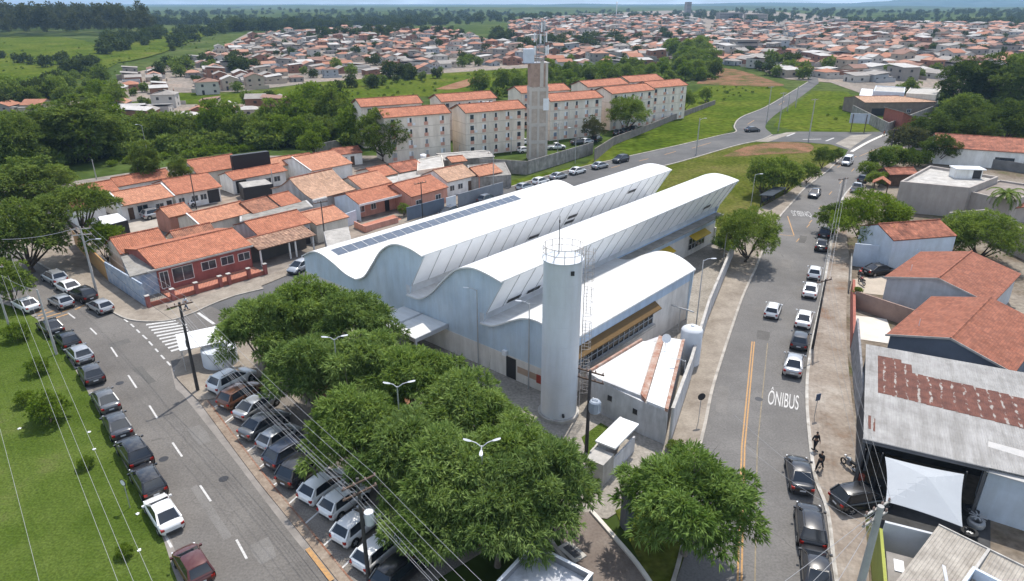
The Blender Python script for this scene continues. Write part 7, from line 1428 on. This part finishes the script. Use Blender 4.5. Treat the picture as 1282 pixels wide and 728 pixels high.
def person(pos, rz, label, shirt, trousers, stride=.16, armf=.15, z=.12, sc=1.):
    """faces local -y"""
    t = thing('person', label, 'person', (pos[0], pos[1], z), rz, None, sc); s = stride
    J = [(0, 0, .94, .12, .10), (0, 0, 1.12, .13, .10), (0, -.01, 1.32, .16, .11), (0, 0, 1.46, .075, .07), (0, -.01, 1.54, .055, .055), (0, -.02, 1.62, .085, .10), (0, -.015, 1.73, .08, .095)]
    E_ = [(0, 1), (1, 2), (2, 3), (3, 4), (4, 5), (5, 6)]
    for sg in (-1, 1):
        k = len(J); a = armf * sg; J += [(sg * .19, 0, 1.42, .062), (sg * .25, -a * .5 + .03, 1.15, .048), (sg * .25, -a * 1.4 - .04, .93, .036), (sg * .25, -a * 1.6 - .06, .85, .042, .022), (sg * .245, -a * 1.7 - .07, .77, .02, .014)]; E_ += [(2, k), (k, k + 1), (k + 1, k + 2), (k + 2, k + 3), (k + 3, k + 4)]
        k = len(J); b = s * -sg; J += [(sg * .1, -.01, .88, .088), (sg * .11, -b * .7 - .03, .50, .062), (sg * .11, -b * 1.2 + (.05 if b < 0 else 0), .10, .042), (sg * .115, -b * 1.2 - .14, .035, .038, .03)]; E_ += [(0, k), (k, k + 1), (k + 1, k + 2), (k + 2, k + 3)]
    skinned('body', J, E_, skin, t)
    off = lambda j, d: tuple(j[:3]) + tuple(r + d for r in j[3:])
    SJ = [off(J[1], .04), off(J[2], .045), off(J[3], .01)]; SE = [(0, 1), (1, 2)]
    for q in (7, 16): k = len(SJ); SJ += [off(J[q], .035), off(J[q + 1], .03), off(J[q + 2], .02)]; SE += [(1, k), (k, k + 1), (k + 1, k + 2)]
    skinned('shirt', SJ, SE, shirt, t)
    TJ = [off(J[0], .035)]; TE = []
    for q in (12, 21): k = len(TJ); TJ += [off(J[q], .03), off(J[q + 1], .03), off(J[q + 2], .028)]; TE += [(0, k), (k, k + 1), (k + 1, k + 2)]
    skinned('trousers', TJ, TE, trousers, t)
    mb = MB(); mb.lathe([(.088, 0), (.098, .05), (.085, .11), (.04, .145), (0, .15)], 14, (0, .005, 1.68)); mb.build('hair', hair_m, t, 60)
    for sg in (-1, 1): mb = MB(); mb.box(sg * .115 - .05, -.2 + (-stride * -sg * -1.2), 0.0, sg * .115 + .05, .07 + (-stride * -sg * -1.2), .07); mb.build('shoe', black, t)
    mb = MB(); mb.tube([(0, -.115, 1.66), (0, -.14, 1.63)], [.012, .02], 5); mb.build('nose', skin, t)
    return t
blk = M('black_cloth', (.02, .02, .022), .9, 0); wht = M('pale_shirt', (.50, .52, .54), .9, .1); den = M('denim', (.05, .07, .11), .9, .1); orng = M('orange_vest', (.55, .14, .04), .8, .1); khk = M('khaki', (.25, .21, .15), .9, .1)
person(G(1019, 565), .15, 'man in black standing behind the nose of the black sedan', blk, blk, .12, .12)
person(G(1025, 590), -.9, 'man in black stepping forward beside the door of the black sedan', blk, blk, .3, .25)
person(G(234, 389), 1.3, 'person in pale shirt walking past the red house fence', wht, den, .25)
person(G(1106, 172), 1.2, 'person in orange vest walking at the lane mouth below the grove', orng, khk, .2, sc=1.0)
for i, (px, py) in enumerate([(112, 541), (24, 537), (172, 644), (118, 563), (175, 689)]):
    P = G(px + (i == 6) * 2, py + (i == 6) * 18, .03); o = MB().box(-.13, -.09, 0, .12, .08, .04).add([(-.06, -.18, .02), (.15, -.12, .03), (.06, .06, .07)], [(0, 1, 2)]).build('litter', whitem); o.location = P; o.rotation_euler = (0, 0, i * 1.3); tag(o, 'scrap of pale litter lying on the lawn beside the parked cars', 'litter', 'litter on the lawn')
mh = G(716, 692); o = MB().box(-.55, -.9, 0, .55, .9, .09).build('drain_frame', conc); 
o.location = (mh.x, mh.y, .035); o.rotation_euler = (0, 0, .65); tag(o, 'concrete drain frame with dark slot beside the driveway', 'drain'); k_ = MB().box(-.28, -.62, .09, .28, .62, .1).build('slot', dark, o)
# ------------------------------------------------------------------ the town beyond
random.seed(5)
FW = [M('far_wall_%s' % n, c, .9, .1, .3) for n, c in (('white', (.47, .435, .39)), ('cream', (.41, .34, .27)), ('grey', (.265, .24, .215)), ('brick', (.26, .135, .09)), ('blue', (.33, .34, .35)))]
FR = [M('far_roof_%s' % n, c, .9, .16, .4) for n, c in (('orange', (.34, .15, .09)), ('salmon', (.38, .20, .135)), ('brown', (.23, .13, .095)), ('fibre', (.275, .25, .225)), ('white', (.42, .40, .375)))]
def far_house_mesh(i):
    """walls, roof and openings of a small town house, seen a few pixels wide"""
    rg = random.Random(40 + i); mb = MB(); w, d = rg.uniform(7, 10), rg.uniform(8, 11.5); h = rg.choice([3, 3, 3.2, 3.4, 5.8]); kind = rg.choice(['gable', 'gable', 'gable', 'hip', 'shed', 'flat'])
    mb.m = 0; mb.box(-w / 2, -d / 2, 0, w / 2, d / 2, h); mb.m = 1; o = .35; X, Y = w / 2 + o, d / 2 + o
    if kind == 'gable':
        r = h + w * .19; mb.m = 0; mb.extr([(-w / 2, h), (w / 2, h), (0, r - .15)], -d / 2, d / 2, 'y'); mb.m = 1; mb.extr([(-X, h - .1), (0, r), (X, h - .1), (X, h - .2), (0, r - .12), (-X, h - .2)], -Y, Y, 'y')
    elif kind == 'hip':
        r = h + w * .18; mb.add([(-X, -Y, h), (X, -Y, h), (X, Y, h), (-X, Y, h), (0, -Y + X, r), (0, Y - X, r)], [(0, 1, 4), (1, 2, 5, 4), (2, 3, 5), (3, 0, 4, 5), (3, 2, 1, 0)])
    elif kind == 'shed': mb.extr([(-X, h), (X, h + 1.0), (X, h + .9), (-X, h - .1)], -Y, Y, 'y')
    else: mb.box(-w / 2 + .15, -d / 2 + .15, h, w / 2 - .15, d / 2 - .15, h + .06); mb.m = 0; mb.box(-w / 2, -d / 2, h, w / 2, -d / 2 + .14, h + .6); mb.box(-w / 2, d / 2 - .14, h, w / 2, d / 2, h + .6); mb.box(-w / 2, -d / 2 + .14, h, -w / 2 + .14, d / 2 - .14, h + .6); mb.box(w / 2 - .14, -d / 2 + .14, h, w / 2, d / 2 - .14, h + .6)
    mb.m = 2
    for z in ([.9] if h < 4 else [.9, 3.6]):
        for s in (-1, 1): mb.box(-w * .3 - .6, s * d / 2 - .03, z, -w * .3 + .6, s * d / 2 + .03, z + 1.1); mb.box(w * .22 - .5, s * d / 2 - .03, z - .8 if z < 1 else z, w * .22 + .6, s * d / 2 + .03, z + 1.2); mb.box(s * w / 2 - .03, -.7, z, s * w / 2 + .03, .7, z + 1.1)
    if rg.random() < .5: mb.m = 0; mb.box(w / 2, -d / 2, 0, w / 2 + 2.6, -d / 2 + 2.5, 2.3); mb.m = 3; mb.box(w / 2 - .0, -d / 2 - .2, 2.3, w / 2 + 2.8, -d / 2 + 2.7, 2.4)
    mb.m = 0; mb.box(-w / 2 - 1.6, -d / 2 - 3.0, 0, w / 2 + 1.6, -d / 2 - 2.85, 1.8)
    return mb, kind
PROT = [far_house_mesh(i) for i in range(14)]
def mats_for(kind, rg):
    w = FW[rg.choices(range(5), (5, 4, 3, 2.0, 1))[0]]
    r = FR[rg.choices(range(5), (3.4, 3.6, 3, 1.6, .4))[0]] if kind in ('gable', 'hip') else FR[rg.choices(range(5), (0, 0, 1, 4, 2))[0]]
    return [w, r, dark, FR[3]]
AREAS = [  # ring in survey pixels, street heading, pitch, how poor (more bare brick and sheet)
    ([(142, 117), (154, 98), (235, 82), (285, 66), (330, 52), (440, 42), (560, 46), (640, 60), (690, 84), (650, 84), (560, 90), (480, 96), (400, 100), (330, 112), (300, 118)], 28, (10.5, 13), .55, 'hillside district left of the apartments', 'small house in the dense district beyond the valley field'),
    ([(140, 152), (150, 133), (390, 131), (396, 146), (250, 157), (155, 160)], 12, (8.2, 9.6), .8, 'strip of poor houses in the valley', 'small bare house in the strip behind the woodland belt'),
    ([(60, 128), (140, 112), (200, 110), (200, 122), (70, 136)], 10, (9.5, 12), .8, 'low houses left in the valley', 'low sheet roofed house among the valley trees on the left'),
    ([(-30, 146), (50, 143), (50, 134), (-30, 137)], 5, (10, 12), .8, 'low roofs at the far left', 'low pale roof at the far left edge of the valley'),
    ([(640, 60), (660, 82), (700, 84), (760, 88), (830, 80), (835, 72), (880, 75), (890, 50), (870, 30), (760, 28), (640, 34)], 12, (11, 13), .3, 'town behind the telecom tower', 'small house of the town beyond the bushy belt behind the apartments'),
    ([(880, 82), (945, 88), (985, 100), (1008, 97), (1000, 76), (978, 58), (970, 34), (900, 32), (885, 50)], 24, (10.5, 13), .2, 'town left of the upper road', 'small tile roofed house left of the road climbing into town'),
    ([(1026, 98), (1075, 104), (1130, 102), (1200, 100), (1330, 92), (1330, 44), (1150, 34), (985, 33), (995, 56), (1016, 76)], 17, (10.5, 13), .12, 'town right of the upper road', 'small tile roofed house right of the road climbing into town')]
spots = []
for ring, az, (pu, pv), poor, grp, lab in AREAS:
    g = [G(*p) for p in ring]; xs, ys = [p.x for p in g], [p.y for p in g]; c = Vector((sum(xs) / len(xs), sum(ys) / len(ys), 0)); a = R(az); u = Vector((math.cos(a), math.sin(a), 0)); v = Vector((-u.y, u.x, 0)); rad = max((p - c).length for p in g); P2 = [(p.x, p.y) for p in g]
    nu, nv = int(rad / pu) + 1, int(rad / pv) + 1
    for j in range(-nv, nv + 1):
        for i in range(-nu, nu + 1):
            off = 6.5 * (j // 2)                       # a street after every second row
            p = c + u * (i * pu + random.uniform(-1, 1) + 7 * (i // 9)) + v * (j * pv + off - nv * 0 + random.uniform(-.8, .8))
            if not inpoly(p.x, p.y, P2): continue
            q = random.random(); spots.append((p.length, p, a + (math.pi / 2 if random.random() < .3 else 0) + (math.pi if random.random() < .5 else 0), 'tree' if q < .21 else 'gap' if q < .23 else 'house', poor, grp, lab))
spots.sort(key=lambda s: s[0])
hs = [s for s in spots if s[3] == 'house']; rg = random.Random(9); HM = {}; rest = MB(); rest_m = []
allm = FW + FR + [dark]; N_IND = 262
for i, (d_, p, a, _, poor, grp, lab) in enumerate(hs):
    k = rg.randrange(len(PROT)); mb, kind = PROT[k]; ms = mats_for(kind, rg)
    if rg.random() < poor:
        if rg.random() < .6: ms[0] = FW[rg.choice([2, 3, 3])]
        if rg.random() < .45: ms[1] = FR[rg.choice([2, 3, 3, 4])]
    s = rg.uniform(.84, 1.1) * (.82 if poor > .5 else 1)
    if i < N_IND:
        key = (k, ms[0].name, ms[1].name)
        if key not in HM:
            me = bpy.data.meshes.new('town_house'); me.from_pydata([tuple(v) for v in mb.v], [], mb.f); [me.materials.append(m_) for m_ in ms]; me.polygons.foreach_set('material_index', mb.mi); HM[key] = me
        o = bpy.data.objects.new('town_house', HM[key]); COL.objects.link(o); o.location = (p.x, p.y, 0); o.rotation_euler = (0, 0, a); o.scale = (s, s, s)
        rn = {'orange': 'orange', 'salmon': 'salmon', 'brown': 'brown', 'fibre': 'grey', 'white': 'white'}[ms[1].name.split('_')[2]]
        tag(o, lab, 'house', grp)
    else:
        ca, sa = math.cos(a) * s, math.sin(a) * s; o0 = len(rest.v); rest.v += [(p.x + x * ca - y * sa, p.y + x * sa + y * ca, z * s) for x, y, z in mb.v]; rest.f += [tuple(q + o0 for q in f) for f in mb.f]; idx = [allm.index(m_) for m_ in ms]; rest.mi += [idx[q] for q in mb.mi]
o = rest.build('distant_houses', allm); o['kind'] = 'stuff'
# trees between the houses and woods far off: the nearest as trees, the others as one mass each
tv = [(s[0], s[1], .62, 'leafy tree standing among the small town houses', 'trees among the town houses', 'far') for s in spots if s[3] == 'tree']
FARW = [([(-60, 58), (140, 54), (140, 42), (100, 36), (-60, 36)], 420, 1.3, 'tall thin wood on the rise at the left', 'eucalypt'), ([(140, 54), (190, 56), (200, 44), (140, 38)], 90, 1.25, 'tall thin wood on the rise at the left', 'eucalypt'), ([(180, 38), (300, 34), (330, 28), (180, 24)], 70, 1.5, 'dark tree clump on the left skyline', 'far'),
        ([(130, 76), (190, 64), (215, 50), (140, 58)], 60, 1.0, 'loose tree on the left hand pasture', 'far'), ([(0, 128), (70, 112), (90, 112), (70, 130), (0, 140)], 40, .9, 'tree in the hollow left of the valley houses', 'far'), ([(0, 74), (120, 84), (140, 104), (110, 114), (60, 104), (100, 92), (0, 82)], 60, .7, 'dark bush tree on the left hand field', 'far'), ([(215, 72), (300, 46), (300, 40), (230, 48)], 50, .9, 'tree on the slope above the left hand roofs', 'far'), ([(200, 84), (330, 76), (320, 92), (200, 100)], 24, .9, 'tree between the left hand roofs', 'far'),
        ([(270, 50), (480, 38), (640, 34), (640, 22), (480, 22), (270, 34)], 420, 1.35, 'tree of the broken woods beyond the left hand town', 'far'), ([(640, 34), (880, 30), (1290, 40), (1290, 25), (860, 22), (640, 23)], 520, 1.15,  'tree of the woods beyond the right hand town', 'far'),
        ([(640, 64), (700, 66), (850, 52), (850, 44), (690, 52)], 70, 1.0, 'tree in the green belt across the middle of the town', 'far'), ([(390, 62), (520, 50), (640, 56), (640, 50), (500, 44), (400, 52)], 60, 1.0, 'tree in the green patches of the left hand town', 'far'),
        ([(310, 134), (450, 106), (560, 94), (560, 97), (460, 112), (320, 142)], 30, .6, 'bush along the edge of the valley field', 'far'), ([(960, 96), (1010, 102), (1010, 90), (960, 86)], 10, 1.1, 'dark tree at the entrance to the town road', 'far'), ([(480, 102), (520, 98), (520, 92), (480, 94)], 6, .8, 'tree clump on the crest of the valley field', 'far'),
        ([(0, 24), (300, 24), (640, 22), (640, 18), (300, 18), (0, 20)], 260, 1.0, 'skyline tree', 'far'), ([(640, 23), (1300, 25), (1300, 20), (640, 19)], 260, 1.0, 'skyline tree', 'far')]
for P, n, s, lab, k in FARW:
    for g_ in scatter(P, n, 3.2 * s, 40, 260. if 'woods' in lab else 420. if 'skyline' in lab else 0.): tv.append((g_.length, g_, s, lab, lab.replace('tree', 'trees').replace('wood', 'woods'), k))
tv.sort(key=lambda q: q[0]); N_TREE = 165; massV = {'far': [], 'eucalypt': []}
base_me = {k: None for k in ('far', 'eucalypt')}
for i, (d_, p, s, lab, grp, k) in enumerate(tv):
    f = s * random.choice([random.uniform(.45, .9), random.uniform(.8, 1.45)]); lf = random.choice([None, None, leaf_dark, leaf_mid]) if k == 'far' else None
    if i < N_TREE: plant(k, p, (f, f, f * random.uniform(.8, 1.15)), lab, 'distant_tree', 'tree', grp, i % 3, lf)
    else:
        if base_me[k] is None: base_me[k] = [crown(np.random.default_rng(900 + q), **dict(KINDS[k]['crown'], per=int(KINDS[k]['crown']['per'] * .55), length=KINDS[k]['crown']['length'] * 1.35, width=KINDS[k]['crown']['width'] * 1.35))[0] for q in range(4)]
        V_ = base_me[k][i % 4]; a = random.uniform(0, 6.28); ca, sa = math.cos(a) * f, math.sin(a) * f; massV[k].append(np.stack([p.x + V_[:, 0] * ca - V_[:, 1] * sa, p.y + V_[:, 0] * sa + V_[:, 1] * ca, V_[:, 2] * f], 1))
for k, nm, m_ in (('far', 'distant_woods', leaf_far), ('eucalypt', 'distant_tall_wood', leaf_pine)):
    if massV[k]: o = bpy.data.objects.new(nm, quads_mesh(nm, np.concatenate(massV[k]), m_)); COL.objects.link(o); o['kind'] = 'stuff'
# landmarks of the far town
for (px, py, w, d_, h, lab, m_, nm) in [(912, 30, 46, 12, 13, 'long pale block of flats on the town skyline', FW[2], 'flats'), (945, 30, 40, 12, 12, 'second long block of flats right of the first on the skyline', FW[1], 'flats'), (860, 24, 12, 12, 30, 'slim tower block at the skyline left of the flats', FW[2], 'tower_block'), (735, 30, 26, 14, 8, 'big pale blue hall in the middle of the far town', FW[4], 'hall'), (930, 68, 17, 11, 9, 'dark grey building beside the red earth bank', FW[2], 'building'), (1048, 34, 24, 14, 9, 'white hall in the far right town', FW[0], 'hall')]:
    p = G(px, py); t = thing(nm, lab, 'building', (p.x, p.y, 0), R(random.uniform(-10, 15))); MB().box(-w / 2, -d_ / 2, 0, w / 2, d_ / 2, h).build('wall', m_, t); MB().box(-w / 2 - .2, -d_ / 2 - .2, h, w / 2 + .2, d_ / 2 + .2, h + .5).build('roof', FR[4] if 'hall' in nm else FR[3], t)
    for f in range(int(h // 3)): MB().box(-w / 2 + 1, -d_ / 2 - .05, f * 3 + 1, w / 2 - 1, -d_ / 2 - .01, f * 3 + 2.1).build('window', dark, t)
P = G(771, 30); mt = thing('white_mast', 'tall white mast on the skyline in the middle', 'mast', (P.x, P.y, 0)); MB().tube([(0, 0, 0), (0, 0, 26)], [.9, .6], 10).build('shaft', whitem, mt, 60); MB().lathe([(1.2, 25), (1.5, 27), (0, 28)], 10).build('head', whitem, mt)
# distant hills
def hills(name, y0, prof, mat, depth=1400):
    """prof: (x px, y px of the skyline) at distance y0"""
    g = [(x, y) for x, y in smooth_px(prof, 8)]; bm = bmesh.new(); rows = []
    for q, (dy, f) in enumerate([(-depth, 0), (-depth * .55, .42), (-depth * .2, .85), (0, 1), (depth * .6, .4), (depth, -.1)]):
        row = []
        for i, (x, y) in enumerate(g):
            cx, cy = (x - 641) / FPX, (364 - y) / FPX; d = (cx, CP + cy * SP, -SP + cy * CP); t = y0 / d[1]; z = max(CAM_H + d[2] * t, 1)
            n_ = math.sin(i * .9 + q * 2) * .07 + math.sin(i * 2.3 + q) * .05
            row.append(bm.verts.new((d[0] * t * (1 + dy / y0 * .6), y0 + dy + 140 * math.sin(i * 1.3), z * f * (1 + (n_ if f < 1 else 0)) - 2)))
        rows.append(row)
    for a, b in zip(rows, rows[1:]):
        for i in range(len(a) - 1): bm.faces.new((a[i], a[i + 1], b[i + 1], b[i]))
    bmesh.ops.recalc_face_normals(bm, faces=bm.faces); me = bpy.data.meshes.new(name); bm.to_mesh(me); bm.free(); me.materials.append(mat); o = bpy.data.objects.new(name, me); COL.objects.link(o); o['kind'] = 'structure'; return o
m_hill = M3('hill_scrub', [(.03, .05, .025), (.05, .075, .035), (.10, .11, .06)], [.3, .5, .72], .004, scale2=.03, amt=.4)
hills('near_hills', 4200, [(-400, 13), (-100, 11), (60, 12), (130, 13.5), (200, 10), (290, 8.5), (320, 11.5), (420, 13), (520, 10), (620, 11), (700, 8.5), (800, 10), (900, 7.5), (1000, 9.5), (1120, 7), (1250, 9), (1700, 8)], m_hill, 900)
hills('far_hills', 6800, [(-600, 12), (-100, 11), (300, 12), (420, 10), (560, 11), (640, 8), (720, 4.5), (800, 6), (860, 5), (960, 3), (1060, 4), (1130, 0), (1200, -3), (1245, -2), (1330, 2), (1500, 0), (2000, 4)], M3('far_hill_scrub', [(.03, .055, .045), (.05, .08, .06), (.10, .11, .08)], [.3, .5, .72], .002, scale2=.02, amt=.4), 2200)  # scrub tones shifted to blue: distance haze put into the colour
# lay everything beyond the apartments on the rolling land
def drape(me, lift):
    bm = bmesh.new(); bm.from_mesh(me)
    for _ in range(8):
        long_ = [e for e in bm.edges if e.calc_length() > 22 and (math.hypot(*e.verts[0].co[:2]) > 330 or math.hypot(*e.verts[1].co[:2]) > 330)]
        if not long_: break
        bmesh.ops.subdivide_edges(bm, edges=long_, cuts=1); bmesh.ops.triangulate(bm, faces=[f for f in bm.faces if len(f.verts) > 3])
    for v in bm.verts: r = relief(v.co.x, v.co.y); v.co.z += r + (lift * sstep(340, 480, math.hypot(v.co.x, v.co.y)))
    bm.to_mesh(me); bm.free()
for o in list(COL.objects):
    if o.parent is not None or o.type in ('CAMERA', 'LIGHT') or o.name.startswith(('ground', 'near_hills', 'far_hills')): continue
    if o.location.length > .01 or o.type == 'EMPTY':
        if math.hypot(o.location.x, o.location.y) > 340: o.location.z += relief(o.location.x, o.location.y) + .25 * sstep(340, 480, o.location.length)
    elif o.get('kind') == 'structure' and max((math.hypot(v.co.x, v.co.y) for v in o.data.vertices), default=0) > 345: drape(o.data, .95 if 'road' in o.name else .3 + (len(o.name) % 5) * .07)
    elif o.get('kind') == 'stuff':
        n_ = len(o.data.vertices); co = np.empty(n_ * 3, np.float32); o.data.vertices.foreach_get('co', co); co = co.reshape(-1, 3); r = np.hypot(co[:, 0], co[:, 1])
        st_ = lambda a, b: (lambda t: t * t * (3 - 2 * t))(np.clip((r - a) / (b - a), 0, 1)); x, y = co[:, 0], co[:, 1]
        co[:, 2] += st_(340, 900) * (7 * (.5 + .5 * np.sin(x / 170 + .8) * np.cos(y / 230 + .5)) + 2.5 * (.5 + .5 * np.sin(x / 95 - y / 140 + 2))) + st_(1200, 2600) * 13 * (.5 + .5 * np.sin(x / 420 + 1.7) * np.cos(y / 520))
        o.data.vertices.foreach_set('co', co.ravel()); o.data.update()
# the air
hz = MB().box(-14500, -200, -1.05, 14500, 14800, 260).build('haze', M('unused_air', (.5, .5, .5), .5, 0)); hz['kind'] = 'stuff'
hm = bpy.data.materials.new('haze_air'); hm.use_nodes = True; n = hm.node_tree.nodes; n.remove(n['Principled BSDF']); pv_ = n.new('ShaderNodeVolumePrincipled'); pv_.inputs['Density'].default_value = 1.15e-4; pv_.inputs['Color'].default_value = (.44, .69, 1, 1); pv_.inputs['Anisotropy'].default_value = .2
hm.node_tree.links.new(pv_.outputs[0], [x for x in n if x.type == 'OUTPUT_MATERIAL'][0].inputs['Volume']); hz.data.materials.clear(); hz.data.materials.append(hm)
